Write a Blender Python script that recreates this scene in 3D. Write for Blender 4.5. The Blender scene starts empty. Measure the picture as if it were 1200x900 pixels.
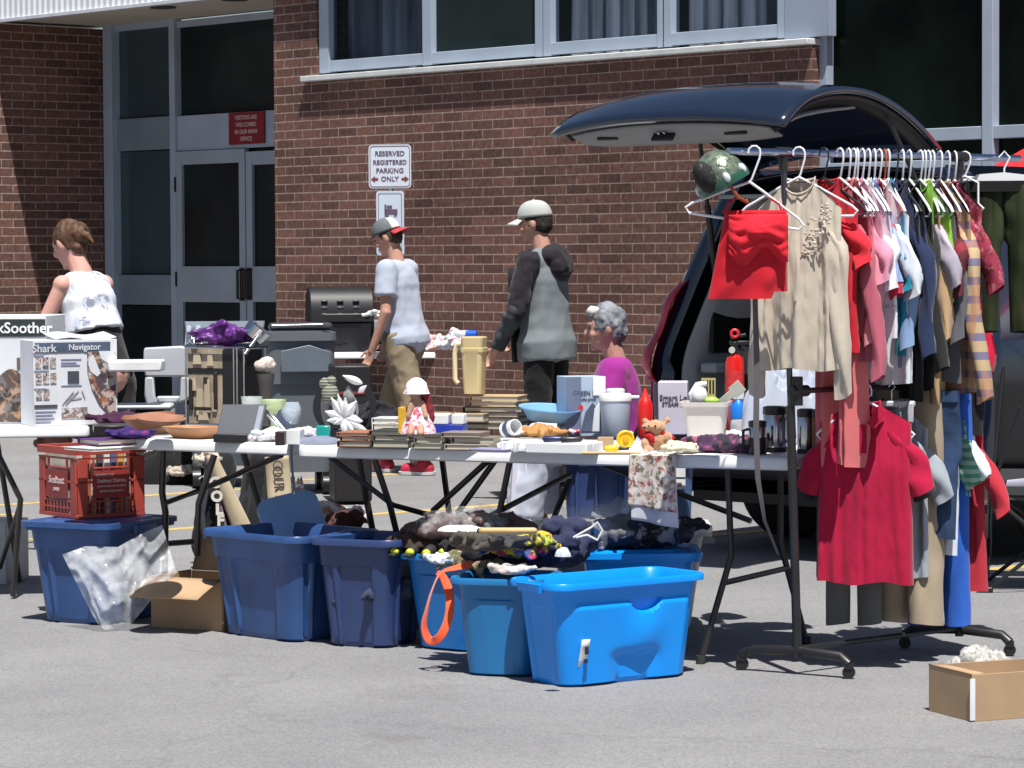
import bpy, bmesh, math, random
from mathutils import Vector, Matrix, Euler, noise
PI = math.pi
rad = math.radians
scene = bpy.context.scene
COL = scene.collection
# ------------------------------------------------------------ camera model
F = 3600.0; H = 1.457; PITCH = math.atan(150 / F); ROLL = 0.0056
fw = Vector((0, math.cos(PITCH), -math.sin(PITCH)))
r0 = Vector((1, 0, 0)); u0 = Vector((0, math.sin(PITCH), math.cos(PITCH)))
rt = r0 * math.cos(ROLL) - u0 * math.sin(ROLL)
up = u0 * math.cos(ROLL) + r0 * math.sin(ROLL)
EYE = Vector((0, 0, H))
def ray(x, y): return fw * F + rt * (x - 600) - up * (y - 450)
def D(x, y, d):
    r = ray(x, y); return EYE + r * (d / r.y)
def G(x, y, z=0.0):
    r = ray(x, y); return EYE + r * ((z - H) / r.z)
def S(d): return F / d
cam = bpy.data.cameras.new('camera'); camo = bpy.data.objects.new('camera', cam)
cam.sensor_width = 36; cam.lens = 36 * F / 1200; cam.clip_end = 500; cam.clip_start = .1
camo.matrix_world = Matrix(((rt.x, up.x, -fw.x, EYE.x), (rt.y, up.y, -fw.y, EYE.y), (rt.z, up.z, -fw.z, EYE.z), (0, 0, 0, 1)))
COL.objects.link(camo); scene.camera = camo
scene.view_settings.view_transform = 'Standard'; scene.view_settings.look = 'None'
scene.view_settings.exposure = 0.5; scene.view_settings.gamma = 1
# ------------------------------------------------------------ light
w = bpy.data.worlds.new('World'); scene.world = w; w.use_nodes = True
nt = w.node_tree; bg = nt.nodes['Background']; bg.inputs[1].default_value = 0.052
sky = nt.nodes.new('ShaderNodeTexSky'); sky.sky_type = 'NISHITA'; sky.sun_disc = False
LD = Vector((-0.075, 0.405, -1.0)).normalized()
sky.sun_elevation = math.asin(-LD.z); sky.sun_rotation = math.atan2(-LD.x, -LD.y)
nt.links.new(sky.outputs[0], bg.inputs[0])
sl = bpy.data.lights.new('sun', 'SUN'); sl.energy = 5.0; sl.angle = rad(.53); sl.color = (1, .965, .9)
so = bpy.data.objects.new('sun', sl); so.rotation_euler = LD.to_track_quat('-Z', 'Y').to_euler(); so.location = (0, 0, 20); COL.objects.link(so)
# ------------------------------------------------------------ materials
_m = {}
def mat(c, rough=.6, metal=0., var=.12, scale=8., bump=.0, bscale=60., trans=0., coat=0., sheen=0., alpha=1., stretch=None, name=None, spec=.5):
    """procedural surface: colour broken up by two noises, optional bump"""
    if isinstance(c, str): c = tuple(((int(c[i:i+2], 16) / 255) ** 2.2) for i in (0, 2, 4))
    key = (c, rough, metal, var, scale, bump, bscale, trans, coat, sheen, alpha, stretch, spec)
    if key in _m: return _m[key]
    m = bpy.data.materials.new(name or 'surface'); m.use_nodes = True
    n = m.node_tree; b = n.nodes['Principled BSDF']
    tc = n.nodes.new('ShaderNodeTexCoord'); mp = n.nodes.new('ShaderNodeMapping')
    n.links.new(tc.outputs['Object'], mp.inputs[0])
    if stretch: mp.inputs['Scale'].default_value = stretch
    nz = n.nodes.new('ShaderNodeTexNoise'); nz.inputs['Scale'].default_value = scale; nz.inputs['Detail'].default_value = 6
    n.links.new(mp.outputs[0], nz.inputs[0])
    rp = n.nodes.new('ShaderNodeValToRGB'); rp.color_ramp.elements[0].position = .3; rp.color_ramp.elements[1].position = .7
    rp.color_ramp.elements[0].color = (*[max(0, v * (1 - var)) for v in c], 1)
    rp.color_ramp.elements[1].color = (*[min(1, v * (1 + var)) for v in c], 1)
    n.links.new(nz.outputs[0], rp.inputs[0]); n.links.new(rp.outputs[0], b.inputs['Base Color'])
    b.inputs['Roughness'].default_value = rough; b.inputs['Metallic'].default_value = metal
    b.inputs['Coat Weight'].default_value = coat; b.inputs['Coat Roughness'].default_value = .05
    b.inputs['Sheen Weight'].default_value = sheen; b.inputs['Alpha'].default_value = alpha
    b.inputs['Transmission Weight'].default_value = trans
    b.inputs['Specular IOR Level'].default_value = spec
    if bump:
        n2 = n.nodes.new('ShaderNodeTexNoise'); n2.inputs['Scale'].default_value = bscale; n2.inputs['Detail'].default_value = 4
        n.links.new(mp.outputs[0], n2.inputs[0])
        bp = n.nodes.new('ShaderNodeBump'); bp.inputs['Strength'].default_value = bump; bp.inputs['Distance'].default_value = .006
        n.links.new(n2.outputs[0], bp.inputs['Height']); n.links.new(bp.outputs[0], b.inputs['Normal'])
    _m[key] = m; return m
def cloth(c, var=.1, bump=.12): return mat(c, rough=.9, var=var, scale=6, bump=bump, bscale=22, sheen=.12, spec=.2)
def plastic(c, rough=.38, var=.05, bump=.05): return mat(c, rough=rough, var=var, scale=5, bump=bump, bscale=25)
def paper(c, var=.06): return mat(c, rough=.85, var=var, scale=10, spec=.2)
def chrome(): return mat((.62, .63, .66), rough=.16, metal=1, var=.04)
def blackmetal(): return mat((.016, .016, .018), rough=.38, var=.2)
def film(c=(.85, .87, .9), op=.45, rough=.12):
    """thin crinkled clear plastic"""
    key = ('film', c, op, rough)
    if key in _m: return _m[key]
    m = bpy.data.materials.new('clear plastic film'); m.use_nodes = True; n = m.node_tree
    b = n.nodes['Principled BSDF']; out = n.nodes['Material Output']
    b.inputs['Base Color'].default_value = (*c, 1); b.inputs['Roughness'].default_value = rough
    tr = n.nodes.new('ShaderNodeBsdfTransparent'); mx = n.nodes.new('ShaderNodeMixShader')
    nz = n.nodes.new('ShaderNodeTexNoise'); nz.inputs['Scale'].default_value = 14; nz.inputs['Detail'].default_value = 5
    tc = n.nodes.new('ShaderNodeTexCoord'); n.links.new(tc.outputs['Object'], nz.inputs[0])
    mr = n.nodes.new('ShaderNodeMapRange'); mr.inputs[1].default_value = .35; mr.inputs[2].default_value = .65
    mr.inputs[3].default_value = max(0, op - .10); mr.inputs[4].default_value = min(1, op + .12)
    n.links.new(nz.outputs[0], mr.inputs[0]); n.links.new(mr.outputs[0], mx.inputs[0])
    n.links.new(tr.outputs[0], mx.inputs[1]); n.links.new(b.outputs[0], mx.inputs[2]); n.links.new(mx.outputs[0], out.inputs[0])
    bp = n.nodes.new('ShaderNodeBump'); bp.inputs['Strength'].default_value = .5; bp.inputs['Distance'].default_value = .02
    n.links.new(nz.outputs[0], bp.inputs['Height']); n.links.new(bp.outputs[0], b.inputs['Normal'])
    _m[key] = m; return m
def patterned(base, spots, scale=30, thr=.55, rough=.85, seed=0, kind='noise'):
    """printed cloth: base colour with blotches of several colours"""
    m = bpy.data.materials.new('printed'); m.use_nodes = True; n = m.node_tree; b = n.nodes['Principled BSDF']
    tc = n.nodes.new('ShaderNodeTexCoord'); cur = None
    b.inputs['Roughness'].default_value = rough
    prev = n.nodes.new('ShaderNodeRGB'); prev.outputs[0].default_value = (*base, 1); prev = prev.outputs[0]
    for i, c in enumerate(spots):
        mp = n.nodes.new('ShaderNodeMapping'); mp.inputs[1].default_value = (seed + i * 7.3, i * 3.1, i * 5.7)
        n.links.new(tc.outputs['Object'], mp.inputs[0])
        nz = n.nodes.new('ShaderNodeTexNoise'); nz.inputs['Scale'].default_value = scale * 1.25; nz.inputs['Detail'].default_value = 5; nz.inputs['Roughness'].default_value = .6; nz.inputs['Distortion'].default_value = .6
        n.links.new(mp.outputs[0], nz.inputs[0])
        mt = n.nodes.new('ShaderNodeMapRange'); mt.interpolation_type = 'SMOOTHSTEP'; mt.inputs[1].default_value = thr - .035; mt.inputs[2].default_value = thr + .045
        n.links.new(nz.outputs[0], mt.inputs[0])
        mx = n.nodes.new('ShaderNodeMix'); mx.data_type = 'RGBA'; mx.inputs[7].default_value = (*c, 1)
        n.links.new(mt.outputs[0], mx.inputs[0]); n.links.new(prev, mx.inputs[6]); prev = mx.outputs[2]
    n.links.new(prev, b.inputs['Base Color']); return m
def striped(c1, c2, period, axis='z', duty=.5, rough=.85, c3=None):
    m = bpy.data.materials.new('striped'); m.use_nodes = True; n = m.node_tree; b = n.nodes['Principled BSDF']
    b.inputs['Roughness'].default_value = rough
    tc = n.nodes.new('ShaderNodeTexCoord'); sx = n.nodes.new('ShaderNodeSeparateXYZ'); n.links.new(tc.outputs['Object'], sx.inputs[0])
    def band(ax, per, dt):
        a = n.nodes.new('ShaderNodeMath'); a.operation = 'DIVIDE'; a.inputs[1].default_value = per; n.links.new(sx.outputs['xyz'.index(ax)], a.inputs[0])
        f = n.nodes.new('ShaderNodeMath'); f.operation = 'FLOORED_MODULO'; f.inputs[1].default_value = 1; n.links.new(a.outputs[0], f.inputs[0])
        g = n.nodes.new('ShaderNodeMath'); g.operation = 'LESS_THAN'; g.inputs[1].default_value = dt; n.links.new(f.outputs[0], g.inputs[0]); return g.outputs[0]
    mx = n.nodes.new('ShaderNodeMix'); mx.data_type = 'RGBA'; mx.inputs[6].default_value = (*c1, 1); mx.inputs[7].default_value = (*c2, 1)
    n.links.new(band(axis, period, duty), mx.inputs[0]); o = mx.outputs[2]
    if c3:
        m2 = n.nodes.new('ShaderNodeMix'); m2.data_type = 'RGBA'; m2.inputs[7].default_value = (*c3, 1); n.links.new(o, m2.inputs[6])
        q = n.nodes.new('ShaderNodeMath'); q.operation = 'MULTIPLY'; q.inputs[1].default_value = .6; n.links.new(band('x', period * .8, .4), q.inputs[0])
        n.links.new(q.outputs[0], m2.inputs[0]); o = m2.outputs[2]
    n.links.new(o, b.inputs['Base Color']); return m
# ------------------------------------------------------------ objects
def setp(o, label=None, cat=None, group=None, kind=None):
    if label: o['label'] = label
    if cat: o['category'] = cat
    if group: o['group'] = group
    if kind: o['kind'] = kind
    return o
def thing(name, label, cat, loc=(0, 0, 0), rz=0., group=None, rot=None):
    o = bpy.data.objects.new(name, None); COL.objects.link(o); o.empty_display_size = .05
    o.location = loc; o.rotation_euler = rot if rot else (0, 0, rz)
    return setp(o, label, cat, group)
def place(o, loc, rz=0., rot=None):
    o.location = loc; o.rotation_euler = rot if rot else (0, 0, rz); return o
class MB:
    def __init__(s): s.bm = bmesh.new(); s.mi = 0
    def _f(s, vs):
        try: f = s.bm.faces.new(vs); f.material_index = s.mi; return f
        except ValueError: return None
    def box(s, c, sz, rot=None, taper=1.):
        c = Vector(c); hx, hy, hz = sz[0] / 2, sz[1] / 2, sz[2] / 2; R = rot or Matrix.Identity(3); v = []
        for z in (-1, 1):
            k = taper if z > 0 else 1
            for x, y in ((-1, -1), (1, -1), (1, 1), (-1, 1)): v.append(s.bm.verts.new(c + R @ Vector((x * hx * k, y * hy * k, z * hz))))
        for f in ((3, 2, 1, 0), (4, 5, 6, 7), (0, 1, 5, 4), (1, 2, 6, 5), (2, 3, 7, 6), (3, 0, 4, 7)): s._f([v[i] for i in f])
        return s
    def loft(s, rings, cap0=True, cap1=True, closed=True):
        R = [[s.bm.verts.new(p) for p in r] for r in rings]; n = len(R[0])
        for a, b in zip(R, R[1:]):
            for i in range(n if closed else n - 1): s._f((a[i], a[(i + 1) % n], b[(i + 1) % n], b[i]))
        if cap0 and closed: s._f(list(reversed(R[0])))
        if cap1 and closed: s._f(R[-1])
        return s
    def cyl(s, p0, p1, ra, rb=None, n=12):
        rb = ra if rb is None else rb; p0 = Vector(p0); p1 = Vector(p1); q = (p1 - p0).to_track_quat('Z', 'Y')
        return s.loft([[p + q @ Vector((math.cos(t) * r, math.sin(t) * r, 0)) for t in [2 * PI * i / n for i in range(n)]] for p, r in ((p0, ra), (p1, rb))])
    def tube(s, pts, r, n=8, rs=None):
        pts = [Vector(p) for p in pts]; rings = []; prev = None
        for i, p in enumerate(pts):
            t = (pts[min(i + 1, len(pts) - 1)] - pts[max(i - 1, 0)]).normalized()
            if prev is None: a = t.orthogonal().normalized()
            else: a = (prev - t * prev.dot(t)).normalized()
            prev = a; b = t.cross(a); rr = rs[i] if rs else r
            rings.append([p + (a * math.cos(2 * PI * k / n) + b * math.sin(2 * PI * k / n)) * rr for k in range(n)])
        return s.loft(rings)
    def lathe(s, prof, c=(0, 0, 0), n=24, sx=1., sy=1., cap0=True, cap1=True):
        c = Vector(c)
        return s.loft([[c + Vector((math.cos(2 * PI * i / n) * r * sx, math.sin(2 * PI * i / n) * r * sy, z)) for i in range(n)] for r, z in prof], cap0, cap1)
    def rr(s, prof, c=(0, 0, 0), n=6, cap0=True, cap1=True, fn=None):
        """rounded-rectangle loft; prof = (w, d, r, z)"""
        c = Vector(c); rings = []
        for w_, d_, r, z in prof:
            ring = []
            for qx, qy, a0 in ((1, 1, 0), (-1, 1, PI / 2), (-1, -1, PI), (1, -1, 1.5 * PI)):
                for k in range(n + 1):
                    a = a0 + PI / 2 * k / n
                    ring.append(Vector((qx * (w_ / 2 - r) + math.cos(a) * r, qy * (d_ / 2 - r) + math.sin(a) * r, z)))
            rings.append([c + (fn(p) if fn else p) for p in ring])
        return s.loft(rings, cap0, cap1)
    def ell(s, c, r, rot=None, nu=16, nv=10):
        c = Vector(c); R = rot or Matrix.Identity(3); rings = []
        for j in range(1, nv):
            a = PI * j / nv
            rings.append([c + R @ Vector((math.cos(2 * PI * i / nu) * math.sin(a) * r[0], math.sin(2 * PI * i / nu) * math.sin(a) * r[1], -math.cos(a) * r[2])) for i in range(nu)])
        b = s.bm.verts.new(c + R @ Vector((0, 0, -r[2]))); t = s.bm.verts.new(c + R @ Vector((0, 0, r[2])))
        Rv = [[s.bm.verts.new(p) for p in q] for q in rings]
        for x, y in zip(Rv, Rv[1:]):
            for i in range(nu): s._f((x[i], x[(i + 1) % nu], y[(i + 1) % nu], y[i]))
        for i in range(nu): s._f((b, Rv[0][(i + 1) % nu], Rv[0][i])); s._f((t, Rv[-1][i], Rv[-1][(i + 1) % nu]))
        return s
    def cap(s, p0, r_0, p1, r_1, n=12):
        """capsule / round cone"""
        p0 = Vector(p0); p1 = Vector(p1); q = (p1 - p0).to_track_quat('Z', 'Y'); rings = []
        for p, r, sg in ((p0, r_0, -1), (p1, r_1, 1)):
            rg = []
            for k in range(4):
                a = PI / 2 * (k + .3) / 4.3; a = a if sg < 0 else PI / 2 - a + .001
                rg.append([p + q @ Vector((math.cos(2 * PI * i / n) * r * math.sin(a), math.sin(2 * PI * i / n) * r * math.sin(a), sg * r * math.cos(a))) for i in range(n)])
            rings += rg
        return s.loft(rings)
    def grid(s, fn, nu, nv, thick=0.):
        V = [[s.bm.verts.new(fn(i / nu, j / nv)) for i in range(nu + 1)] for j in range(nv + 1)]
        for j in range(nv):
            for i in range(nu): s._f((V[j][i], V[j][i + 1], V[j + 1][i + 1], V[j + 1][i]))
        return s
    def poly(s, pts, n, thick):
        """flat outline extruded by n*thick"""
        n = Vector(n) * thick; return s.loft([[Vector(p) for p in pts], [Vector(p) + n for p in pts]])
    def build(s, name, m, parent=None, smooth=True, bevel=0., angle=38, solid=0., sub=0, segs=2):
        me = bpy.data.meshes.new(name); bmesh.ops.recalc_face_normals(s.bm, faces=s.bm.faces)
        s.bm.to_mesh(me); s.bm.free()
        for x in (m if isinstance(m, (list, tuple)) else [m]): me.materials.append(x)
        o = bpy.data.objects.new(name, me); COL.objects.link(o)
        if parent: o.parent = parent
        if smooth:
            me.shade_smooth()
            try: me.set_sharp_from_angle(angle=rad(angle))
            except Exception: pass
        if solid:
            q = o.modifiers.new('s', 'SOLIDIFY'); q.thickness = solid; q.offset = 0
        if bevel:
            q = o.modifiers.new('b', 'BEVEL'); q.width = bevel; q.segments = segs; q.limit_method = 'ANGLE'; q.angle_limit = rad(40)
        if sub:
            q = o.modifiers.new('u', 'SUBSURF'); q.levels = q.render_levels = sub
        return o
def BX(c, sz, name, m, parent=None, bevel=.002, rot=None, taper=1.): return MB().box(c, sz, rot, taper).build(name, m, parent, bevel=bevel)
def remesh(mb, name, m, parent, voxel=.01, it=3, fn=None, fac=.5):
    """union of overlapping closed shapes -> one continuous smooth surface"""
    o = mb.build('tmp', m, None, smooth=False)
    r = o.modifiers.new('r', 'REMESH'); r.mode = 'VOXEL'; r.voxel_size = voxel
    q = o.modifiers.new('q', 'SMOOTH'); q.iterations = it; q.factor = fac
    dg = bpy.context.evaluated_depsgraph_get(); dg.update()
    me = bpy.data.meshes.new_from_object(o.evaluated_get(dg)); bpy.data.objects.remove(o)
    if fn:
        ns = [(v.co.copy(), v.normal.copy()) for v in me.vertices]
        for v, (c, nn) in zip(me.vertices, ns): v.co = fn(c, nn)
    me.name = name; me.materials.clear()
    for x in (m if isinstance(m, (list, tuple)) else [m]): me.materials.append(x)
    me.shade_smooth(); k = bpy.data.objects.new(name, me); COL.objects.link(k)
    if parent: k.parent = parent
    return k
def nz(p, s, seed=0.): return noise.noise(Vector(p) * s + Vector((seed * 13.7, seed * 7.1, seed * 3.3)))
def rdg(p, s, seed=0.): return 1 - 2 * abs(nz(p, s, seed))
def wrinkle(a=.008, s=9, seed=0., st=(1, 1, .55)):
    def f(c, n):
        p = Vector((c.x * st[0], c.y * st[1], c.z * st[2]))
        return c + n * (a * (rdg(p, s, seed) - .6) + a * .5 * nz(c, s * 3, seed + 2))
    return f
def text(s, size, m, parent, loc, rot=(PI / 2, 0, 0), name='lettering', ext=.0012, bold=0., sx=1., align='CENTER'):
    c = bpy.data.curves.new('t', 'FONT'); c.body = s; c.size = size; c.align_x = align; c.align_y = 'CENTER'; c.extrude = ext; c.offset = bold
    c.resolution_u = 3
    o = bpy.data.objects.new('t', c); COL.objects.link(o)
    dg = bpy.context.evaluated_depsgraph_get(); dg.update()
    me = bpy.data.meshes.new_from_object(o.evaluated_get(dg)); bpy.data.objects.remove(o)
    me.name = name; me.materials.clear(); me.materials.append(m)
    k = bpy.data.objects.new(name, me); COL.objects.link(k); k.parent = parent; k.location = loc; k.rotation_euler = rot; k.scale = (sx, 1, 1)
    return k
def join_text(items, name, m, parent):
    """several lines of lettering as one part; items = (string, size, loc, rot)"""
    bm = bmesh.new(); dg = bpy.context.evaluated_depsgraph_get()
    for s_, size, loc, rot in items:
        c = bpy.data.curves.new('t', 'FONT'); c.body = s_; c.size = size; c.align_x = 'CENTER'; c.align_y = 'CENTER'; c.extrude = .001; c.resolution_u = 3; c.offset = size * .015
        o = bpy.data.objects.new('t', c); COL.objects.link(o); dg.update()
        me = bpy.data.meshes.new_from_object(o.evaluated_get(dg)); bpy.data.objects.remove(o)
        me.transform(Matrix.Translation(Vector(loc)) @ Euler(rot).to_matrix().to_4x4()); bm.from_mesh(me)
    me = bpy.data.meshes.new(name); bm.to_mesh(me); bm.free(); me.materials.append(m)
    k = bpy.data.objects.new(name, me); COL.objects.link(k); k.parent = parent; return k
def copy_tree(o, parent=None):
    c = o.copy(); COL.objects.link(c); c.parent = parent
    for ch in list(o.children): copy_tree(ch, c)
    return c
def yaw(v): return math.atan2(v.y, v.x)
def Rz(a): return Matrix.Rotation(a, 3, 'Z')
def Rx(a): return Matrix.Rotation(a, 3, 'X')
def Ry(a): return Matrix.Rotation(a, 3, 'Y')
WHITE = (.78, .78, .78)
# ============================================================ SETTING
TH = rad(48); U = Vector((math.cos(TH), -math.sin(TH), 0)); N = Vector((-math.sin(TH), -math.cos(TH), 0))
P0 = Vector((-.503, 22.8, 0))
WM = Matrix(((U.x, -N.x, 0), (U.y, -N.y, 0), (0, 0, 1)))       # local x along the wall, y into the building
WYAW = -TH
def onwall(x, y, off=0.):
    """local (along, z) of a photo pixel on the wall plane moved off metres toward the camera"""
    r = ray(x, y); p = P0 + N * off; t = (p - EYE).dot(N) / r.dot(N); q = EYE + r * t
    return (q - P0).dot(U), q.z
def asphalt():
    m = bpy.data.materials.new('asphalt'); m.use_nodes = True; n = m.node_tree; b = n.nodes['Principled BSDF']
    tc = n.nodes.new('ShaderNodeTexCoord')
    def N_(sc, det=6, vec=None):
        z = n.nodes.new('ShaderNodeTexNoise'); z.inputs['Scale'].default_value = sc; z.inputs['Detail'].default_value = det; z.inputs['Roughness'].default_value = .65
        n.links.new(vec or tc.outputs['Object'], z.inputs[0]); return z.outputs[0]
    v = n.nodes.new('ShaderNodeTexVoronoi'); v.inputs['Scale'].default_value = 150; n.links.new(tc.outputs['Object'], v.inputs[0])
    bw = n.nodes.new('ShaderNodeRGBToBW'); n.links.new(v.outputs['Color'], bw.inputs[0])
    ra = n.nodes.new('ShaderNodeValToRGB'); e = ra.color_ramp.elements
    e[0].position = .1; e[0].color = (.175, .174, .182, 1); e[1].position = .9; e[1].color = (.268, .265, .272, 1)
    n.links.new(bw.outputs[0], ra.inputs[0])
    rb = n.nodes.new('ShaderNodeValToRGB'); rb.color_ramp.elements[0].position = .3; rb.color_ramp.elements[1].position = .7
    rb.color_ramp.elements[0].color = (.86, .86, .87, 1); rb.color_ramp.elements[1].color = (1.1, 1.1, 1.08, 1)
    n.links.new(N_(.9, 9), rb.inputs[0])
    mx = n.nodes.new('ShaderNodeMix'); mx.data_type = 'RGBA'; mx.blend_type = 'MULTIPLY'; mx.inputs[0].default_value = 1
    n.links.new(ra.outputs[0], mx.inputs[6]); n.links.new(rb.outputs[0], mx.inputs[7])
    # dark oil and patch stains
    rc = n.nodes.new('ShaderNodeValToRGB'); rc.color_ramp.elements[0].position = .27; rc.color_ramp.elements[1].position = .40
    rc.color_ramp.elements[0].color = (.84, .83, .82, 1); rc.color_ramp.elements[1].color = (1, 1, 1, 1)
    n.links.new(N_(1.9, 4), rc.inputs[0])
    m2 = n.nodes.new('ShaderNodeMix'); m2.data_type = 'RGBA'; m2.blend_type = 'MULTIPLY'; m2.inputs[0].default_value = 1
    n.links.new(mx.outputs[2], m2.inputs[6]); n.links.new(rc.outputs[0], m2.inputs[7])
    # hairline cracks
    vc = n.nodes.new('ShaderNodeTexVoronoi'); vc.feature = 'DISTANCE_TO_EDGE'; vc.inputs['Scale'].default_value = .42
    mpn = n.nodes.new('ShaderNodeMapping'); n.links.new(tc.outputs['Object'], mpn.inputs[0])
    ad = n.nodes.new('ShaderNodeMix'); ad.data_type = 'RGBA'; ad.blend_type = 'ADD'; ad.inputs[0].default_value = .35
    zc = n.nodes.new('ShaderNodeTexNoise'); zc.inputs['Scale'].default_value = 3; zc.inputs['Detail'].default_value = 6; n.links.new(tc.outputs['Object'], zc.inputs[0])
    n.links.new(mpn.outputs[0], ad.inputs[6]); n.links.new(zc.outputs['Color'], ad.inputs[7]); n.links.new(ad.outputs[2], vc.inputs[0])
    lt = n.nodes.new('ShaderNodeMath'); lt.operation = 'LESS_THAN'; lt.inputs[1].default_value = .0035; n.links.new(vc.outputs['Distance'], lt.inputs[0])
    m3 = n.nodes.new('ShaderNodeMix'); m3.data_type = 'RGBA'; m3.inputs[7].default_value = (.05, .05, .05, 1)
    ml = n.nodes.new('ShaderNodeMath'); ml.operation = 'MULTIPLY'; ml.inputs[1].default_value = .12; n.links.new(lt.outputs[0], ml.inputs[0])
    n.links.new(ml.outputs[0], m3.inputs[0]); n.links.new(m2.outputs[2], m3.inputs[6])
    n.links.new(m3.outputs[2], b.inputs['Base Color']); b.inputs['Roughness'].default_value = .9; b.inputs['Specular IOR Level'].default_value = .25
    bp = n.nodes.new('ShaderNodeBump'); bp.inputs['Strength'].default_value = .4; bp.inputs['Distance'].default_value = .003
    n.links.new(bw.outputs[0], bp.inputs['Height']); n.links.new(bp.outputs[0], b.inputs['Normal'])
    return m
g = MB(); g.box((0, 60, -.05), (260, 260, .1)); setp(g.build('ground', asphalt(), smooth=False), kind='structure')
def yellow():
    m = patterned((.50, .36, .12), [(.2, .19, .17), (.33, .27, .15)], scale=22, thr=.6, rough=.8); return m
ym = yellow()
ld = Vector((.76, .65, 0)).normalized()
for px_, py_, a, b_ in ((493, 599, -2.6, 6), (843, 627, -.4, 2.4), (392, 560.5, -.5, .5), (190, 580, -1.6, .7), (1190, 665, -.6, 2.2), (60, 600, -3, -.2)):
    c = G(px_, py_); mb = MB(); side = Vector((-ld.y, ld.x, 0)) * .05
    p = c + ld * a; q = c + ld * b_
    mb.poly([p - side, q - side, q + side, p + side], (0, 0, 1), .004); setp(mb.build('parking_line', ym, smooth=False), kind='structure')
# ---- brick
def brickmat(L=.223, Hh=.070, dark=1., offs=0.):
    m = bpy.data.materials.new('brick'); m.use_nodes = True; n = m.node_tree; b = n.nodes['Principled BSDF']
    tc = n.nodes.new('ShaderNodeTexCoord'); sx = n.nodes.new('ShaderNodeSeparateXYZ'); cb = n.nodes.new('ShaderNodeCombineXYZ')
    n.links.new(tc.outputs['Object'], sx.inputs[0])
    a = n.nodes.new('ShaderNodeMath'); a.operation = 'ADD'; n.links.new(sx.outputs[0], a.inputs[0]); n.links.new(sx.outputs[1], a.inputs[1])
    n.links.new(a.outputs[0], cb.inputs[0]); n.links.new(sx.outputs[2], cb.inputs[1])
    br = n.nodes.new('ShaderNodeTexBrick'); n.links.new(cb.outputs[0], br.inputs[0])
    br.inputs['Scale'].default_value = 1; br.inputs['Brick Width'].default_value = L; br.inputs['Row Height'].default_value = Hh
    br.inputs['Mortar Size'].default_value = .0052; br.inputs['Mortar Smooth'].default_value = .3; br.inputs['Bias'].default_value = -.1
    br.inputs['Color1'].default_value = (.18 * dark, .088 * dark, .069 * dark, 1); br.inputs['Color2'].default_value = (.094 * dark, .049 * dark, .042 * dark, 1)
    br.inputs['Mortar'].default_value = (.34, .255, .215, 1)
    z = n.nodes.new('ShaderNodeTexNoise'); z.inputs['Scale'].default_value = 28; z.inputs['Detail'].default_value = 6; n.links.new(tc.outputs['Object'], z.inputs[0])
    z2 = n.nodes.new('ShaderNodeTexNoise'); z2.inputs['Scale'].default_value = .8; z2.inputs['Detail'].default_value = 5; n.links.new(tc.outputs['Object'], z2.inputs[0])
    ad = n.nodes.new('ShaderNodeMath'); ad.operation = 'ADD'; n.links.new(z.outputs[0], ad.inputs[0]); n.links.new(z2.outputs[0], ad.inputs[1])
    mr = n.nodes.new('ShaderNodeMapRange'); mr.inputs[1].default_value = .7; mr.inputs[2].default_value = 1.3; mr.inputs[3].default_value = .55; mr.inputs[4].default_value = 1.42
    n.links.new(ad.outputs[0], mr.inputs[0])
    mx = n.nodes.new('ShaderNodeMix'); mx.data_type = 'RGBA'; mx.blend_type = 'MULTIPLY'; mx.inputs[0].default_value = 1
    n.links.new(br.outputs[0], mx.inputs[6]); n.links.new(mr.outputs[0], mx.inputs[7]); n.links.new(mx.outputs[2], b.inputs['Base Color'])
    b.inputs['Roughness'].default_value = .85; b.inputs['Specular IOR Level'].default_value = .3
    bp = n.nodes.new('ShaderNodeBump'); bp.inputs['Strength'].default_value = .5; bp.inputs['Distance'].default_value = .006; bp.invert = True
    n.links.new(br.outputs[1], bp.inputs['Height'])
    b2 = n.nodes.new('ShaderNodeBump'); b2.inputs['Strength'].default_value = .35; b2.inputs['Distance'].default_value = .004
    n.links.new(z.outputs[0], b2.inputs['Height']); n.links.new(bp.outputs[0], b2.inputs['Normal']); n.links.new(b2.outputs[0], b.inputs['Normal'])
    return m
BR = brickmat(); BR2 = brickmat(.236, .0755)
alu = mat((.36, .43, .53), rough=.45, metal=.0, var=.08, scale=3, spec=.6)
alud = mat((.20, .25, .30), rough=.5, var=.1, scale=3)
glassd = mat((.016, .024, .026), rough=.12, var=.3, scale=1.2, spec=.10)
glassb = mat((.045, .07, .085), rough=.12, var=.25, scale=.9, spec=.6)
school = thing('brick_building', 'brown brick school building with a long window band, curtain wall and recessed entrance', 'building', P0, WYAW)
xl, _ = onwall(322, 200); xr, _ = onwall(952, 200)
z_s = 2.90
REC = 1.2
# main wall: below band, left pier, above band
wl, _ = onwall(371, 60); wr = xr
mb = MB()
mb.box(((xl + xr) / 2, .15, (z_s - .04) / 2), (xr - xl, .3, z_s - .04))
mb.box(((xl + wl) / 2, .15, (z_s - .04 + 5.4) / 2), (wl - xl, .3, 5.4 - z_s + .04))
mb.build('wall', BR, school, smooth=False)
zt = 4.35
MB().box(((wl + xr) / 2 + .001, .15, (zt + 5.4) / 2), (xr - wl, .3, 5.4 - zt)).build('upper_wall', BR, school, smooth=False)
# the return of the recess on the right side is hidden; left return wall faces the camera
ax = (D(127, 200, 1).x / 1.0)
# inner corner A on ray x=127 at plane off = -REC
aloc, _ = onwall(127, 200, -REC)
mb = MB(); mb.box((aloc - .15, REC - 2.3, 1.77), (.3, 4.6, 3.54)); mb.build('entrance_side_wall', BR2, school, smooth=False)
mb = MB(); mb.box((xl + .15, .3 + .45 + .001, 1.77), (.3, .9, 3.54)); mb.build('entrance_return_wall', BR, school, smooth=False)
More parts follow.
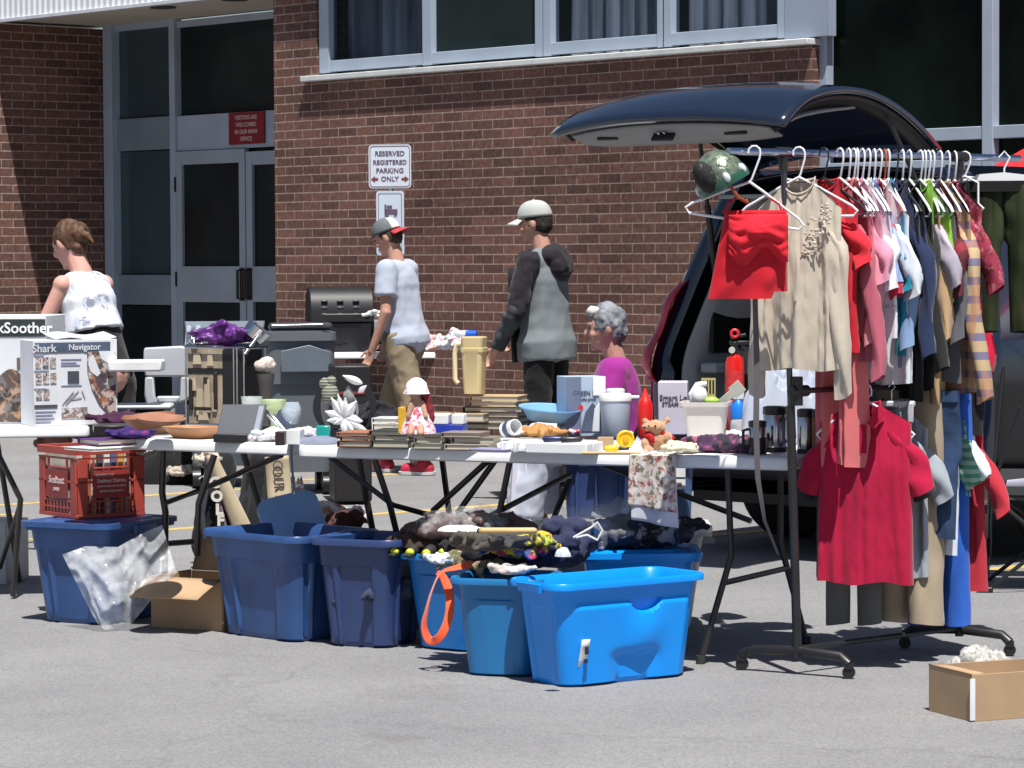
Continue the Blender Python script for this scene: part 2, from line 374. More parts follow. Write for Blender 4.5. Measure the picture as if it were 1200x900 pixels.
# canopy: soffit + corrugated fascia
zs = 3.54
mb = MB(); mb.box((aloc - 2 + 2.9, .62, zs + .2), (xl - aloc + 4.2 + 1.5, 1.3, .34))
soff = mb.build('soffit', mat((.50, .45, .38), rough=.8, var=.08, scale=2), school, smooth=False)
for fx in (183, 267):
    q = onwall(fx, 13, -.25)[0]; MB().lathe([(.11, 0), (.11, -.012)], (q, .32, zs + .03 - .002), n=20).build('soffit_light', mat((.05, .05, .05), rough=.4), school)
def fas(u, v):
    x = aloc - 3 + u * (xl - aloc + 5.5); k = (x / .085) % 1
    y = -.045 - (.022 if .18 < k < .68 else 0)
    return Vector((x, y, zs + .0 + v * 1.2))
mb = MB(); nn = 900
pts = []
x = aloc - 3
while x < xl + 1.4:
    for dx, yy in ((0, -.045), (.03, -.045), (.038, -.068), (.077, -.068)): pts.append((x + dx, yy))
    x += .085
mb.loft([[Vector((a, b, zs + .02)) for a, b in pts], [Vector((a, b, zs + 1.2)) for a, b in pts]], closed=False)
mb.build('fascia', mat((.66, .68, .72), rough=.4, var=.05), school, smooth=False)
BX((aloc + (xl - aloc) / 2 - .8, -.055, zs + .008), (xl - aloc + 4.4, .06, .03), 'fascia_trim', mat((.6, .62, .68), rough=.4), school)
# entrance bay
def bay(x, y): return onwall(x, y, -REC)
def frame_rect(name, x0, y0, x1, y1, off, m, depth=.06, parent=school, thick=None):
    """box on the wall plane spanning pixel rectangle"""
    a = onwall(x0, y1, off); b = onwall(x1, y0, off)
    return ((a[0] + b[0]) / 2, -off, (a[1] + b[1]) / 2), (b[0] - a[0], depth, b[1] - a[1])
def wall_part(name, x0, y0, x1, y1, off, m, depth=.05, parent=school, bevel=.003):
    xm = (x0 + x1) / 2
    a0 = onwall(x0, y1, off); b0 = onwall(x1, y1, off); t = onwall(xm, y0, off)[1]; bt = onwall(xm, y1, off)[1]
    return BX(((a0[0] + b0[0]) / 2, -off, (t + bt) / 2), (b0[0] - a0[0], depth, t - bt), name, m, parent, bevel=bevel)
ent = MB()
R_ = -REC
def bar(mb, x0, y0, x1, y1, off, depth=.06):
    xm = (x0 + x1) / 2
    a = onwall(x0, 200, off)[0]; b = onwall(x1, 200, off)[0]; t = onwall(xm, y0, off)[1]; bt = onwall(xm, y1, off)[1]
    mb.box(((a + b) / 2, -off, (t + bt) / 2), (b - a, depth, t - bt))
for q_ in ((127, 20, 137, 520, R_ + .03, .10), (203.5, 20, 210, 520, R_ + .02, .085), (137, 20, 203.5, 34, R_, .06), (210, 18, 345, 26, R_, .06)): mb = MB(); bar(mb, *q_); mb.build('entrance_frame', alu, school, bevel=.004)
for i, (x0, y0, x1, y1) in enumerate(((137, 34, 203.5, 137), (137, 177, 203.5, 321))):
    wall_part('sidelight_pane', x0, y0, x1, y1, R_ - .02, glassb, .02)
wall_part('sidelight_pane', 137, 358, 203.5, 520, R_ - .02, glassd, .02)
for ya, yb in ((138, 176), (322, 357)): mb = MB(); bar(mb, 137, ya, 203.5, yb, R_, .05); mb.build('spandrel_panel', alud, school, bevel=.004)
wall_part('transom_pane', 210, 26, 345, 131, R_ - .02, glassd, .02)
wall_part('header_panel', 210, 132, 345, 174, R_, alu, .07)
door_m = mat((.33, .39, .46), rough=.45, var=.08, scale=3)
for k, (x0, x1) in enumerate(((209, 289.5), (291, 372))):
    cx, cz = onwall((x0 + x1) / 2, 176, R_ + .02)
    dr = MB(); wd = onwall(x1, 200, R_)[0] - onwall(x0, 200, R_)[0]
    l = cx - wd / 2
    zt_ = cz; st = .085
    def z_at(y): return onwall((x0 + x1) / 2, y, R_)[1]
    dr.box((l + st / 2, -R_ - .03, zt_ / 2), (st, .05, zt_)); dr.box((l + wd - st / 2, -R_ - .03, zt_ / 2), (st, .05, zt_))
    for ya, yb in ((176, 192), (312, 354), (475, 503)):
        dr.box((cx, -R_ - .03, (z_at(ya) + z_at(yb)) / 2), (wd - 2 * st, .048, z_at(ya) - z_at(yb)))
    d_ = dr.build('door', door_m, school, bevel=.003)
    MB().box((cx, -R_ - .02, (z_at(192) + z_at(312)) / 2), (wd - 2 * st, .012, z_at(192) - z_at(312))).box((cx, -R_ - .02, (z_at(354) + z_at(475)) / 2), (wd - 2 * st, .012, z_at(354) - z_at(475))).build('door_glass', glassd, d_)
    hx = l + wd - st / 2 if k == 0 else l + st / 2
    hm = MB(); hm.tube([(hx, -R_ - .055, z_at(350)), (hx, -R_ - .11, z_at(349)), (hx, -R_ - .11, z_at(317)), (hx, -R_ - .055, z_at(316))], .013)
    hm.box((hx, -R_ - .057, z_at(333)), (.075, .006, z_at(314) - z_at(352))); hm.build('door_handle', blackmetal(), d_)
    if k == 0:
        hh = MB()
        for zz in (215, 327): hh.box((l - .004, -R_ - .05, z_at(zz)), (.02, .03, .13))
        hh.build('hinge', blackmetal(), d_)
# notices stuck inside the door glass
nb = MB()
for i in range(9):
    a, z = onwall(258 + (i % 2), 203 + i * 12, R_ + .003); nb.box((a, REC - .013, z), (.06, .002, .05))
nb.build('door_sticker', mat((.10, .11, .11), rough=.6, var=.5, scale=60), school)
# dark-coloured panel stands in for the unlit interior behind the entrance
BX(((aloc + xl) / 2 + .6, REC + .12, 1.77), (xl - aloc + 1.2, .1, 3.5), 'vestibule_dark_panel', mat((.05, .055, .055), rough=.9), school, 0)
# red entrance sign
a, z = onwall(289, 150, R_ + .05)
vs = thing('entrance_sign', 'dark red sign with four lines of pale lettering above the double doors', 'sign', P0 + U * a + N * (-REC + .05) + Vector((0, 0, z)), WYAW)
wsg = .50; hsg = .275
BX((0, 0, 0), (wsg, .012, hsg), 'sign_panel', mat((.23, .012, .02), rough=.5), vs)
join_text([(s_, .052, (0, -.0075, .09 - i * .061), (PI / 2, 0, 0)) for i, s_ in enumerate(('VISITORS ARE', 'WELCOMED', 'IN OUR MAIN', 'OFFICE'))], 'lettering', mat((.6, .45, .45), rough=.5), vs)
# ---- window band
gx = lambda x: onwall(x, 60)[0]
fd = .07
def vbar(x0, x1, dep=.09, yoff=.06, zb=z_s - .02): BX(((gx(x0) + gx(x1)) / 2, yoff, (zb + zt) / 2), (gx(x1) - gx(x0), dep, zt - zb), 'window_mullion', alu, school, .004)
vbar(372, 383); vbar(493, 503); vbar(625, 633); vbar(634.5, 643); vbar(768, 773); vbar(776, 784); vbar(909, 918)
seg = [(383, 493), (503, 625), (643, 768), (784, 909)]
for x0, x1 in seg: BX(((gx(x0) + gx(x1)) / 2, .062, z_s + .03), (gx(x1) - gx(x0), .08, .085), 'window_rail', alu, school, .004)
cur = mat((.07, .06, .085), rough=.9, var=.5, scale=1.2, stretch=(14, 14, .35), spec=.1)
tintglass = bpy.data.materials.new('tinted glass'); tintglass.use_nodes = True; _n = tintglass.node_tree
_tr = _n.nodes.new('ShaderNodeBsdfTransparent'); _tr.inputs[0].default_value = (.62, .66, .72, 1); _mx = _n.nodes.new('ShaderNodeMixShader'); _mx.inputs[0].default_value = .10
_n.nodes['Principled BSDF'].inputs['Base Color'].default_value = (.05, .06, .07, 1); _n.nodes['Principled BSDF'].inputs['Roughness'].default_value = .05
_n.links.new(_tr.outputs[0], _mx.inputs[1]); _n.links.new(_n.nodes['Principled BSDF'].outputs[0], _mx.inputs[2]); _n.links.new(_mx.outputs[0], _n.nodes['Material Output'].inputs[0])
for i, (x0, x1) in enumerate(seg):
    gl = BX(((gx(x0) + gx(x1)) / 2, .075, (z_s + .07 + zt) / 2), (gx(x1) - gx(x0), .008, zt - z_s - .07), 'window_pane', tintglass if i != 1 else glassd, school, 0)
    if i != 1:
        x_a, x_b = gx(x0) + .05, gx(x1) - .02
        def cf(u, v, x_a=x_a, x_b=x_b):
            x = x_a + u * (x_b - x_a); return Vector((x, .17 + .03 * math.sin(x * 38 + 2 * nz((x, 0, 0), 3)) + .02 * nz((x, v, 1), 6), z_s - .1 + v * 1.6))
        MB().grid(cf, 160, 3).build('curtain', mat((.74, .66, .66), rough=.95, var=.7, scale=2.2, stretch=(5, 5, .25), spec=.1), gl)
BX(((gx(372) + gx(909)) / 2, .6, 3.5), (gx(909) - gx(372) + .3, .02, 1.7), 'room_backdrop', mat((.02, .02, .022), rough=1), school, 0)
mb = MB(); mb.box(((gx(359) + xr) / 2, .03, z_s - .06), (xr - gx(359) + .02, .18, .042)); mb.build('window_sill', mat((.62, .64, .64), rough=.6, var=.1), school, bevel=.006)
# blue panel to the right of the band
mb = MB(); mb.box(((gx(918) + xr + .13) / 2, .05, (z_s - .03 + 5.4) / 2), (xr + .13 - gx(918), .08, 5.4 - z_s + .03)); mb.build('cladding_panel', mat((.30, .36, .46), rough=.5, var=.06, scale=1.5), school, bevel=.003)
# ---- curtain wall on the right
CW = -.12
mb = MB()
def cx_(x, off=CW): return onwall(x, 150, off)[0]
for x0, x1 in ((955, 963), (964.5, 975), (1156.5, 1169)): BX(((cx_(x0) + cx_(x1)) / 2, -CW, 2.7), (cx_(x1) - cx_(x0), .10, 5.4), 'curtain_wall_mullion', alu, school, .004)
zc = lambda y, x=1110: onwall(x, y, CW)[1]
for ya, yb in ((150, 165), (187, 203)):
    for x0, x1 in ((975, 1156.5), (1169, 1330)): BX(((cx_(x0) + cx_(x1)) / 2, -CW + .003, (zc(ya) + zc(yb)) / 2), (cx_(x1) - cx_(x0), .09, zc(ya) - zc(yb)), 'curtain_wall_rail', alu, school, .004)
for x0, x1 in ((975, 1156.5), (1169, 1330)):
    for za, zb in ((zc(165), 5.4), (zc(187), zc(165)), (.2, zc(203))):
        BX(((cx_(x0) + cx_(x1)) / 2, -CW + .02, (za + zb) / 2), (cx_(x1) - cx_(x0), .012, zb - za), 'curtain_wall_pane', mat((.003, .006, .005), rough=.1, var=.9, scale=1.5, spec=.08), school, 0)
# ---- parking sign on the wall, on its post
a, z0 = onwall(457, 195, .5)
pt = P0 + U * a + N * .5
ps = thing('parking_sign', 'white metal sign RESERVED REGISTERED PARKING ONLY on a post before the brick wall', 'sign', (pt.x, pt.y, 0), WYAW + rad(38))
sc_ = S(pt.y)
wdt = 50 / sc_ / math.cos(rad(10)); hgt = 51 / sc_; zc0 = z0
mb = MB(); mb.rr([(wdt, hgt, .03, 0), (wdt, hgt, .03, .004)], n=5, fn=lambda p: Vector((p.x, -p.z, p.y + zc0)))
mb.build('sign_plate', mat((.62, .67, .76), rough=.45, var=.03), ps)
# red border
def ringmb(w_, h_, t, r, yy, zz):
    mb = MB(); n = 6
    def rl(w_, h_, r):
        o = []
        for qx, qy, a0 in ((1, 1, 0), (-1, 1, PI / 2), (-1, -1, PI), (1, -1, 1.5 * PI)):
            for k in range(n + 1):
                a = a0 + PI / 2 * k / n; o.append(Vector((qx * (w_ / 2 - r) + math.cos(a) * r, yy, zz + qy * (h_ / 2 - r) + math.sin(a) * r)))
        return o
    mb.loft([rl(w_, h_, r), rl(w_ - 2 * t, h_ - 2 * t, r * .8)], False, False); return mb
ink = mat((.13, .08, .13), rough=.6)
ringmb(wdt - .018, hgt - .018, .005, .026, -.006, zc0).build('border', ink, ps)
ls = hgt * .155
join_text([('RESERVED', ls, (0, -.006, zc0 + hgt * .29), (PI / 2, 0, 0)), ('REGISTERED', ls * .93, (0, -.006, zc0 + hgt * .09), (PI / 2, 0, 0)), ('PARKING', ls, (0, -.006, zc0 - hgt * .1), (PI / 2, 0, 0)), ('ONLY', ls, (0, -.006, zc0 - hgt * .29), (PI / 2, 0, 0))], 'lettering', ink, ps)
mb = MB()
for s_ in (-1, 1):
    c = s_ * wdt * .35; zz = zc0 - hgt * .29; w_ = .03
    mb.poly([(c + s_ * w_, -.005, zz), (c, -.005, zz + .022), (c, -.005, zz + .008), (c - s_ * w_ * .8, -.005, zz + .008), (c - s_ * w_ * .8, -.005, zz - .008), (c, -.005, zz - .008), (c, -.005, zz - .022)], (0, -1, 0), .002)
mb.build('arrow', mat((.2, .03, .03), rough=.6), ps)
MB().cyl((0, .02, 0), (0, .02, zc0 + .1), .024).build('post', mat((.3, .32, .34), rough=.4, metal=.6), ps)
h2 = 75 / sc_; w2 = 33 / sc_; zc2 = zc0 - hgt / 2 - .02 - h2 / 2
MB().rr([(w2, h2, .02, 0), (w2, h2, .02, .004)], n=4, fn=lambda p: Vector((p.x, -p.z - .003, p.y + zc2))).build('lower_plate', mat((.55, .62, .74), rough=.45, var=.03), ps)
ringmb(w2 - .03, h2 - .03, .004, .018, -.010, zc2).build('lower_border', ink, ps)
tw = MB(); zz = zc2 + h2 * .20
tw.box((-.035, -.009, zz), (.012, .003, .085)); tw.box((.01, -.009, zz - .01), (.09, .003, .035)); tw.box((-.005, -.009, zz + .025), (.04, .003, .02)); tw.box((-.02, -.009, zz - .04), (.02, .003, .014)); tw.box((.04, -.009, zz - .036), (.02, .003, .014))
tw.build('tow_symbol', ink, ps)
# ============================================================ TABLES AND CONTAINERS
TZ = .742
tabm = mat((.72, .73, .75), rough=.45, var=.03, scale=40, bump=.12, bscale=160)
legm = mat((.02, .018, .018), rough=.35, var=.2, spec=.6)
def tabletop(root, fl, fr, dep, z=TZ, th=.045, lip=.0):
    v = (fr - fl); w_ = v.length; v.normalize(); p = Vector((-v.y, v.x, 0))
    c = (fl + fr) / 2 + p * dep / 2; root.location = (c.x, c.y, 0); root.rotation_euler = (0, 0, yaw(v))
    MB().rr([(w_ - .02, dep - .02, .03, z - th), (w_, dep, .04, z - th + .006), (w_, dep, .04, z - .008), (w_ - .016, dep - .016, .034, z)]).build('tabletop', tabm, root, angle=50)
    return v, p
def lt(root, pts):
    """world points -> table local"""
    M = Matrix.Translation(root.location) @ Matrix.Rotation(root.rotation_euler[2], 4, 'Z'); Mi = M.inverted(); return [Mi @ Vector(q) for q in pts]
def legs(root, items, r=.0125):
    for name, pts in items: MB().tube(lt(root, pts), r).build(name, legm, root)
TC = thing('folding_table', 'long white plastic folding table covered with book stacks, white pitcher, utensil tub and toys', 'table')
cfl = G(346, 522, TZ); cfr = G(927, 537, TZ); cv, cp = tabletop(TC, cfl, cfr, .74)
def tcp(s_, t_, z): q = cfl + cv * s_ + cp * t_; return Vector((q.x, q.y, z))
wC = (cfr - cfl).length
# right end wishbone legs
f1 = G(821, 778); f2 = G(945, 755)
t1 = tcp(wC - .28, .10, TZ - .05); t2 = tcp(wC - .28, .62, TZ - .05)
k1 = t1.lerp(f1, .45) + Vector((.055, 0, 0)); k2 = t2.lerp(f2, .45) + Vector((-.045, 0, 0))
def bend(a, k, b): return [a, a.lerp(k, .5), a.lerp(k, .9), k, k.lerp(b, .15), k.lerp(b, .6), b]
legs(TC, [('leg', bend(t1, k1, f1 + Vector((0, 0, .01)))), ('leg', bend(t2, k2, f2 + Vector((0, 0, .01))))])
legs(TC, [('crossbar', [k1.lerp(f1, .25), k2.lerp(f2, .25)]), ('brace', [k1.lerp(t1, .35) + cp * .2, tcp(wC - .95, .37, TZ - .05)])], .011)
for f in (f1, f2): 
    q = lt(TC, [f])[0]; MB().cyl(q + Vector((0, 0, 0)), q + Vector((0, 0, .03)), .017).build('foot_cap', mat((.03, .03, .03), rough=.7), TC)
# left end legs
t1 = tcp(.30, .08, TZ - .05); t2 = tcp(.30, .62, TZ - .05)
def Dz(x, y, z): return G(x, y, z)
kk = D(457, 592, t1.y + .05)
g1 = Vector((kk.x + .10, kk.y + .30, 0.01)); g2 = Vector((kk.x - .02 + .28, kk.y + .75, .01))
legs(TC, [('leg', [t1, t1.lerp(kk, .9), kk, kk.lerp(g1, .2), g1]), ('leg', bend(t2, t2.lerp(g2, .45), g2)), ('crossbar', [kk.lerp(g1, .5), t2.lerp(g2, .7)])])
legs(TC, [('brace', [tcp(.03, .2, TZ - .05), kk + cp * .02, D(505, 604, kk.y + .1)])], .011)
# middle folding legs
m1 = tcp(.62, .45, TZ - .05); legs(TC, [('leg', [m1, D(508, 598, m1.y), D(500, 650, m1.y + .1)]), ('leg', [m1 + cv * .02, D(537, 600, m1.y), D(550, 650, m1.y + .15)])])
m2 = tcp(.86, .1, TZ - .05); j = D(586, 597, m2.y)
legs(TC, [('leg', [m2, j, Vector((j.x, j.y, .01))])]); legs(TC, [('brace', [D(560, 612, m2.y + .06), j + cp * .03, D(668, 556, m2.y + .3)])], .011)
legs(TC, [('leg', [D(668, 560, m2.y + .5), D(636, 640, m2.y + .55)])])
TB = thing('folding_table', 'short white folding table holding wooden bowls, a grey tablet stand and glassware', 'table')
bfl = G(150, 513.5, TZ); bfr = G(337, 520, TZ); bv, bp_ = tabletop(TB, bfl, bfr, .70)
def tbp(s_, t_, z): q = bfl + bv * s_ + bp_ * t_; return Vector((q.x, q.y, z))
wB = (bfr - bfl).length
a0 = tbp(.10, .1, TZ - .05); b0 = tbp(wB - .08, .1, TZ - .05)
legs(TB, [('leg', [a0, D(190, 577, a0.y), D(194, 600, a0.y + .02), D(193, 690, a0.y + .05)]), ('leg', [tbp(.1, .6, TZ - .05), tbp(.18, .66, .35), tbp(.2, .68, .01)]), ('leg', [b0 + Vector((-.28, 0, 0)), D(233, 590, b0.y), D(231, 650, b0.y + .1)]), ('leg', [tbp(wB - .1, .6, TZ - .05), tbp(wB - .02, .7, .01)])], .0135)
legs(TB, [('crossbar', [D(192, 590, a0.y), D(236, 574, a0.y + .25), D(330, 533, b0.y + .05)]), ('crossbar', [D(196, 637, a0.y + .1), D(236, 634, a0.y + .3)])], .012)
TA = thing('folding_table', 'white folding table at the left edge carrying two printed appliance boxes', 'table')
afl = G(-70, 502, TZ); afr = G(105, 499.5, TZ); av, ap = tabletop(TA, afl, afr, .74)
def tap(s_, t_, z): q = afl + av * s_ + ap * t_; return Vector((q.x, q.y, z))
wA = (afr - afl).length
q0 = tap(wA - .42, .12, TZ - .05)
legs(TA, [('leg', bend(q0, D(24, 585, q0.y), Vector((q0.x + .09, q0.y, .01)))), ('leg', [tap(wA - .4, .62, TZ - .05), tap(wA - .3, .7, .01)]), ('leg', [tap(.15, .12, TZ - .05), tap(.1, .1, .01)])])
legs(TA, [('crossbar', [D(24, 590, q0.y), D(0, 665, q0.y + .3)])], .011)
# --------------------------------------------------------------- totes
def tote(label, FL, FR, h, dep, m, style, name='storage_tote', group=None, cat='storage bin', w_=None, yaw_=None):
    a = G(*FL, h); b = G(*FR, h); v = b - a; W = w_ or v.length; v.normalize()
    if yaw_ is not None: v = Vector((math.cos(yaw_), math.sin(yaw_), 0))
    p = Vector((-v.y, v.x, 0)); c = a + v * W / 2 + p * dep / 2
    root = thing(name, label, cat, (c.x, c.y, 0), yaw(v), group)
    def ring(wd, dd, r, z, ns=44, inner=False):
        o = []
        def off(side, s, L):
            if inner: return 0
            t = z / h
            if style == 'navy':
                e = 0
                if t < .74 and abs(s) < L / 2 - r * .9: e = -.010
                if t < .74:
                    for k in (-.26, .27):
                        ds = abs(s - k * L); e = max(e, -.010 + .014 * max(0, 1 - (ds / (.010 + .016 * t)) ** 2)) if e < 0 else e
                if side in (0, 2) and .28 * L < s < .40 * L and t < .74: e = .004
                return e
            if style == 'bright':
                e = 0; lim = L / 2 - r * .8
                if side == 2:      # long front face: broad raised panel with a grip recess
                    sx = s / L
                    e = .012 * min(1, max(0, (sx + .43) / .06)) * min(1, max(0, (.47 - sx) / .04)) * min(1, max(0, (.80 - t) / .06))
                    q = math.exp(-((sx - .10) / .12) ** 2)
                    e += .020 * q * math.sin(PI * min(1, max(0, (t - .22) / .5))) - .022 * math.exp(-((sx - .02) / .16) ** 4) * min(1, max(0, (.34 - t) / .08))
                    ge = ((sx - .10) / .115) ** 2 + ((.80 - t) / .13) ** 2
                    if ge < 1 and t < .80: e -= .045 * min(1, (1 - ge) * 3)
                elif t < .78 and abs(s) < lim: e = -.010 * min(1, (lim - abs(s)) / .03)
                return e
            if style == 'smooth':
                e = 0; lim = L / 2 - r * .9
                if t < .78 and abs(s) < lim: e = .006 * min(1, (lim - abs(s)) / .04)
                if t < .7 and s > .25 * L: e -= .016 * min(1, (s - .25 * L) / .05) * (.7 - t)
                return e
            return 0
        segs_ = [(0, 1, 0), (1, 0, 1), (0, -1, 2), (-1, 0, 3)]
        for nx, ny, side in ((1, 0, 1), (0, 1, 0), (-1, 0, 3), (0, -1, 2)):
            L = dd if nx else wd; half = L / 2 - r; tx, ty = -ny, nx
            cxx, cyy = nx * wd / 2, ny * dd / 2
            for i in range(ns):
                s = -half + 2 * half * i / (ns - 1); sg = s if side != 2 else s
                e = off(side, s, L)
                o.append(Vector((cxx + tx * s + nx * e, cyy + ty * s + ny * e, z)))
            # corner
            ccx = cxx - nx * r + tx * half; ccy = cyy - ny * r + ty * half
            for k in range(1, 6):
                an = PI / 2 * k / 6; o.append(Vector((ccx + nx * math.cos(an) * r + tx * math.sin(an) * r, ccy + ny * math.cos(an) * r + ty * math.sin(an) * r, z)))
        return o
    bs = .86 if style == 'bright' else .80; T = .013
    def wd(t): k = bs + (1 - bs) * t; return (W - .05) * k + .0, (dep - .05) * k
    rings = []
    r1 = .055
    w0, d0 = wd(0); rings.append(ring(w0 - .03, d0 - .03, r1 * .8, 0, inner=True)); 
    for t in (.03, .12, .2, .23, .26, .28, .3, .33, .36, .40, .44, .48, .52, .56, .6, .63, .66, .68, .70, .72, .735, .745, .76, .77, .785, .80, .82, .84, .9):
        a_, b_ = wd(t); e = .008 if (t > .74 and style == 'navy') else 0; rings.append(ring(a_ + e, b_ + e, r1, t * h))
    a_, b_ = wd(.93); rings.append(ring(a_ + .008, b_ + .008, r1, .93 * h, inner=True))
    rings.append(ring(W - .002, dep - .002, r1 + .01, .935 * h, inner=True)); rings.append(ring(W, dep, r1 + .01, h - .008, inner=True)); rings.append(ring(W - .008, dep - .008, r1 + .01, h, inner=True))
    rings.append(ring(W - .035, dep - .035, r1, h - .002, inner=True))
    for t in (.9, .5, .05): a_, b_ = wd(t); rings.append(ring(a_ - .016, b_ - .016, r1 * .85, t * h, inner=True))
    MB().loft(rings).build('body', m, root, angle=45)
    for sg in (-1, 1): MB().rr([(.13, .02, .009, h * .90), (.14, .030, .012, h - .006)], (0, 0, 0), fn=lambda q, sg=sg: Vector((sg * (W / 2 - .002) + q.y * 1., q.x, q.z))).build('handle', m, root)
    return root, v, p, W
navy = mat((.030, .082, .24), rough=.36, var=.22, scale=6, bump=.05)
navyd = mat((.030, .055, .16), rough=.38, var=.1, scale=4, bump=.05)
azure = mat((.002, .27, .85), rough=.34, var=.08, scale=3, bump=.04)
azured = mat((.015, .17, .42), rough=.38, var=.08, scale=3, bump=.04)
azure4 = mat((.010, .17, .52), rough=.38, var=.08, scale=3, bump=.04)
T1 = tote('navy storage tote closed with a lid, under the red milk crate', (20, 613), (125, 618), .40, .50, navy, 'navy')
T2 = tote('navy storage tote with a translucent blue lid standing inside it, right of the cardboard box', (230, 619), (345, 630), .41, .46, navy, 'navy')
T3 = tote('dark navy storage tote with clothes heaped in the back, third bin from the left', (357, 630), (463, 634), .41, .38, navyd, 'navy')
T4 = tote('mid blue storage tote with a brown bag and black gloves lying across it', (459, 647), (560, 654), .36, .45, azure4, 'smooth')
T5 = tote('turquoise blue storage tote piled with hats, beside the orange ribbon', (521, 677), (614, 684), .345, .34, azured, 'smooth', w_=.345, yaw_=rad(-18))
T6 = tote('bright blue empty storage tote nearest the camera with a torn white sticker', (654, 686), (834, 671), .357, .32, azure, 'bright')
T7 = tote('bright blue storage tote with lid and plastic bag on top, behind the empty one', (678, 652), (823, 651), .37, .40, azure, 'smooth')
greym = mat((.42, .44, .46), rough=.45, var=.06)
T8 = tote('light grey storage tote with pale lid, under the table carrying two blue boxes', (640, 622), (834, 621), .40, .40, greym, 'smooth')
def lid(T, m, name='lid'):
    root, v, p, W = T; h = [o for o in root.children if o.name.startswith('body')][0].dimensions.z
    h = max(q.co.z for q in [o for o in root.children if o.name.startswith('body')][0].data.vertices)
    dep = max(q.co.y for q in [o for o in root.children if o.name.startswith('body')][0].data.vertices) * 2
    MB().rr([(W + .012, dep + .012, .06, h - .012), (W + .012, dep + .012, .06, h + .008), (W - .03, dep - .03, .05, h + .010), (W - .05, dep - .05, .05, h + .002), (W - .12, dep - .12, .05, h + .002), (W - .14, dep - .14, .05, h + .012)]).build(name, m, root, angle=45)
lid(T1, navy); lid(T7, azure); lid(T8, mat((.62, .64, .66), rough=.4))
# sticker on T6
r_, v_, p_, W_ = T6
st = MB(); st.grid(lambda u, v: Vector((-.225 + u * .035, -.160 + .036 - .026 * (v - .2) - .006, .07 + v * .095)), 2, 4)
st.build('sticker', patterned((.75, .75, .72), [(.03, .03, .05)], scale=22, thr=.6, seed=3), r_, solid=.0015)
MB().box((-.209, -.155, .128), (.014, .004, .026)).build('sticker_print', mat((.02, .02, .04), rough=.5), r_)
MB().box((-.210, -.151, .092), (.016, .004, .014)).build('sticker_print', mat((.02, .02, .04), rough=.5), r_)
# T2: lid standing inside + inner rim
T2l = thing('tote_lid', 'translucent light blue plastic lid sticking up out of the second navy tote', 'lid', G(335, 628, .37) + Vector((.03, .16, 0)), rad(-8), rot=(rad(62), rad(-12), rad(18)))
MB().rr([(.25, .33, .05, -.006), (.25, .33, .05, .006), (.20, .28, .05, .008)], (0, .0, 0)).build('panel', mat((.24, .42, .74), rough=.3, var=.1), T2l)
# --------------------------------------------------------------- generic crumpled heap
def heapmesh(sx, sy, h, seed, amp=.25, s=9, flat=.55, nu=44, nv=34, droop=0.):
    mb = MB()
    def f(u, v):
        a = (u - .5) * 2; b = (v - .5) * 2
        # square -> disc
        X = a * math.sqrt(1 - b * b / 2); Y = b * math.sqrt(1 - a * a / 2); r = min(1, math.hypot(X, Y))
        base = (1 - r ** 3.2) ** flat if r < 1 else 0
        k = 1 + .16 * nz((X, Y, 0), 2.2, seed)
        wX = X + .12 * nz((X, Y, 5), 2.5, seed); wY = Y + .12 * nz((Y, X, 9), 2.5, seed)
        z = h * base * (1 - amp + amp * (.75 * rdg((wX, wY, .3), 1.5 + s * .06, seed) + .42 * rdg((wX * .6, wY * 1.3, 1.3), s * .34, seed + 1) * (.4 + .6 * base) + .08 * nz((X, Y, 0), s * 1.2, seed))) - droop * r ** 6
        return Vector((X * sx / 2 * k, Y * sy / 2 * k, max(z, -droop)))
    mb.grid(f, nu, nv)
    bd = [e for e in mb.bm.edges if len(e.link_faces) == 1]
    bmesh.ops.holes_fill(mb.bm, edges=bd, sides=0)
    return mb
def heap(name, label, cat, loc, sx, sy, h, m, seed=0, rz=0., amp=.3, s=9, group=None, parent=None, droop=0., flat=.55, n=17, wr=1.):
    """bundle of soft cloth or film: rolls and lumps fused into one wrinkled surface"""
    if flat < .4 or h < .035:
        o = heapmesh(sx, sy, h, seed, amp, s, flat, droop=droop).build(name, m, parent, angle=75)
    else:
        R_ = random.Random(seed * 7 + 1); mb = MB(); hh = h * .9
        mb.ell((0, 0, hh * .30), (sx * .46, sy * .46, hh * .34))
        for i in range(n):
            a_ = R_.uniform(0, PI); L = R_.uniform(.16, .36) * sx; r_ = R_.uniform(.09, .20) * h + .007; q_ = math.sqrt(R_.random()) * .36; b_ = R_.uniform(0, 2 * PI)
            c_ = Vector((math.cos(b_) * q_ * sx, math.sin(b_) * q_ * sy, hh * R_.uniform(.25, .85) * (1 - q_ * 1.3) + r_ * .3))
            dv = Vector((math.cos(a_) * L, math.sin(a_) * L * sy / sx, R_.uniform(-.2, .2) * h))
            mb.cap(c_ - dv, r_ * .7, c_ + dv, r_)
        vx_ = max(.0055, min(.010, sx / 30)); W_ = wrinkle(min(.011, h * .085) * wr, min(30, 2.6 / sx + 9), seed, (1, 1, 1)); W2 = wrinkle(min(.006, h * .05) * wr, min(60, 6 / sx + 18), seed + 4, (1, 1, 1))
        def fn(c, nn):
            q = W2(W_(c, nn), nn); r = math.hypot(c.x / sx, c.y / sy) * 2
            q.z = max(q.z - droop * max(0, r - .8) * 2.5, -droop if droop else 0); return q
        o = remesh(mb, name, m, parent, vx_, 2, fn)
    place(o, loc, rz)
    if not parent: setp(o, label, cat, group)
    return o
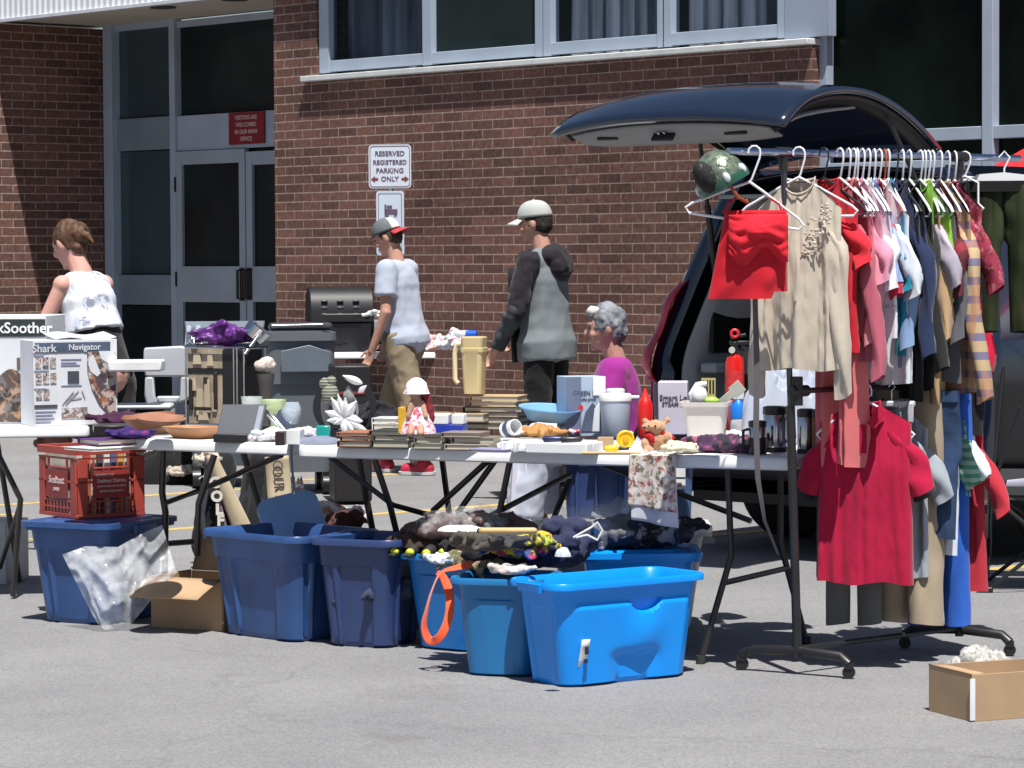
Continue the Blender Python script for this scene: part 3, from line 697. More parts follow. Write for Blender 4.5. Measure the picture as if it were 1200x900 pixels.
# T2/T3 contents
c = T2[0].location
heap('folded_clothes', 'white and tan patterned cloth heaped behind the translucent lid', 'clothes', G(385, 630, .33) + Vector((-.05, .25, 0)), .36, .3, .16, patterned((.62, .56, .54), [(.45, .25, .16), (.7, .68, .68), (.35, .2, .2)], 12, .56), 4, .3)
heap('dark_scarf', 'dark brown scarf lying on top of the pale cloth in the navy tote', 'clothes', G(401, 622, .38) + Vector((0, .1, 0)), .14, .12, .09, cloth((.09, .035, .03)), 5)
heap('folded_clothes', 'dark clothing filling the bottom of the third navy tote', 'clothes', T3[0].location + Vector((0, 0, .16)), .28, .28, .16, cloth((.03, .04, .08)), 6, T3[0].rotation_euler[2])
# T4/T5 heaps
def onp(x, y, z): return G(x, y, z)
bag = heap('brown_bag', 'crumpled brown leather bag under clear wrap on the blue totes', 'bag', onp(545, 634, .40), .50, .30, .13, mat((.075, .042, .038), rough=.5, var=.3, bump=.3, bscale=20), 11, rad(-20), .45, 10, droop=.03)
heap('brown_jacket', 'flat dark brown jacket lying over the corner of the mid blue tote', 'clothes', onp(500, 642, .37), .34, .26, .075, cloth((.045, .028, .022)), 12, rad(-10), .5, 12, droop=.035)
for i, (x, y) in enumerate(((468, 642), (486, 643), (505, 644), (524, 643))):
    q = onp(x, y, .374) + Vector((0, -.022, 0)); t = thing('work_glove', ['black work glove with lime yellow tip, leftmost of four along the tote rim', 'black work glove with round yellow tip, second from the left on the tote rim', 'black work glove with lime yellow tip, third from the left on the tote rim', 'black work glove with yellow tip beside the camouflage strap'][i], 'glove', q, rad(-20), 'gloves hanging over the tote rim')
    remesh(MB().cap((0, .06, .01), .026, (0, -.02, -.004), .022).cap((-.014, -.02, -.004), .011, (-.016, -.06, -.02), .009).cap((.005, -.02, -.004), .011, (.004, -.065, -.02), .009), 'shell', mat((.02, .02, .018), rough=.8), t, .006, 2)
    MB().ell((0, -.045, -.008), (.017, .013, .015)).build('tip', mat((.52, .6, .03), rough=.6, var=.2, scale=40), t)
cw = heap('clear_wrap', 'crinkled clear plastic wrap with a white paper laid over the brown bag', 'wrap', onp(535, 622, .44), .34, .24, .11, film(op=.12, rough=.05), 13, rad(-10), .7, 12, droop=.02)
heap('white_paper', 'white sheet of paper inside the clear wrap', 'paper', onp(540, 622, .475), .17, .10, .02, paper((.75, .76, .8)), 14, rad(-8), .3)
rod = thing('wooden_dowel', 'pale wooden handle lying across the heap on the blue totes', 'tool handle', onp(596, 622, .515), rad(-4)); MB().cyl((-.09, 0, 0), (.085, 0, 0), .0115).ell((.085, 0, 0), (.014, .0115, .0115)).ell((-.09, 0, 0), (.014, .0125, .0125)).build('shaft', mat((.55, .36, .15), rough=.45, var=.2, stretch=(1, 8, 8)), rod)
def cap_(name, label, loc, m1, rz, s=1., seed=0):
    t = thing(name, label, 'hat', loc, rz)
    MB().lathe([(.088 * s, 0), (.09 * s, .02), (.085 * s, .05), (.066 * s, .082), (.035 * s, .1), (.004, .104)], n=20).build('crown', m1, t)
    MB().grid(lambda u, v: Vector(((.085 + v * .06 * math.sin(PI * u)) * math.cos((u - .5) * 2.2) * s, (.085 + v * .06 * math.sin(PI * u)) * math.sin((u - .5) * 2.2) * s, .004 - .014 * v * math.sin(PI * u))), 14, 4).build('peak', m1, t, solid=.003)
    return t
heap('camouflage_strap', 'knotted camouflage patterned strap at the corner of the turquoise tote', 'strap', onp(553, 666, .35), .26, .10, .07, patterned((.2, .15, .09), [(.06, .055, .03), (.38, .3, .2), (.1, .12, .05)], 30, .53), 15, rad(-35), .5, droop=.03)
heap('black_shirt', 'black shirt bunched up beneath the colourful cloth', 'clothes', onp(585, 662, .355), .42, .30, .11, cloth((.018, .016, .02)), 16, rad(-25), .5)
heap('olive_hat', 'faded olive fabric cap lying behind the colourful cloth', 'hat', onp(568, 645, .43), .20, .16, .08, cloth((.085, .075, .06)), 17, 0, .4)
heap('grey_hat', 'dark grey fabric cap beside the wooden handle', 'hat', onp(590, 642, .44), .17, .14, .07, cloth((.05, .05, .055)), 27, 0, .4)
pm_ = patterned((.02, .03, .04), [(.05, .12, .5), (.55, .5, .03), (.55, .04, .12), (.03, .03, .1), (.7, .42, .03)], 11, .56, seed=2)
heap('colourful_cloth', 'bunched cloth printed in blue, yellow and pink patches', 'clothes', onp(612, 652, .40), .24, .20, .10, pm_, 18, .3, .5, droop=.02)
heap('yellow_cloth', 'yellow and lime cloth at the back of the colourful heap', 'clothes', onp(622, 640, .44), .15, .10, .06, patterned((.5, .42, .05), [(.3, .4, .04), (.04, .04, .04)], 20, .55), 19, .5, .5)
heap('navy_jacket', 'navy jacket with white tag slumped between two bright blue totes', 'clothes', onp(655, 664, .35), .24, .24, .20, cloth((.028, .032, .075)), 20, .2, .5)
heap('white_tag_cloth', 'small white cloth tag on the navy jacket', 'cloth', onp(660, 652, .47), .05, .04, .03, cloth((.55, .62, .7)), 21)
heap('white_sock', 'crumpled white sock at the rim of the turquoise tote', 'sock', onp(597, 673, .36), .16, .07, .04, cloth((.55, .5, .48)), 22, -.3, .5)
heap('pale_gloves', 'small pale blue and white gloves at the rim left of the camouflage strap', 'gloves', onp(520, 661, .36), .11, .08, .04, patterned((.6, .62, .68), [(.15, .25, .5)], 30, .55), 23, -.3, .5)
# orange ribbon loop
orb = setp(bpy.data.objects.new('x', None), None) if False else None
om = mat((.85, .10, .025), rough=.75, var=.12, scale=12, sheen=.3)
L0 = [(553, 661), (535, 665), (517, 671), (507, 690), (500, 715), (497, 735), (503, 750), (513, 749), (522, 735), (527, 715), (526, 693), (519, 676), (512, 671)]
pts = [D(x, y, 10.72 - .03 * math.sin(i)) for i, (x, y) in enumerate(L0)]
mb = MB(); c0 = pts[0].copy(); wdir = Vector((.55, .8, .1)).normalized()
def rib(u, v):
    def cr_(f):
        f = min(max(f, 0), len(pts) - 1.001); i = int(f); t_ = f - i; p_0 = pts[max(i - 1, 0)]; p_1 = pts[i]; p_2 = pts[i + 1]; p_3 = pts[min(i + 2, len(pts) - 1)]
        return .5 * (2 * p_1 + (p_2 - p_0) * t_ + (2 * p_0 - 5 * p_1 + 4 * p_2 - p_3) * t_ ** 2 + (3 * p_1 - p_0 - 3 * p_2 + p_3) * t_ ** 3)
    f = u * (len(pts) - 1); q = cr_(f)
    a = rad(30 + 50 * math.sin(u * 7)); tg = (cr_(f + .15) - cr_(f - .15)).normalized(); nn_ = tg.cross(Vector((0, -1, 0))).normalized()
    wv = (nn_ * math.cos(a) + Vector((0, 1, 0)) * math.sin(a)); return q - c0 + wv * (v - .5) * .032
mb.grid(rib, 140, 3); rb_ = setp(mb.build('orange_ribbon', om, solid=.002, sub=1), 'wide orange ribbon looped down between two blue totes', 'ribbon'); rb_.location = c0
# plastic bag of dark clothes on T7
heap('dark_clothes_bundle', 'bundle of navy and black clothes inside a clear plastic bag', 'clothes', onp(745, 640, .385), .46, .30, .16, patterned((.022, .024, .045), [(.3, .32, .4), (.01, .01, .015)], 9, .58), 30, 0, .45)
heap('clear_plastic_bag', 'shiny clear plastic bag around the dark clothes on the lidded blue tote', 'plastic bag', onp(735, 640, .382), .58, .36, .20, film(op=.16, rough=.05), 31, .1, .75, 14)
hg = MB(); b0_ = onp(700, 626, .50); hp = [D(x, y, b0_.y - .12) for x, y in ((672, 630), (693, 618), (700, 612), (706, 622), (700, 633), (688, 627), (675, 630))]
hg.tube([q - hp[0] for q in hp], .004); setp(hg.build('wire_hanger', mat((.7, .68, .65), rough=.4), None), 'pale clothes hanger lying in the clear plastic bag', 'hanger').location = hp[0]
# blue boxes on T8
def storage_box(label, x0, x1, yb, z, h, m, dep, name='storage_box', ribs=3):
    a = G(x0, yb, z); b = G(x1, yb, z); t = thing(name, label, 'storage bin', ((a.x + b.x) / 2, (a.y + b.y) / 2 + dep / 2, z), yaw(b - a)); w_ = (b - a).length
    MB().rr([(w_ * .92, dep * .92, .03, 0), (w_, dep, .035, h * .9), (w_ + .02, dep + .02, .035, h * .9), (w_ + .02, dep + .02, .035, h)]).build('body', m, t)
    if ribs:
        mb = MB()
        for k in range(ribs): BX(((k - (ribs - 1) / 2) * w_ * .3, -dep / 2 + .003, h * .43), (.012, .016, h * .8), 'rib', m, t, .002)
    return t, w_
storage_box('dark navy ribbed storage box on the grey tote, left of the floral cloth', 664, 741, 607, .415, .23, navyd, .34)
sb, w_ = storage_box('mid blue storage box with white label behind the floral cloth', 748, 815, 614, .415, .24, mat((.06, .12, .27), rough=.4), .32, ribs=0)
BX((w_ * .25, -.17, .2), (.055, .004, .034), 'label', paper((.75, .75, .75)), sb, 0); BX((w_ * .25, -.17, .155), (.055, .004, .04), 'label', paper((.75, .75, .75)), sb, 0)
BX((w_ * .25, -.1725, .155), (.025, .002, .015), 'printed_mark', paper((.2, .2, .25)), sb, 0)
# --------------------------------------------------------------- cardboard boxes
card = mat((.40, .27, .16), rough=.85, var=.1, scale=6, bump=.06, bscale=8)
cardd = mat((.33, .215, .125), rough=.85, var=.12, scale=6)
def carton(label, c, w_, d_, h, rz, flaps, m=card, name='cardboard_box', th=.004):
    t = thing(name, label, 'box', c, rz)
    mb = MB(); mb.box((0, -d_ / 2, h / 2), (w_, th, h)).box((0, d_ / 2, h / 2), (w_, th, h)).box((-w_ / 2, 0, h / 2), (th, d_ - th * 2.2, h)).box((w_ / 2, 0, h / 2), (th, d_ - th * 2.2, h)).box((0, 0, th), (w_ - .012, d_ - .012, th))
    mb.build('body', m, t, bevel=.0015)
    for side, L, ang in flaps:
        mb = MB()
        if side == 'f': mb.box((0, -d_ / 2, h), (1, 1, 1)); 
        mb = MB(); wf = w_ if side in 'fb' else d_
        mb.grid(lambda u, v: Vector(((u - .5) * wf * (1 - .04 * v), -L * v, .006 * math.sin(v * 3) * L * 4)), 4, 5)
        o = mb.build('flap', m, t, solid=th)
        zr = {'f': 0, 'l': -PI / 2, 'r': PI / 2, 'b': PI}[side]
        off = {'f': (0, -d_ / 2 - .003), 'b': (0, d_ / 2 + .003), 'l': (-w_ / 2 - .003, 0), 'r': (w_ / 2 + .003, 0)}[side]
        o.location = (off[0], off[1], h + .002); o.rotation_euler = (rad(ang), 0, zr)
    return t
a = G(176, 733); b = G(250, 741); v = (b - a).normalized(); p = Vector((-v.y, v.x, 0)); cc = (a + b) / 2 + p * .14
carton('open cardboard box wedged between the plastic sheet and a navy tote, flap hanging out', (cc.x, cc.y, 0), .34, .28, .20, yaw(v) + .2, (('f', .17, 22), ('l', .13, 35), ('b', .13, -70)), card)
a = G(1080, 834); b = G(1139, 846); 
t = carton('low open cardboard box with clear plastic inside, at the lower right corner', (0, 0, 0), .40, .26, .148, 0, (('l', .05, 178),), card)
v1 = (b - a).normalized(); q = G(1202, 843); v2 = (q - b).normalized()
# left face runs along v1, right face along v2 : orient local x along v2
yy = yaw(v2) + rad(8); t.rotation_euler = (0, 0, yy); vx = Vector((math.cos(yy), math.sin(yy), 0)); vy = Vector((-vx.y, vx.x, 0)); cc = b + vx * .20 + vy * .13; t.location = (cc.x, cc.y, 0)
MB().box((-.20, -.1335, .07), (.018, .003, .13)).build('tape', mat((.7, .72, .75), rough=.3), t)
heap('plastic_wrap', 'crumpled cloudy plastic bag bulging out of the low cardboard box', 'plastic bag', G(1140, 812, .05) + Vector((.06, .20, 0)), .17, .17, .15, film((.75, .73, .69), .5, .2), 41, .4, wr=1.5)
t = thing('plastic_jug', 'cloudy plastic jug cut off by the right edge, standing in the low cardboard box', 'jug', G(1200, 838, .01) + Vector((.10, .14, 0)))
MB().lathe([(.055, 0), (.06, .05), (.055, .11), (.03, .15), (.028, .2), (.045, .24), (.035, .28), (.015, .30)], n=20).build('body', film((.75, .7, .62), .75, .3), t)
MB().lathe([(.046, .235), (.048, .25), (.036, .28)], n=20).build('band', mat((.35, .28, .06), rough=.6), t)
# plastic sheet leaning on T1
O = [(73, 650), (100, 640), (138, 641), (160, 628), (190, 616), (203, 652), (207, 672), (180, 690), (168, 712), (152, 736), (134, 722), (122, 737), (112, 728), (92, 690)]
cO = D(140, 680, 11.95)
cm = Vector((140, 680)); mb = MB()
TP = [(73, 650), (100, 640), (138, 641), (165, 626), (190, 615)]; BT = [(112, 728), (122, 738), (150, 736), (180, 700), (207, 671)]
def sh_(u, v):
    f = u * 4; i = min(int(f), 3); f -= i
    x = TP[i][0] * (1 - f) + TP[i + 1][0] * f; y = TP[i][1] * (1 - f) + TP[i + 1][1] * f; x2 = BT[i][0] * (1 - f) + BT[i + 1][0] * f; y2 = BT[i][1] * (1 - f) + BT[i + 1][1] * f
    x += (x2 - x) * v; y += (y2 - y) * v
    p_ = (u * 2.2 + v * .5, v * 1.1 - u * .5, 0)
    return D(x, y, 11.98 + (735 - y) * .0011 - .05 * math.sin(PI * min(1, u * 1.3)) * math.sin(PI * v) - .030 * rdg(p_, 1.7, 3) - .018 * rdg((u * 5 + v, v * 2.4, 3), 1.6, 6)) - cO
mb.grid(sh_, 60, 50); setp(mb.build('plastic_sheet', film((.80, .83, .88), .34, .05), None, angle=80), 'shiny silvery clear plastic bag leaning against the first navy tote', 'plastic bag').location = cO
# --------------------------------------------------------------- milk crate
red_c = mat((.37, .058, .042), rough=.45, var=.1, scale=5)
cr = thing('milk_crate', 'faded red plastic milk crate full of magazines standing on a lidded tote', 'crate')
bl = G(32, 604, .412); bc = G(90, 609, .412); brr = G(171, 608, .412)
v = (brr - bc).normalized(); v.z = 0; p = Vector((-v.y, v.x, 0)); Wc, Dc, Hc = .315, .33, .285
cc = bc + v * Wc / 2 + p * Dc / 2; cyaw = rad(36); v = Vector((math.cos(cyaw), math.sin(cyaw), 0)); p = Vector((-v.y, v.x, 0)); cc = bc + v * Wc / 2 + p * Dc / 2
cr.location = (cc.x, cc.y, .414); cr.rotation_euler = (0, 0, cyaw)
mb = MB(); th = .008
def fbox(side, s0, s1, z0, z1, t_=th, o=0.):
    L = Wc if side in (0, 2) else Dc; sM = (s0 + s1) / 2; w_ = s1 - s0
    a_ = side * PI / 2; R = Rz(a_); dist = (Dc if side in (0, 2) else Wc) / 2 - t_ / 2 + o
    mb.box(R @ Vector((sM, -dist, (z0 + z1) / 2)), (w_, t_, z1 - z0), R)
for side in range(4):
    L = (Wc if side in (0, 2) else Dc); e = .004
    fbox(side, -L / 2 + e, L / 2 - e, .255, .285, .012, .006); fbox(side, -L / 2 + e, L / 2 - e, .235, .243)
    fbox(side, -L / 2 + e, L / 2 - e, 0, .016); fbox(side, -L / 2 + e, L / 2 - e, .140, .150)
    for s_ in (-1, 1): fbox(side, s_ * (L / 2 - .03) - .022, s_ * (L / 2 - .03) + .022, .0165, .2345)
    n_ = 9
    for k in range(n_):
        s0 = -L / 2 + .05 + (L - .1) * k / (n_ - 1); fbox(side, s0 - .0035, s0 + .0035, .017, .068)
    fbox(side, -L / 2 + .05, L / 2 - .05, .062, .070); fbox(side, -L / 2 + .05, L / 2 - .05, .036, .041, th - .001)
    fbox(side, -.075, .075, .196, .204); 
    for s_ in (-.078, .078): fbox(side, s_ - .004, s_ + .004, .197, .2345)
mb.box((0, 0, .006), (Wc - .02, Dc - .02, .008)); mb.build('basket', red_c, cr, bevel=.0015)
redp = mat((.27, .03, .028), rough=.5, var=.15)
for side in range(4):
    mb = MB(); L = (Wc if side in (0, 2) else Dc); fbox(side, -L / 2 + .075, L / 2 - .075, .078, .190, .004, .003); pn = mb.build('label_panel', redp, cr)
    if side in (0, 3):
        a_ = side * PI / 2; R = Rz(a_); dist = (Dc if side in (0, 2) else Wc) / 2 + .0035
        lm = mat((.62, .5, .48), rough=.6)
        if side == 3: its = [('Sealtest', .042, R @ Vector((0, -dist, .148)), (PI / 2, 0, a_)), ('DAIRY', .02, R @ Vector((0, -dist, .110)), (PI / 2, 0, a_))]
        else: its = [('PROPERTY OF', .013, R @ Vector((-.03, -dist, .171)), (PI / 2, 0, a_)), ('Sealtest Dairies', .021, R @ Vector((0, -dist, .148)), (PI / 2, 0, a_)), ('UNAUTHORIZED USE PROHIBITED', .0085, R @ Vector((0, -dist, .126)), (PI / 2, 0, a_)), ('RETURN WHEN EMPTY', .0105, R @ Vector((0, -dist, .106)), (PI / 2, 0, a_))]
        join_text(its, 'lettering', lm, cr)
rnd = random.Random(4)
colsM = [(.6, .58, .52), (.5, .08, .05), (.55, .4, .3), (.08, .08, .1), (.7, .7, .68), (.1, .14, .3), (.6, .3, .1)]
for i in range(9):
    x = -.125 + i * .031; h_ = .25 + rnd.random() * .03
    q = cr.location + Rz(cyaw) @ Vector((x, 0, .0125))
    o = BX((0, 0, h_ / 2), (.024, .27, h_), 'magazine', paper(colsM[i % 7], .2), None, .001); place(o, q, cyaw)
    setp(o, ('cream magazine at the left end inside the milk crate', 'red magazine second from the left inside the milk crate', 'tan magazine third from the left inside the milk crate', 'black magazine fourth from the left inside the milk crate', 'white magazine in the middle of the milk crate', 'dark blue magazine just right of the middle of the milk crate', 'orange magazine third from the right inside the milk crate', 'cream magazine second from the right inside the milk crate', 'red magazine at the right end inside the milk crate')[i], 'magazine', 'magazines in the milk crate')
def book(label, x, y, z, w_, d_, h, col, rz=0., pages=True, group=None, name='book', cat='book', dx=0., dy=0.):
    q = G(x, y, z); t = thing(name, label, cat, (q.x + dx, q.y + dy, z), rz, group)
    mc = mat(col, rough=.55, var=.12, scale=12)
    mb = MB(); mb.box((0, 0, .0015), (w_, d_, .003)).box((0, 0, h - .0015), (w_, d_, .003)).box((0, d_ / 2 - .0015, h / 2), (w_, .003, h - .0062)); mb.build('cover', mc, t, bevel=.0008)
    mb = MB()
    mb.box((0, -.003, h / 2), (w_ - .008, d_ - .014, h - .0066)); mb.build('page_block', mat((.50, .46, .38), rough=.9, var=.15, scale=3, stretch=(1, 1, 160), bump=.3, bscale=2), t)
    return t
pb_ = cr.location
book('book with purple and red cover lying across the top of the milk crate', 130, 522, .72, .24, .17, .022, (.09, .02, .16), cyaw, dy=.12)
book('white magazine lying on the milk crate beneath the purple book', 115, 529, .703, .22, .2, .012, (.72, .7, .7), cyaw + .1, dy=.12, name='magazine', cat='magazine')
# things under table A
q = G(8, 684); wb = thing('white_carton', 'white glossy box with small dark marks standing on the ground under the left table', 'box', (q.x - .16, q.y + .14, 0), rad(-14))
BX((.0, 0, .14), (.40, .26, .28), 'body', mat((.42, .43, .45), rough=.5), wb)
mb = MB(); mb.box((.13, -.1315, .07), (.05, .002, .035)).box((.13, -.1315, .13), (.03, .002, .03)).box((.10, -.1315, .24), (.05, .002, .012)); mb.build('printed_mark', mat((.05, .05, .05), rough=.6), wb)
# ============================================================ GOODS ON THE TABLES
Z1 = TZ + .0015
def T(x, y, z=Z1): return G(x, y, z)
def pxm(y): return (y - 300) / .717
whitep = plastic((.70, .71, .73)); black = plastic((.015, .015, .017)); pinkskin = (.52, .30, .22)
# ---- left appliance boxes
q = T(62, 497); s_ = S(q.y)
A1 = thing('appliance_box', 'tall white appliance box with a dark banner at the far left of the table', 'box', (q.x - .31, q.y + .24, Z1), rad(-8))
hA = 122 / s_ + .02
BX((0, 0, hA / 2), (.60, .30, hA), 'carton', paper((.66, .68, .72)), A1, .003)
BX((0, -.1515, hA - .055), (.598, .003, .075), 'banner', paper((.035, .045, .05)), A1, 0)
BX((0, -.1515, hA - .008), (.598, .003, .016), 'banner_edge', paper((.75, .75, .76)), A1, 0)
join_text([('BackSoother', .066, (.16, -.1545, hA - .056), (PI / 2, 0, 0))], 'lettering', paper((.8, .8, .82)), A1)
mb = MB(); mb.grid(lambda u, v: Vector((.02 + u * .275, -.153, .006 + v * (.13 + .10 * math.exp(-((u - .45) * 3.2) ** 2)))), 24, 6); mb.build('printed_picture', patterned((.10, .07, .06), [(.42, .25, .14), (.02, .02, .02), (.4, .27, .2), (.16, .15, .16)], 11, .55, seed=8), A1)
BX((.20, -.153, .26), (.06, .002, .05), 'printed_mark', paper((.14, .12, .11)), A1, 0)
q = T(28, 500); q2 = T(126, 497); w_ = (q2 - q).length; s_ = S(q.y)
hB = 101 / s_
A2 = thing('appliance_box', 'white vacuum cleaner box with small printed pictures, in front of the taller box', 'box', ((q.x + q2.x) / 2, (q.y + q2.y) / 2 + .10, Z1), yaw(q2 - q))
BX((0, 0, hB / 2), (w_, .19, hB), 'carton', paper((.68, .69, .74)), A2, .002)
def onA(px0, py0, px1, py1, m, name, yo=.0): 
    x0 = (px0 - 77) / s_ * 1.0; x1 = (px1 - 77) / s_; z1 = (499 - py0) / s_; z0 = (499 - py1) / s_
    return ((x0 + x1) / 2, -.0965 - yo, (z0 + z1) / 2), (x1 - x0, .0025, z1 - z0), m, name
mb = MB(); c_, z_, _, _ = onA(27, 401, 120, 413, 0, ''); mb.box(c_, z_); mb.build('banner', paper((.085, .11, .17), .3), A2)
join_text([('Shark', .047, (-.14, -.099, (499 - 408) / s_), (PI / 2, 0, 0)), ('Navigator', .036, (.04, -.099, (499 - 407) / s_), (PI / 2, 0, 0))], 'lettering', paper((.6, .62, .66)), A2)
mb = MB()
thm = patterned((.26, .24, .24), [(.42, .36, .32), (.08, .07, .08), (.3, .15, .12), (.55, .55, .56)], 42, .53, seed=4)
for r_ in range(3):
    for k in range(3 if r_ < 2 else 2):
        c_, z_, _, _ = onA(27.5 + k * 9 + r_ * .3, 418 + r_ * 18.5, 34.8 + k * 9 + r_ * .3, 431 + r_ * 18.5, 0, ''); BX(c_, z_, 'printed_thumbnail', thm, A2, 0)
c_, z_, _, _ = onA(59, 478, 91, 491, 0, ''); BX(c_, z_, 'printed_strip', thm, A2, 0)
for q_ in ((67, 435, 81, 449.5), (26, 474, 54, 478)): c_, z_, _, _ = onA(*q_, 0, ''); BX(c_, z_, 'printed_block', paper((.07, .075, .10)), A2, 0)
mb = MB()
for (x0, x1, y) in [(59, 84, 421), (59, 78, 425), (59, 82, 428), (59, 84, 452), (26, 38, 416), (26, 44, 434), (26, 40, 455), (27, 52, 482), (27, 48, 486), (27, 50, 490), (27, 46, 494)]:
    c_, z_, _, _ = onA(x0, y - .6, x1, y + .6, 0, ''); mb.box(c_, z_)
mb.build('fine_print', paper((.25, .27, .38)), A2)
mb = MB(); X_ = lambda px_, py_: Vector(((px_ - 77) / s_, -.0985, (499 - py_) / s_))
mb.poly([X_(*p) for p in ((91, 413), (126, 413), (126, 490), (118, 488), (105, 474), (96, 455), (91, 435))], (0, -1, 0), .002)
mb.build('printed_panel', patterned((.09, .06, .07), [(.36, .13, .05), (.45, .42, .4), (.04, .04, .05), (.5, .4, .36)], 16, .55, seed=9), A2)
mb = MB(); mb.poly([X_(*p) for p in ((105, 412), (124, 412), (126, 420), (123, 428), (117, 427), (108, 421))], (0, -1, 0), .004); mb.poly([X_(*p) for p in ((93, 420), (98, 416), (104, 430), (107, 438), (103, 442), (95, 436), (92, 428))], (0, -1, 0), .004)
mb.build('printed_vacuum', paper((.66, .68, .72)), A2)
mb = MB()
for a_, b_ in (((60, 474), (74, 459)), ((64, 474), (80, 458)), ((69, 468), (84, 466)), ((84, 458), (88, 468)), ((104, 440), (117, 478)), ((112, 430), (116, 462))):
    mb.tube([X_(*a_), X_(*b_)], .0016, 5)
mb.build('printed_line_drawing', paper((.2, .19, .2)), A2)
mb = MB(); mb.grid(lambda u, v: Vector((-w_ / 2 + .1 + u * (w_ - .1), -.09 + v * .17, hB + .003 + v * .02 + .008 * math.sin(u * 7))), 10, 4); mb.build('flap', paper((.72, .73, .75)), A2, solid=.004)
def place_box(label, px0, px1, py, h, dep, m, name='box', cat='box', z=Z1, bev=.002, dr=0., up=0.):
    a = T(px0, py, z); b = T(px1, py, z); w_ = (b - a).length; v = b - a
    t = thing(name, label, cat, ((a.x + b.x) / 2, (a.y + b.y) / 2 + dep / 2, z), yaw(v) + dr)
    o = BX((0, 0, h / 2), (w_, dep, h), 'body', m, t, bev); return t, w_
t, _ = place_box('black glossy magazine stack between the vacuum box and the wooden bowls', 106, 146, 507, .028, .2, mat((.012, .012, .016), rough=.3), 'magazine_stack', 'magazines', dr=.25)
heap('dark_purple_cloth', 'dark purple and red folded cloth beside the wooden bowls', 'clothes', T(140, 498), .22, .18, .06, cloth((.05, .012, .04)), 51, .2)
heap('indigo_cloth', 'indigo cloth with red edge hanging at the corner of the middle table', 'clothes', T(152, 513), .20, .16, .05, patterned((.03, .01, .12), [(.3, .02, .1)], 20, .6), 52, .2)
# bowls
wood = mat((.34, .185, .10), rough=.5, var=.3, scale=5, stretch=(1, 1, 9))
def bowl(label, x, y, r, h, m, rz=0, z=Z1, dy=0., tilt=(0, 0), name='wooden_bowl', sy=1.):
    q = T(x, y, z); t = thing(name, label, 'bowl', (q.x, q.y + r * .6 + dy, z), rot=(rad(tilt[0]), rad(tilt[1]), rz))
    MB().lathe([(r * .45, 0), (r * .5, 0), (r * .8, h * .45), (r, h), (r * .965, h), (r * .77, h * .48), (r * .4, h * .12), (.001, h * .1)], n=36, sy=sy, cap1=False).build('body', m, t, angle=50); return t
bowl('large shallow wooden bowl holding smaller bowls, left end of the middle table', 178, 510, .125, .075, wood)
bowl('small wooden bowl nested inside the large one, tipped to the left', 172, 503, .105, .05, mat((.30, .13, .07), rough=.5, var=.3, scale=6), z=Z1 + .05, dy=.02, tilt=(4, -5))
bowl('reddish wooden plate resting on top of the nested bowls', 184, 498, .10, .025, mat((.34, .16, .10), rough=.5, var=.3, scale=6), z=Z1 + .085, dy=.02, tilt=(6, 4), name='wooden_plate')
a = T(193, 513); b = T(256, 516); t = thing('wooden_tray', 'long tan wooden dish in front of the chrome frame case', 'tray', ((a.x + b.x) / 2, (a.y + b.y) / 2 + .08, Z1), yaw(b - a))
MB().rr([(.16, .1, .03, 0), (.235, .17, .05, .045), (.225, .16, .048, .045), (.15, .09, .03, .01)]).build('body', mat((.50, .24, .11), rough=.45, var=.25, scale=5, stretch=(1, 1, 6)), t)
# white booster chair with tray
q = T(171, 500); q.y += .42; s_ = S(q.y); sc = 1 / s_
ch = thing('booster_seat', 'white plastic child booster seat with square hole in its back and a white tray', 'child seat', (q.x, q.y, Z1))
def fr_(x, y): return Vector(((x - 171) * sc, 0, (502 - y) * sc - .01))
mb = MB()
out = [fr_(*p) for p in ((133, 420), (137, 413), (150, 411), (200, 411), (206, 413), (205, 425), (210, 450), (212, 468), (204, 476), (190, 478), (170, 478), (158, 486), (134, 486), (131, 470), (156, 466), (156, 444), (133, 441))]
hole = [fr_(*p) for p in ((170, 452), (196, 452), (199, 466), (196, 470), (172, 470))]
# back shell as bars around the hole
mb = MB()
def slab(pts, th=.05, y=0): mb.poly([p + Vector((0, y, 0)) for p in pts], (0, 1, 0), th)
slab([fr_(*p) for p in ((156, 413), (200, 411), (206, 413), (207, 430), (208, 447), (157, 447), (155, 430))])
slab([fr_(*p) for p in ((157, 447), (167, 447), (168, 470), (172, 478), (158, 480), (156, 468))]); slab([fr_(*p) for p in ((199, 447), (208, 447), (212, 468), (206, 475), (195, 478), (198, 470))])
slab([fr_(*p) for p in ((170, 470), (198, 470), (195, 478), (172, 478))])
mb.build('backrest', mat((.44, .46, .50), rough=.4, var=.03), ch, bevel=.008)
BX(fr_(158, 480) + Vector((0, -.09, 0)), (.25, .18, .020), 'seat', mat((.50, .52, .56), rough=.4), ch, .012)
for sx_ in (-1, 1): BX(fr_(160, 486) + Vector((sx_ * .1, -.05, -.018)), (.035, .16, .05), 'foot', mat((.5, .52, .55), rough=.4), ch, .006)
BX(fr_(153, 432) + Vector((0, -.16, 0)), (62 * sc, .16, .048), 'tray', mat((.75, .76, .78), rough=.35), ch, .008)
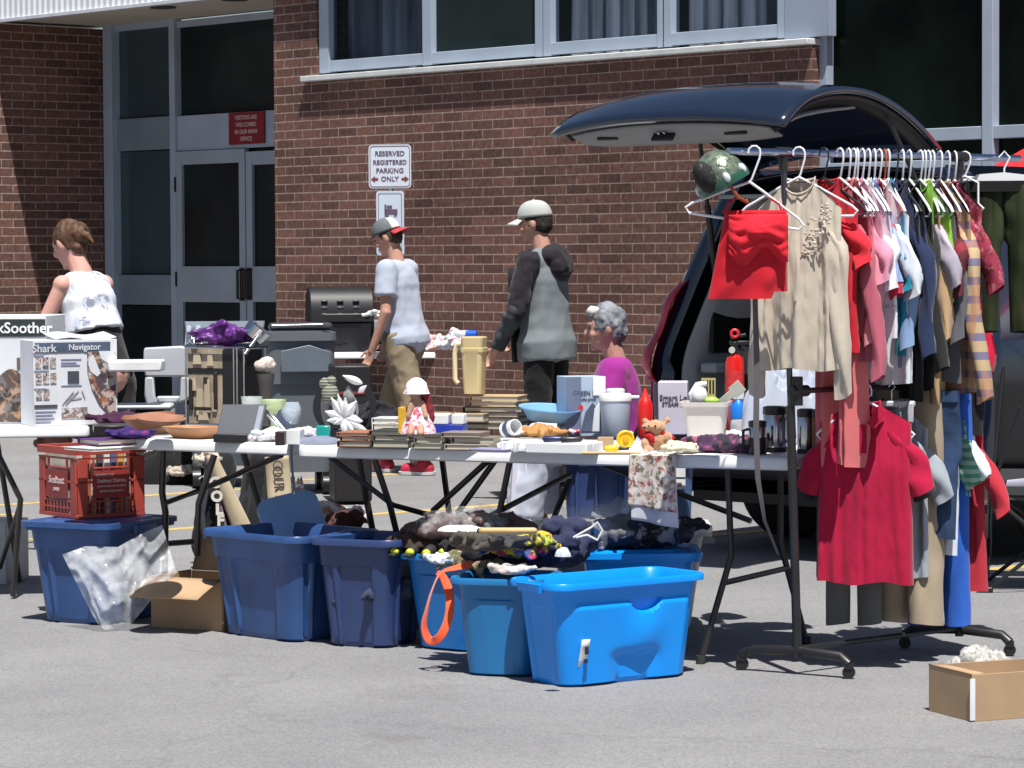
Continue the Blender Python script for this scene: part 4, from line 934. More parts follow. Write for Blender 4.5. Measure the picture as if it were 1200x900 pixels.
# chrome display case
a = T(228, 504); b = T(297, 507); a.y += .30; b.y += .24; v = b - a; w_ = .235; s_ = S(a.y)
dc = thing('display_case', 'chrome edged display case with beige patterned front and a dark band', 'case', (D(260, 500, a.y).x, a.y + .1, Z1), rad(-22)); hh = 92 / s_
def lx(px_): return (px_ - 260) / s_ / math.cos(rad(22))
BX((lx(249), 0, hh / 2), (lx(270) - lx(228), .17, hh - .01), 'beige_block', mat((.33, .27, .2), rough=.5, var=.4, scale=7, stretch=(2, 2, 1)), dc)
BX((lx(249), -.003, hh * .70), (lx(270) - lx(228) + .004, .17, .024), 'band', black, dc)
mb = MB()
for x_, z_, w2, h2 in ((235, .52, .03, .05), (243, .3, .035, .11), (252, .38, .03, .14), (261, .3, .02, .08), (240, .86, .04, .05), (256, .84, .03, .05), (247, .13, .05, .04)): mb.poly([(lx(x_) - w2 / 2, -.0885, hh * z_ - h2 / 2), (lx(x_) + w2 / 2, -.0885, hh * z_ - h2 / 2), (lx(x_) + w2 * .3, -.0885, hh * z_ + h2 / 2), (lx(x_) - w2 * .4, -.0885, hh * z_ + h2 / 2)], (0, -1, 0), .006)
mb.build('packet', mat((.52, .43, .30), rough=.5, var=.2), dc, bevel=.001)
mb = MB()
for x_, z_, w2, h2 in ((232, .4, .02, .13), (262, .45, .018, .16), (246, .22, .08, .015), (250, .58, .02, .03)): mb.box((lx(x_), -.0905, hh * z_), (w2, .012, h2))
mb.build('dark_bottle', mat((.03, .02, .015), rough=.3), dc, bevel=.004)
BX((lx(283), 0, hh * .5), (lx(297) - lx(270), .17, hh - .02), 'black_block', black, dc)
mb = MB()
for x_ in (227, 298): 
    for y_ in (-.1, .1): mb.cyl((lx(x_), y_, 0), (lx(x_), y_, hh), .004)
for x_ in (287, 291): mb.cyl((lx(x_), -.11, 0), (lx(x_), -.11, hh), .0035)
mb.tube([(lx(227), -.1, hh), (lx(300), -.1, hh), (lx(300), .1, hh), (lx(227), .1, hh), (lx(227), -.1, hh)], .006); mb.tube([(lx(227), -.1, .006), (lx(300), -.1, .006)], .005)
mb.build('frame', chrome(), dc)
tv = dc.location + Vector((0, 0, hh + .008))
heap('silver_hand_mixer', 'silver metal scoop lying on the left of the display case', 'utensil', tv + Vector((-.10, -.01, 0)), .13, .10, .045, chrome(), 61, 0, .1)
heap('purple_bag', 'shiny purple gift bag crumpled on top of the display case', 'bag', tv + Vector((-.005, 0, 0)), .22, .17, .115, mat((.10, .018, .17), rough=.4, var=.25, scale=9), 62, 0, .5, 9, flat=.4)
t = thing('sauce_pan', 'small dark pan with silver rim and handle leaning on the display case', 'pan', tv + Vector((.12, -.01, .03)), rot=(rad(20), rad(35), .5)); MB().lathe([(.04, 0), (.05, .008), (.055, .06), (.05, .06), (.046, .012)], n=24).build('body', chrome(), t); MB().cyl((0, -.05, .03), (-.02, -.12, -.06), .009).build('handle', chrome(), t)
# tablet like dark slab
a = T(256, 517); b = T(300, 517.5); sc = 1 / S(a.y)
t = thing('tablet_stand', 'dark grey slab shaped device on a black foot at the middle table front', 'device', ((a.x + b.x) / 2, (a.y + b.y) / 2 + .05, Z1), rad(-4), rot=(0, 0, rad(-4)))
mb = MB(); X0 = lambda x, y, yy=0.: Vector(((x - 279) * sc, yy, (517 - y) * sc))
mb.poly([X0(254, 510, -.02), X0(259, 475, .03), X0(311, 475, .03), X0(305, 516, -.03)], (0, 1, 0), .022); mb.build('panel', mat((.075, .08, .10), rough=.5, var=.08), t, bevel=.002)
mb = MB(); mb.poly([X0(296, 516, -.034), X0(303, 476.5, .026), X0(309, 476.5, .026), X0(303, 516, -.034)], (0, -1, 0), .003); mb.build('light_edge', mat((.25, .28, .35), rough=.4), t)
mb = MB(); mb.box(X0(273, 513, -.045), (40 * sc, .06, 9 * sc)); mb.build('foot', black, t, bevel=.002)
# brush with pale head, standing behind
q = D(311, 468, 13.0); t = thing('duster', 'tapered grey duster with fluffy white head standing behind the glassware', 'duster', (q.x, q.y, Z1), 0); sc = 1 / S(q.y)
MB().lathe([(.016, 0), (.018, .05), (.024, .1), (.040, 68 * sc * .9)], n=16).build('handle', mat((.10, .09, .085), rough=.6, var=.3), t)
remesh(MB().ell((0, 0, .255), (.048, .045, .03)).ell((.01, 0, .27), (.03, .04, .024)), 'head', cloth((.55, .48, .44)), t, .006, 1, wrinkle(.006, 50))
# glassware
gls = film((.8, .86, .82), .35, .05); gg = film((.72, .85, .5), .6, .08)
q = T(290, 508); t = thing('glass_goblet', 'clear square sided glass goblet behind the dark tablet', 'glass', (q.x, q.y + .22, Z1)); MB().lathe([(.03, 0), (.006, .01), (.006, .05), (.025, .07), (.04, .1), (.046, .14), (.043, .14), (.036, .1), (.02, .075)], n=20, cap1=False).build('body', gls, t)
q = T(318, 509); t = thing('cake_stand', 'pale green pressed glass dish on a tall foot', 'dish', (q.x, q.y + .12, Z1)); MB().lathe([(.04, 0), (.032, .01), (.012, .03), (.010, .06), (.02, .09), (.047, .105), (.053, .135), (.049, .135), (.043, .108), (.01, .096)], n=28, cap1=False).build('body', gg, t); MB().lathe([(.041, .107), (.046, .13)], n=28).build('filling', mat((.5, .55, .32), rough=.6, var=.3, scale=30), t)
q = T(338, 505); t = thing('glass_jar', 'clear glass jar with a blue grey tint beside the green dish', 'jar', (q.x, q.y + .16, Z1)); MB().lathe([(.025, .02), (.033, .03), (.043, .06), (.043, .08), (.033, .11), (.03, .112), (.038, .082), (.038, .06), (.025, .03)], n=24, cap1=False).build('body', film((.6, .68, .78), .4, .05), t)
q = T(330, 512); t = thing('cutlery_bundle', 'bundle of silver cutlery leaning toward the glass jar', 'cutlery', (q.x + .02, q.y + .07, Z1 + .01))
for i in range(5): MB().tube([(.05 - i * .016, -.03, -.004), (-.01 - i * .012, .01, .045), (-.035 - i * .012, .02, .075)], .006, 8, [.009, .005, .004]).build('utensil', chrome(), t)
heap('white_paper_bundle', 'crumpled white paper with pink print beside the cutlery', 'paper', T(318, 517), .13, .09, .05, patterned((.68, .68, .7), [(.5, .2, .25), (.3, .3, .35)], 30, .6), 63)
t, _ = place_box('small black square box at the right end of the middle table', 323, 334, 522, .052, .05, mat((.03, .015, .02), rough=.4), 'small_box')
t, _ = place_box('white plastic box right of the small black box', 336, 353, 521, .055, .12, plastic((.68, .69, .7)), 'white_box')
heap('lilac_cloth', 'lilac and white lace cloth at the joint of the two tables', 'clothes', T(352, 511), .16, .1, .04, patterned((.5, .42, .5), [(.7, .68, .72)], 40, .5), 64, z if False else 0)
# hanging grey cable at joint
o = MB().tube([T(342, 519) - T(342, 519), Vector((0, -.03, .0)), Vector((.0, -.035, -.06)), Vector((.01, -.03, -.2))], .005).build('grey_cable', mat((.12, .15, .18), rough=.5), None); o.location = T(342, 519) + Vector((0, 0, .004)); setp(o, 'dark grey cable hanging down where the two tables meet', 'cable')
# flower sculpture
q = T(404, 514); sc = 1 / S(q.y); t = thing('flower_ornament', 'black and white ornament of lily petals inside black crescents', 'ornament', (q.x, q.y + .04, Z1), 0)
X0 = lambda x, y, yy=0.: Vector(((x - 404) * sc, yy, (514 - y) * sc))
def cresc(cx, cy, r, a0, a1, w_, yy, m, nm, th=.02):
    n = 20; o_ = []; i_ = []
    for k in range(n + 1):
        f = k / n; a = rad(a0 + (a1 - a0) * f); ww = w_ * math.sin(PI * min(max(f, .02), .98))
        o_.append(X0(cx + r * math.cos(a), cy - r * 1.15 * math.sin(a), yy)); i_.append(X0(cx + (r - ww) * math.cos(a), cy - (r - ww) * 1.15 * math.sin(a), yy))
    mb = MB(); mb.poly(o_ + i_[::-1], (0, 1, 0), th); return mb.build(nm, m, t, bevel=.003)
bg_ = mat((.012, .013, .018), rough=.2)
cresc(391, 478, 25, 100, 265, 9, .0, bg_, 'crescent'); cresc(413, 478, 28, -75, 80, 8, .0, bg_, 'crescent')
cresc(400, 480, 20, -60, 60, 3, -.01, chrome(), 'silver_rim')
wm_ = mat((.66, .66, .68), rough=.3, var=.08)
def petal(p0, p1, w_, y0=-.02, m=wm_, nm='petal'):
    a = X0(*p0, y0); b = X0(*p1, y0 - .015); d_ = b - a; n_ = Vector((-d_.z, 0, d_.x)).normalized(); L = d_.length
    mb = MB(); mb.grid(lambda u, v: a + d_ * u + n_ * ((v - .5) * w_ * math.sin(PI * min(.97, max(.03, u ** .8)))) + Vector((0, -.012 * math.sin(PI * u) + .012 * abs(v - .5) * 2, 0)), 12, 6); return mb.build(nm, m, t, solid=.003)
for p1, w_ in (((388, 466), .035), ((396, 462), .03), ((405, 466), .03), ((418, 470), .04), ((381, 482), .035), ((383, 493), .035), ((391, 497), .03), ((404, 511), .032), ((415, 508), .032), ((425, 494), .04), ((430, 505), .03)): petal((403, 490), p1, w_)
petal((425, 450), (402, 440), .03); petal((420, 460), (430, 452), .02); petal((409, 475), (408, 452), .045, -.005, mat((.33, .34, .33), rough=.4), 'leaf')
mb = MB(); mb.ell(X0(380, 450, .01), (.022, .02, .024)).ell(X0(388, 447, .01), (.02, .02, .022)).ell(X0(386, 462, .01), (.035, .03, .045)); mb.build('striped_bulb', striped((.30, .31, .25), (.09, .09, .08), .012), t)
mb = MB(); mb.box(X0(397, 509, 0), (.09, .06, .05)); mb.build('base', bg_, t, bevel=.01)
t, _ = place_box('small teal glass candle holder at the front of the long table', 371, 386, 517, .06, .05, mat((.01, .36, .33), rough=.2, trans=.2), 'candle_holder', 'candle holder', bev=.006)
heap('grey_pouch', 'flat grey blue pouch at the front of the long table, left of the brown books', 'pouch', T(372, 520), .18, .09, .03, cloth((.2, .22, .3)), 65)
heap('black_bag', 'black fabric bag behind the flower ornament', 'bag', T(445, 507) + Vector((0, .2, 0)), .26, .16, .13, cloth((.02, .018, .025)), 66)
# books
def stack(items, x, y, rz, dy=0.):
    z = Z1
    for (lab, w_, d_, h, col, dx, dr) in items:
        book(lab, x, y, z, w_, d_, h, col, rz + dr, dx=dx, dy=d_ / 2 + dy); 
        # keep position on the same table point
        o = [k for k in COL.objects if k.name.startswith('book')][-1]
        z += h + .0006
def stackw(items, x, y, rz, dy=0., z=Z1):
    base = T(x, y)
    for (lab, w_, d_, h, col, dx, dr) in items:
        t = thing('book', lab, 'book', (base.x + dx, base.y + d_ / 2 + dy, z), rz + dr)
        mc = mat(col, rough=.5, var=.15, scale=14); mb = MB(); mb.box((0, 0, .0015), (w_, d_, .003)).box((0, 0, h - .0015), (w_, d_, .003)).box((-w_ / 2 + .0015, 0, h / 2), (.003, d_ - .001, h - .0062)); mb.build('cover', mc, t, bevel=.0008)
        mb = MB(); mb.box((.003, 0, h / 2), (w_ - .012, d_ - .008, h - .0064)); mb.build('page_block', mat((.46, .42, .34), rough=.9, var=.22, scale=2.5, stretch=(1, 1, 120), bump=.3, bscale=2), t)
        z += h + .0006
    return z
stackw([('brown leather bound book at the bottom of the leftmost stack', .135, .19, .022, (.14, .045, .02), 0, 0), ('rust brown book in the middle of the leftmost stack', .13, .18, .018, (.22, .07, .03), .003, .06), ('tan brown paperback on top of the leftmost stack', .125, .18, .014, (.35, .14, .07), -.004, -.05)], 422, 524, rad(-14))
stackw([('charcoal book at the bottom of the grey stack under the doll', .145, .20, .026, (.05, .055, .05), 0, 0), ('dark grey book in the middle of the grey stack under the doll', .14, .2, .02, (.08, .085, .075), .003, .03), ('black book on top of the grey stack under the doll', .145, .2, .017, (.035, .035, .035), -.003, -.04)], 463, 525, rad(-12))
stackw([('grey paperback at the bottom of the stack beside the doll', .125, .18, .02, (.30, .31, .28), 0, 0), ('olive grey book second in the stack beside the doll', .12, .18, .022, (.18, .185, .15), .004, .05), ('dark grey thin book on the stack beside the doll', .12, .18, .012, (.1, .1, .09), -.004, -.07)], 508, 526, rad(-14))
stackw([('cream paperback on the table below the purple booklet stack', .17, .14, .020, (.50, .44, .38), 0, 0), ('brown grey paperback, second from below in the wide front stack', .16, .14, .024, (.22, .18, .15), .02, .04), ('taupe book with dark spots in the wide front stack', .15, .14, .018, (.25, .2, .17), -.02, -.04)], 552, 527, rad(-14))
stackw([('lavender grey booklet at the front edge of the long table', .15, .11, .012, (.28, .27, .46), 0, 0)], 578, 530.5, rad(-24))
stackw([('grey bound book lowest in the rear left stack', .13, .17, .022, (.20, .2, .16), 0, 0), ('tan bound book in the rear left stack', .24, .17, .030, (.34, .24, .14), .06, .02)], 520, 512, rad(-14), .06, Z1 + .035)
stackw([('silver grey box book behind the doll', .12, .16, .05, (.33, .33, .30), 0, 0)], 518, 508, rad(-12), .16)
bigs = [('thick dark book at the bottom of the tall rear stack', .235, .18, .024, (.07, .045, .035), 0, 0), ('thick brown book second from below in the tall rear stack', .235, .18, .024, (.10, .06, .05), .005, .03), ('dark maroon book in the middle of the tall rear stack', .23, .18, .02, (.08, .03, .03), .012, -.03), ('wide book with black cover near the top of the tall rear stack', .245, .18, .021, (.03, .02, .02), .015, .02), ('beige covered book second from the top of the tall rear stack', .20, .17, .021, (.42, .3, .17), .02, -.05), ('tan book on top of the tall rear stack', .20, .17, .022, (.5, .36, .2), .018, .04)]
stackw(bigs, 579, 512, rad(-16), .14, Z1 + .02)
stackw([('white catalogue bundle left of the doll', .10, .14, .03, (.62, .62, .62), 0, 0), ('white and pink booklet bundle left of the doll', .105, .14, .03, (.66, .62, .6), 0, .03), ('pale booklet on the bundle left of the doll', .10, .14, .02, (.6, .6, .62), 0, -.03)], 453, 516, rad(-10), .10)
place_box('royal blue flat case under white packets behind the doll', 508, 545, 507, .03, .16, plastic((.015, .04, .38)), 'blue_case', 'case', z=Z1 + .055, dr=0)
place_box('white packet on the left half of the blue case', 507, 527, 497, .035, .1, paper((.68, .68, .7)), 'packet', 'packet', z=Z1 + .087)
place_box('white packet on the right half of the blue case', 531, 545, 497, .035, .1, paper((.68, .68, .7)), 'packet', 'packet', z=Z1 + .087)
# doll
q = T(489, 509, Z1 + .066); sc = 1 / S(q.y)
dl = thing('rag_doll', 'small doll with white bonnet and red and white dress on the grey books', 'doll', (q.x, q.y + .06, Z1 + .066))
X0 = lambda x, y, yy=0.: Vector(((x - 489) * sc, yy, (508 - y) * sc))
remesh(MB().ell(X0(486, 457, 0), (.028, .03, .032)).cap(X0(487, 465), .018, X0(489, 482), .03).cap(X0(482, 472, -.02), .012, X0(478, 488, -.03), .010).cap(X0(495, 472, -.01), .012, X0(499, 488, -.03), .010).cap(X0(483, 495, -.02), .016, X0(481, 507, -.06), .013).cap(X0(493, 495, -.02), .016, X0(493, 507, -.06), .013), 'body', mat((.45, .25, .18), rough=.7), dl, .006, 3)
MB().lathe([(.068, 0), (.064, .02), (.045, .07), (.028, .11), (.018, .115)], X0(489, 508), n=28, sy=.75).build('dress', patterned((.72, .62, .68), [(.55, .03, .08), (.6, .2, .3), (.74, .72, .76)], 42, .54, seed=6), dl)
MB().lathe([(.050, -.022), (.040, .0), (.036, .018), (.018, .034), (.002, .038)], X0(488, 454), n=24, sy=.9).build('bonnet', patterned((.74, .72, .76), [(.6, .12, .18)], 30, .62), dl)
remesh(MB().ell(X0(490, 456, .014), (.034, .03, .036)).cap(X0(499, 460, 0), .016, X0(504, 490, 0), .018).cap(X0(503, 488), .018, X0(503, 503), .012), 'hair', mat((.20, .012, .02), rough=.8, var=.3, scale=40), dl, .006, 2, wrinkle(.003, 60))
place_box('yellow spined paperback standing beside the doll', 468, 477, 508, .095, .09, mat((.62, .36, .02), rough=.5), 'yellow_book', 'book', z=Z1 + .067)
# beige pitcher
q = T(557, 512); q.y += .16; sc = 1 / S(q.y); zb = Z1 + .155
pt_ = thing('beige_pitcher', 'tall beige plastic pitcher with square handle standing on the books', 'pitcher', (D(556, 460, q.y).x, q.y, Z1 + .165), rad(-12))
bei = plastic((.55, .43, .22)); hp_ = 58 * sc + .03
MB().rr([(.072, .10, .018, 0), (.085, .115, .02, hp_ * .72), (.095, .12, .02, hp_ * .74), (.095, .12, .02, hp_ * .80), (.085, .115, .02, hp_ * .81), (.09, .12, .02, hp_ * .98), (.08, .11, .02, hp_)]).build('body', bei, pt_, angle=30)
MB().tube([(-.04, -.02, hp_ * .88), (-.068, -.02, hp_ * .86), (-.075, -.02, hp_ * .7), (-.075, -.02, hp_ * .25), (-.062, -.02, hp_ * .18)], .010, 10).build('handle', plastic((.66, .56, .33)), pt_)
# mug, tub, bag
q = T(598, 517); t = thing('striped_mug', 'white mug with dark blue band lying on its side beside the books', 'mug', (q.x, q.y + .06, Z1 + .045), rot=(rad(75), rad(20), rad(35)))
MB().lathe([(.026, -.035), (.031, -.03), (.031, .035), (.028, .035), (.026, -.028)], n=24, cap1=False).build('body', whitep, t); MB().lathe([(.032, -.012), (.032, .014)], n=24, cap0=False, cap1=False).build('band', mat((.06, .07, .14), rough=.4), t)
MB().tube([(.03, 0, .018), (.052, 0, .015), (.052, 0, -.015), (.03, 0, -.018)], .0045).build('handle', whitep, t)
q = T(645, 513); t = thing('blue_basin', 'pale blue oval plastic basin tilted toward the camera on a pile of packets', 'basin', (q.x, q.y + .12, Z1 + .062), rot=(rad(7), rad(4), rad(-6)))
MB().lathe([(.085, 0), (.09, .004), (.115, .045), (.128, .048), (.128, .053), (.112, .05), (.086, .010), (.001, .008)], n=40, sy=.72, cap1=False).build('body', plastic((.20, .42, .68)), t)
heap('paper_bag', 'folded brown paper bag under the pale blue basin', 'bag', T(636, 513), .17, .12, .066, mat((.42, .21, .07), rough=.85, var=.15, bump=.2, bscale=12), 71, 0, .25)
heap('red_white_packet', 'red and white packet right of the paper bag', 'packet', T(663, 511), .10, .09, .045, patterned((.6, .5, .5), [(.5, .02, .05), (.65, .65, .68)], 22, .52), 72)
heap('cream_wrapper', 'cream wrapper left of the paper bag', 'packet', T(616, 512), .07, .08, .05, patterned((.5, .42, .34), [(.15, .1, .08)], 22, .58), 73)
heap('steel_wool_pack', 'silver foil packet behind the yellow reel', 'packet', T(700, 508), .10, .07, .035, mat((.4, .38, .34), rough=.4, metal=.4, var=.3), 74)
# styrofoam tray with square cells
a = T(596, 530.5); b = T(698, 533); v = (b - a); w_ = v.length; t = thing('foam_tray', 'white foam packing tray with square hollows at the front edge', 'tray', ((a.x + b.x) / 2, (a.y + b.y) / 2 + .075, Z1), yaw(v))
fm = mat((.74, .75, .76), rough=.6, var=.02)
mb = MB(); hz = .040; mb.box((0, .03, hz / 2), (w_, .09, hz)); 
for x0, x1 in ((-w_ / 2, -w_ / 2 + .012), (-w_ / 2 + .050, -w_ / 2 + .064), (-w_ / 2 + .10, w_ / 2)): mb.box(((x0 + x1) / 2, -.045, hz / 2), (x1 - x0, .058, hz - .001))
mb.box((-w_ / 2 + .05, -.02, hz * .28), (.1, .05, hz * .45)); mb.build('body', fm, t, bevel=.004)
for i, (x, m_) in enumerate(((-.0, (.02, .03, .1)), (.07, (.02, .02, .02)))):
    tt = thing('hand_tool', ('navy handled pocket tool lying on the foam tray', 'black handled pliers lying on the foam tray')[i], 'tool', t.location + Rz(t.rotation_euler[2]) @ Vector((x + .03, -.045, hz + .012)), .1 * i)
    MB().cap((-.03, 0, 0), .012, (.03, 0, 0), .010).build('handle', mat(m_, rough=.35), tt); MB().cyl((.03, 0, 0), (.05, 0, -.002), .004).build('blade', chrome(), tt)
MB_ = MB().cyl((-.1, 0, .006), (.11, 0, .006), .006).build('wooden_stick', mat((.5, .36, .18), rough=.6), None); MB_.location = T(715, 533); MB_.rotation_euler = (0, 0, -.1); setp(MB_, 'thin wooden stick at the front edge left of the teddy bear', 'stick')
# kettle box
q = T(684, 515); sc = 1 / S(q.y + .25)
gb = thing('kettle_box', 'pale blue printed kitchen appliance box with a blank price tag, rising behind the white pitcher', 'box', (D(680, 470, q.y + .25).x, q.y + .27, Z1), rad(18))
hk = 70 * sc; wk = 46 * sc
BX((0, 0, hk / 2), (wk, .12, hk), 'carton', paper((.36, .44, .56)), gb); BX((-wk / 2 + .03, -.0615, hk / 2), (.06, .003, hk - .002), 'dark_side', paper((.14, .17, .26)), gb, 0)
join_text([('GREEN MILL', .024, (.012, -.0625, hk * .72), (PI / 2, 0, 0)), ('coffee grinder', .012, (.012, -.0625, hk * .62), (PI / 2, 0, 0))], 'lettering', paper((.08, .09, .13)), gb)
BX((wk / 2 - .02, -.064, hk * .84), (.052, .002, .075), 'price_tag', paper((.74, .74, .76)), gb, 0)
mb = MB(); mb.lathe([(.011, 0), (.011, .002)], n=16); o = mb.build('red_dot', paper((.55, .03, .04)), gb); o.location = (-.02, -.0615, hk * .48); o.rotation_euler = (PI / 2, 0, 0)
mb = MB(); mb.poly([(-.02, -.0615, .02), (.06, -.0615, .02), (.06, -.0615, hk * .4), (.03, -.0615, hk * .56), (.0, -.0615, hk * .4)], (0, -1, 0), .002); mb.build('printed_appliance', paper((.09, .11, .17), .3), gb)
# white pitcher
q = T(722, 513); pi_ = thing('white_pitcher', 'tall white plastic pitcher with lid and side handle in the middle of the long table', 'pitcher', (q.x, q.y + .07, Z1)); sc = 1 / S(q.y + .07); hp_ = 46 * sc
gp = plastic((.42, .48, .58)); MB().lathe([(.052, 0), (.055, .004), (.061, hp_ * .98), (.057, hp_)], n=32).build('body', gp, pi_)
MB().lathe([(.064, hp_ - .012), (.065, hp_ + .008), (.060, hp_ + .016), (.001, hp_ + .017)], n=32).lathe([(.036, hp_ + .012), (.038, hp_ + .03), (.03, hp_ + .036), (.001, hp_ + .037)], n=24).build('lid', plastic((.72, .72, .72)), pi_)
BX((.078, 0, hp_ + .002), (.034, .03, .012), 'spout', whitep, pi_, .003)
mb = MB(); mb.poly([(-.062, .01, .02), (-.094, .01, .02), (-.082, .01, hp_ * .72), (-.062, .01, hp_ * .9)], (0, -1, 0), .02); mb.build('handle', plastic((.6, .63, .68)), pi_, bevel=.003)
# ketchup bottle
q = T(757, 514); t = thing('sauce_bottle', 'red squeeze bottle with pointed cap right of the white pitcher', 'bottle', (q.x, q.y + .06, Z1)); sc = 1 / S(q.y + .06)
MB().lathe([(.028, 0), (.030, .005), (.030, 39 * sc), (.024, 43 * sc)], n=24).build('body', plastic((.55, .012, .01)), t); MB().lathe([(.025, 43 * sc), (.020, 46 * sc), (.008, 54 * sc), (.004, 58 * sc), (.001, 58 * sc)], n=20).build('cap', plastic((.6, .02, .015)), t)
# steamer box
q = T(788, 512); q.y += .2; sc = 1 / S(q.y); t = thing('steamer_box', 'white steam iron box with grey lettering behind the teddy bear', 'box', (D(789, 480, q.y).x, q.y, Z1), rad(-6)); hs = 62 * sc
BX((0, 0, hs / 2), (.115, .12, hs), 'carton', paper((.54, .52, .60)), t, .004)
join_text([('Smart Lo', .030, (.004, -.062, hs * .70), (PI / 2, 0, 0)), ('STEAM IR', .022, (.004, -.062, hs * .58), (PI / 2, 0, 0))], 'lettering', paper((.12, .10, .14)), t)
# utensil tub
q = T(829, 521); sc = 1 / S(q.y + .08); ut = thing('utensil_tub', 'off white square plastic tub holding kitchen utensils', 'tub', (q.x, q.y + .09, Z1), rad(-10)); hu = 49 * sc
MB().rr([(.125, .12, .02, 0), (.165, .15, .02, hu * .9), (.185, .17, .02, hu * .9), (.19, .175, .02, hu), (.17, .155, .02, hu), (.12, .11, .02, .02)], cap1=True).build('body', mat((.62, .58, .56), rough=.4, var=.05), ut, angle=35)
def local_at(ob_, w_): return ob_
tl = ut.location + Vector((0, 0, hu * .8))
t = thing('plastic_ladle', 'white plastic ladle curling out of the utensil tub', 'ladle', tl + Vector((-.03, 0, 0)), .2)
MB().tube([(.02, 0, -.05), (-.02, 0, .02), (-.028, -.01, .06), (-.005, -.01, .095), (.03, -.01, .10)], .012, 10).ell((.0, -.03, .055), (.03, .02, .035)).build('body', whitep, t)
t = thing('spatula', 'beige slotted spatula standing in the utensil tub', 'spatula', tl + Vector((.01, -.01, 0)), -.1)
mb = MB()
for k in range(5): mb.box((-.024 + k * .012, 0, .085), (.005, .004, .06))
mb.box((0, 0, .05), (.054, .004, .02)).box((0, 0, .117), (.054, .004, .008)).box((0, 0, .0), (.016, .006, .08)); mb.build('body', plastic((.42, .36, .16)), t)
t = thing('masher', 'grey flat server leaning to the right out of the utensil tub', 'server', tl + Vector((.05, 0, .02)), rot=(0, rad(50), 0)); MB().box((0, 0, .03), (.03, .006, .09)).box((0, 0, .09), (.05, .005, .05)).build('body', plastic((.36, .37, .34)), t, bevel=.003)
t = thing('green_scoop', 'lime green plastic scoop inside the utensil tub', 'scoop', tl + Vector((.02, -.03, .035)), 0); MB().ell((0, 0, 0), (.03, .02, .016)).build('bowl', plastic((.35, .6, .08)), t)
# extinguisher
q = T(861, 521); q.y += .34; sc = 1 / S(q.y); fe = thing('fire_extinguisher', 'red fire extinguisher with black valve and pressure gauge at the back of the long table', 'fire extinguisher', (D(861, 440, q.y).x, q.y, Z1)); hf = .20
zt2 = 1.457 - (418 - 298) * sc - Z1
MB().lathe([(.033, 0), (.036, .01), (.036, zt2 - .02), (.03, zt2), (.012, zt2 + .012)], n=28).build('cylinder', mat((.62, .012, .008), rough=.25, var=.05, coat=.5), fe)
MB().cyl((0, 0, zt2), (0, 0, zt2 + .06), .014).box((.02, 0, zt2 + .055), (.08, .02, .016)).box((.015, 0, zt2 + .08), (.06, .018, .012), Ry(-.25)).build('valve', blackmetal(), fe, bevel=.002)
o = MB().lathe([(.012, 0), (.013, .006), (.012, .010)], n=20).build('gauge', mat((.55, .55, .52), rough=.3), fe); o.location = (-.012, -.016, zt2 + .028); o.rotation_euler = (PI / 2, 0, 0)
mb = MB(); mb.tube([(.014 * math.cos(a_), -.012, zt2 + .092 + .014 * math.sin(a_)) for a_ in [2 * PI * k / 16 for k in range(17)]], .006, 8); mb.build('pull_ring', mat((.6, .02, .03), rough=.4), fe)
MB().tube([(.03, 0, zt2 + .05), (.055, .0, zt2 + .02), (.06, 0, zt2 - .05), (.058, 0, zt2 - .14)], .011, 8, [.008, .009, .010, .016]).build('hose', black, fe)
MB().lathe([(.0375, zt2 - .16), (.0375, zt2 - .05)], n=28, cap0=False, cap1=False).build('label', mat((.58, .03, .03), rough=.5, var=.3, scale=30), fe)
# black bag behind it
heap('black_case', 'tall black fabric case behind the fire extinguisher', 'bag', T(878, 520) + Vector((.02, .42, 0)), .16, .16, .34, cloth((.012, .012, .014)), 77, 0, .15, flat=.25)
# bottles with blue cap
q = T(872, 519); t = thing('spray_bottle', 'clear bottle with bright blue cap right of the utensil tub', 'bottle', (q.x - .01, q.y + .16, Z1)); MB().lathe([(.03, 0), (.032, .05), (.028, .09), (.02, .1)], n=20).build('body', film((.8, .82, .85), .6), t); MB().lathe([(.03, .085), (.03, .13), (.018, .15), (.012, .16)], n=20).build('cap', plastic((.01, .19, .7)), t); BX((.0, 0, .18), (.045, .03, .05), 'trigger', whitep, t, .006)
heap('cotton_balls', 'bag of white cotton balls beside the utensil tub', 'cotton', T(858, 519), .09, .07, .06, cloth((.72, .70, .70)), 78, 0, .4, 20)
place_box('small clear grey box at the right part of the long table', 868, 892, 531, .05, .07, mat((.33, .31, .28), rough=.25, var=.3, scale=12), 'small_box', 'box', z=Z1, dr=0)
heap('cream_gloves', 'cream woollen gloves balled up right of the teddy bear', 'gloves', T(801, 531), .12, .08, .05, cloth((.62, .58, .44)), 79, 0, .5)
heap('purple_scarf', 'mauve and black knitted scarf piled at the front of the long table', 'scarf', T(848, 530), .24, .11, .075, patterned((.05, .02, .06), [(.33, .08, .16), (.02, .02, .03), (.25, .06, .16)], 12, .55, seed=1), 80, -.1, .5)
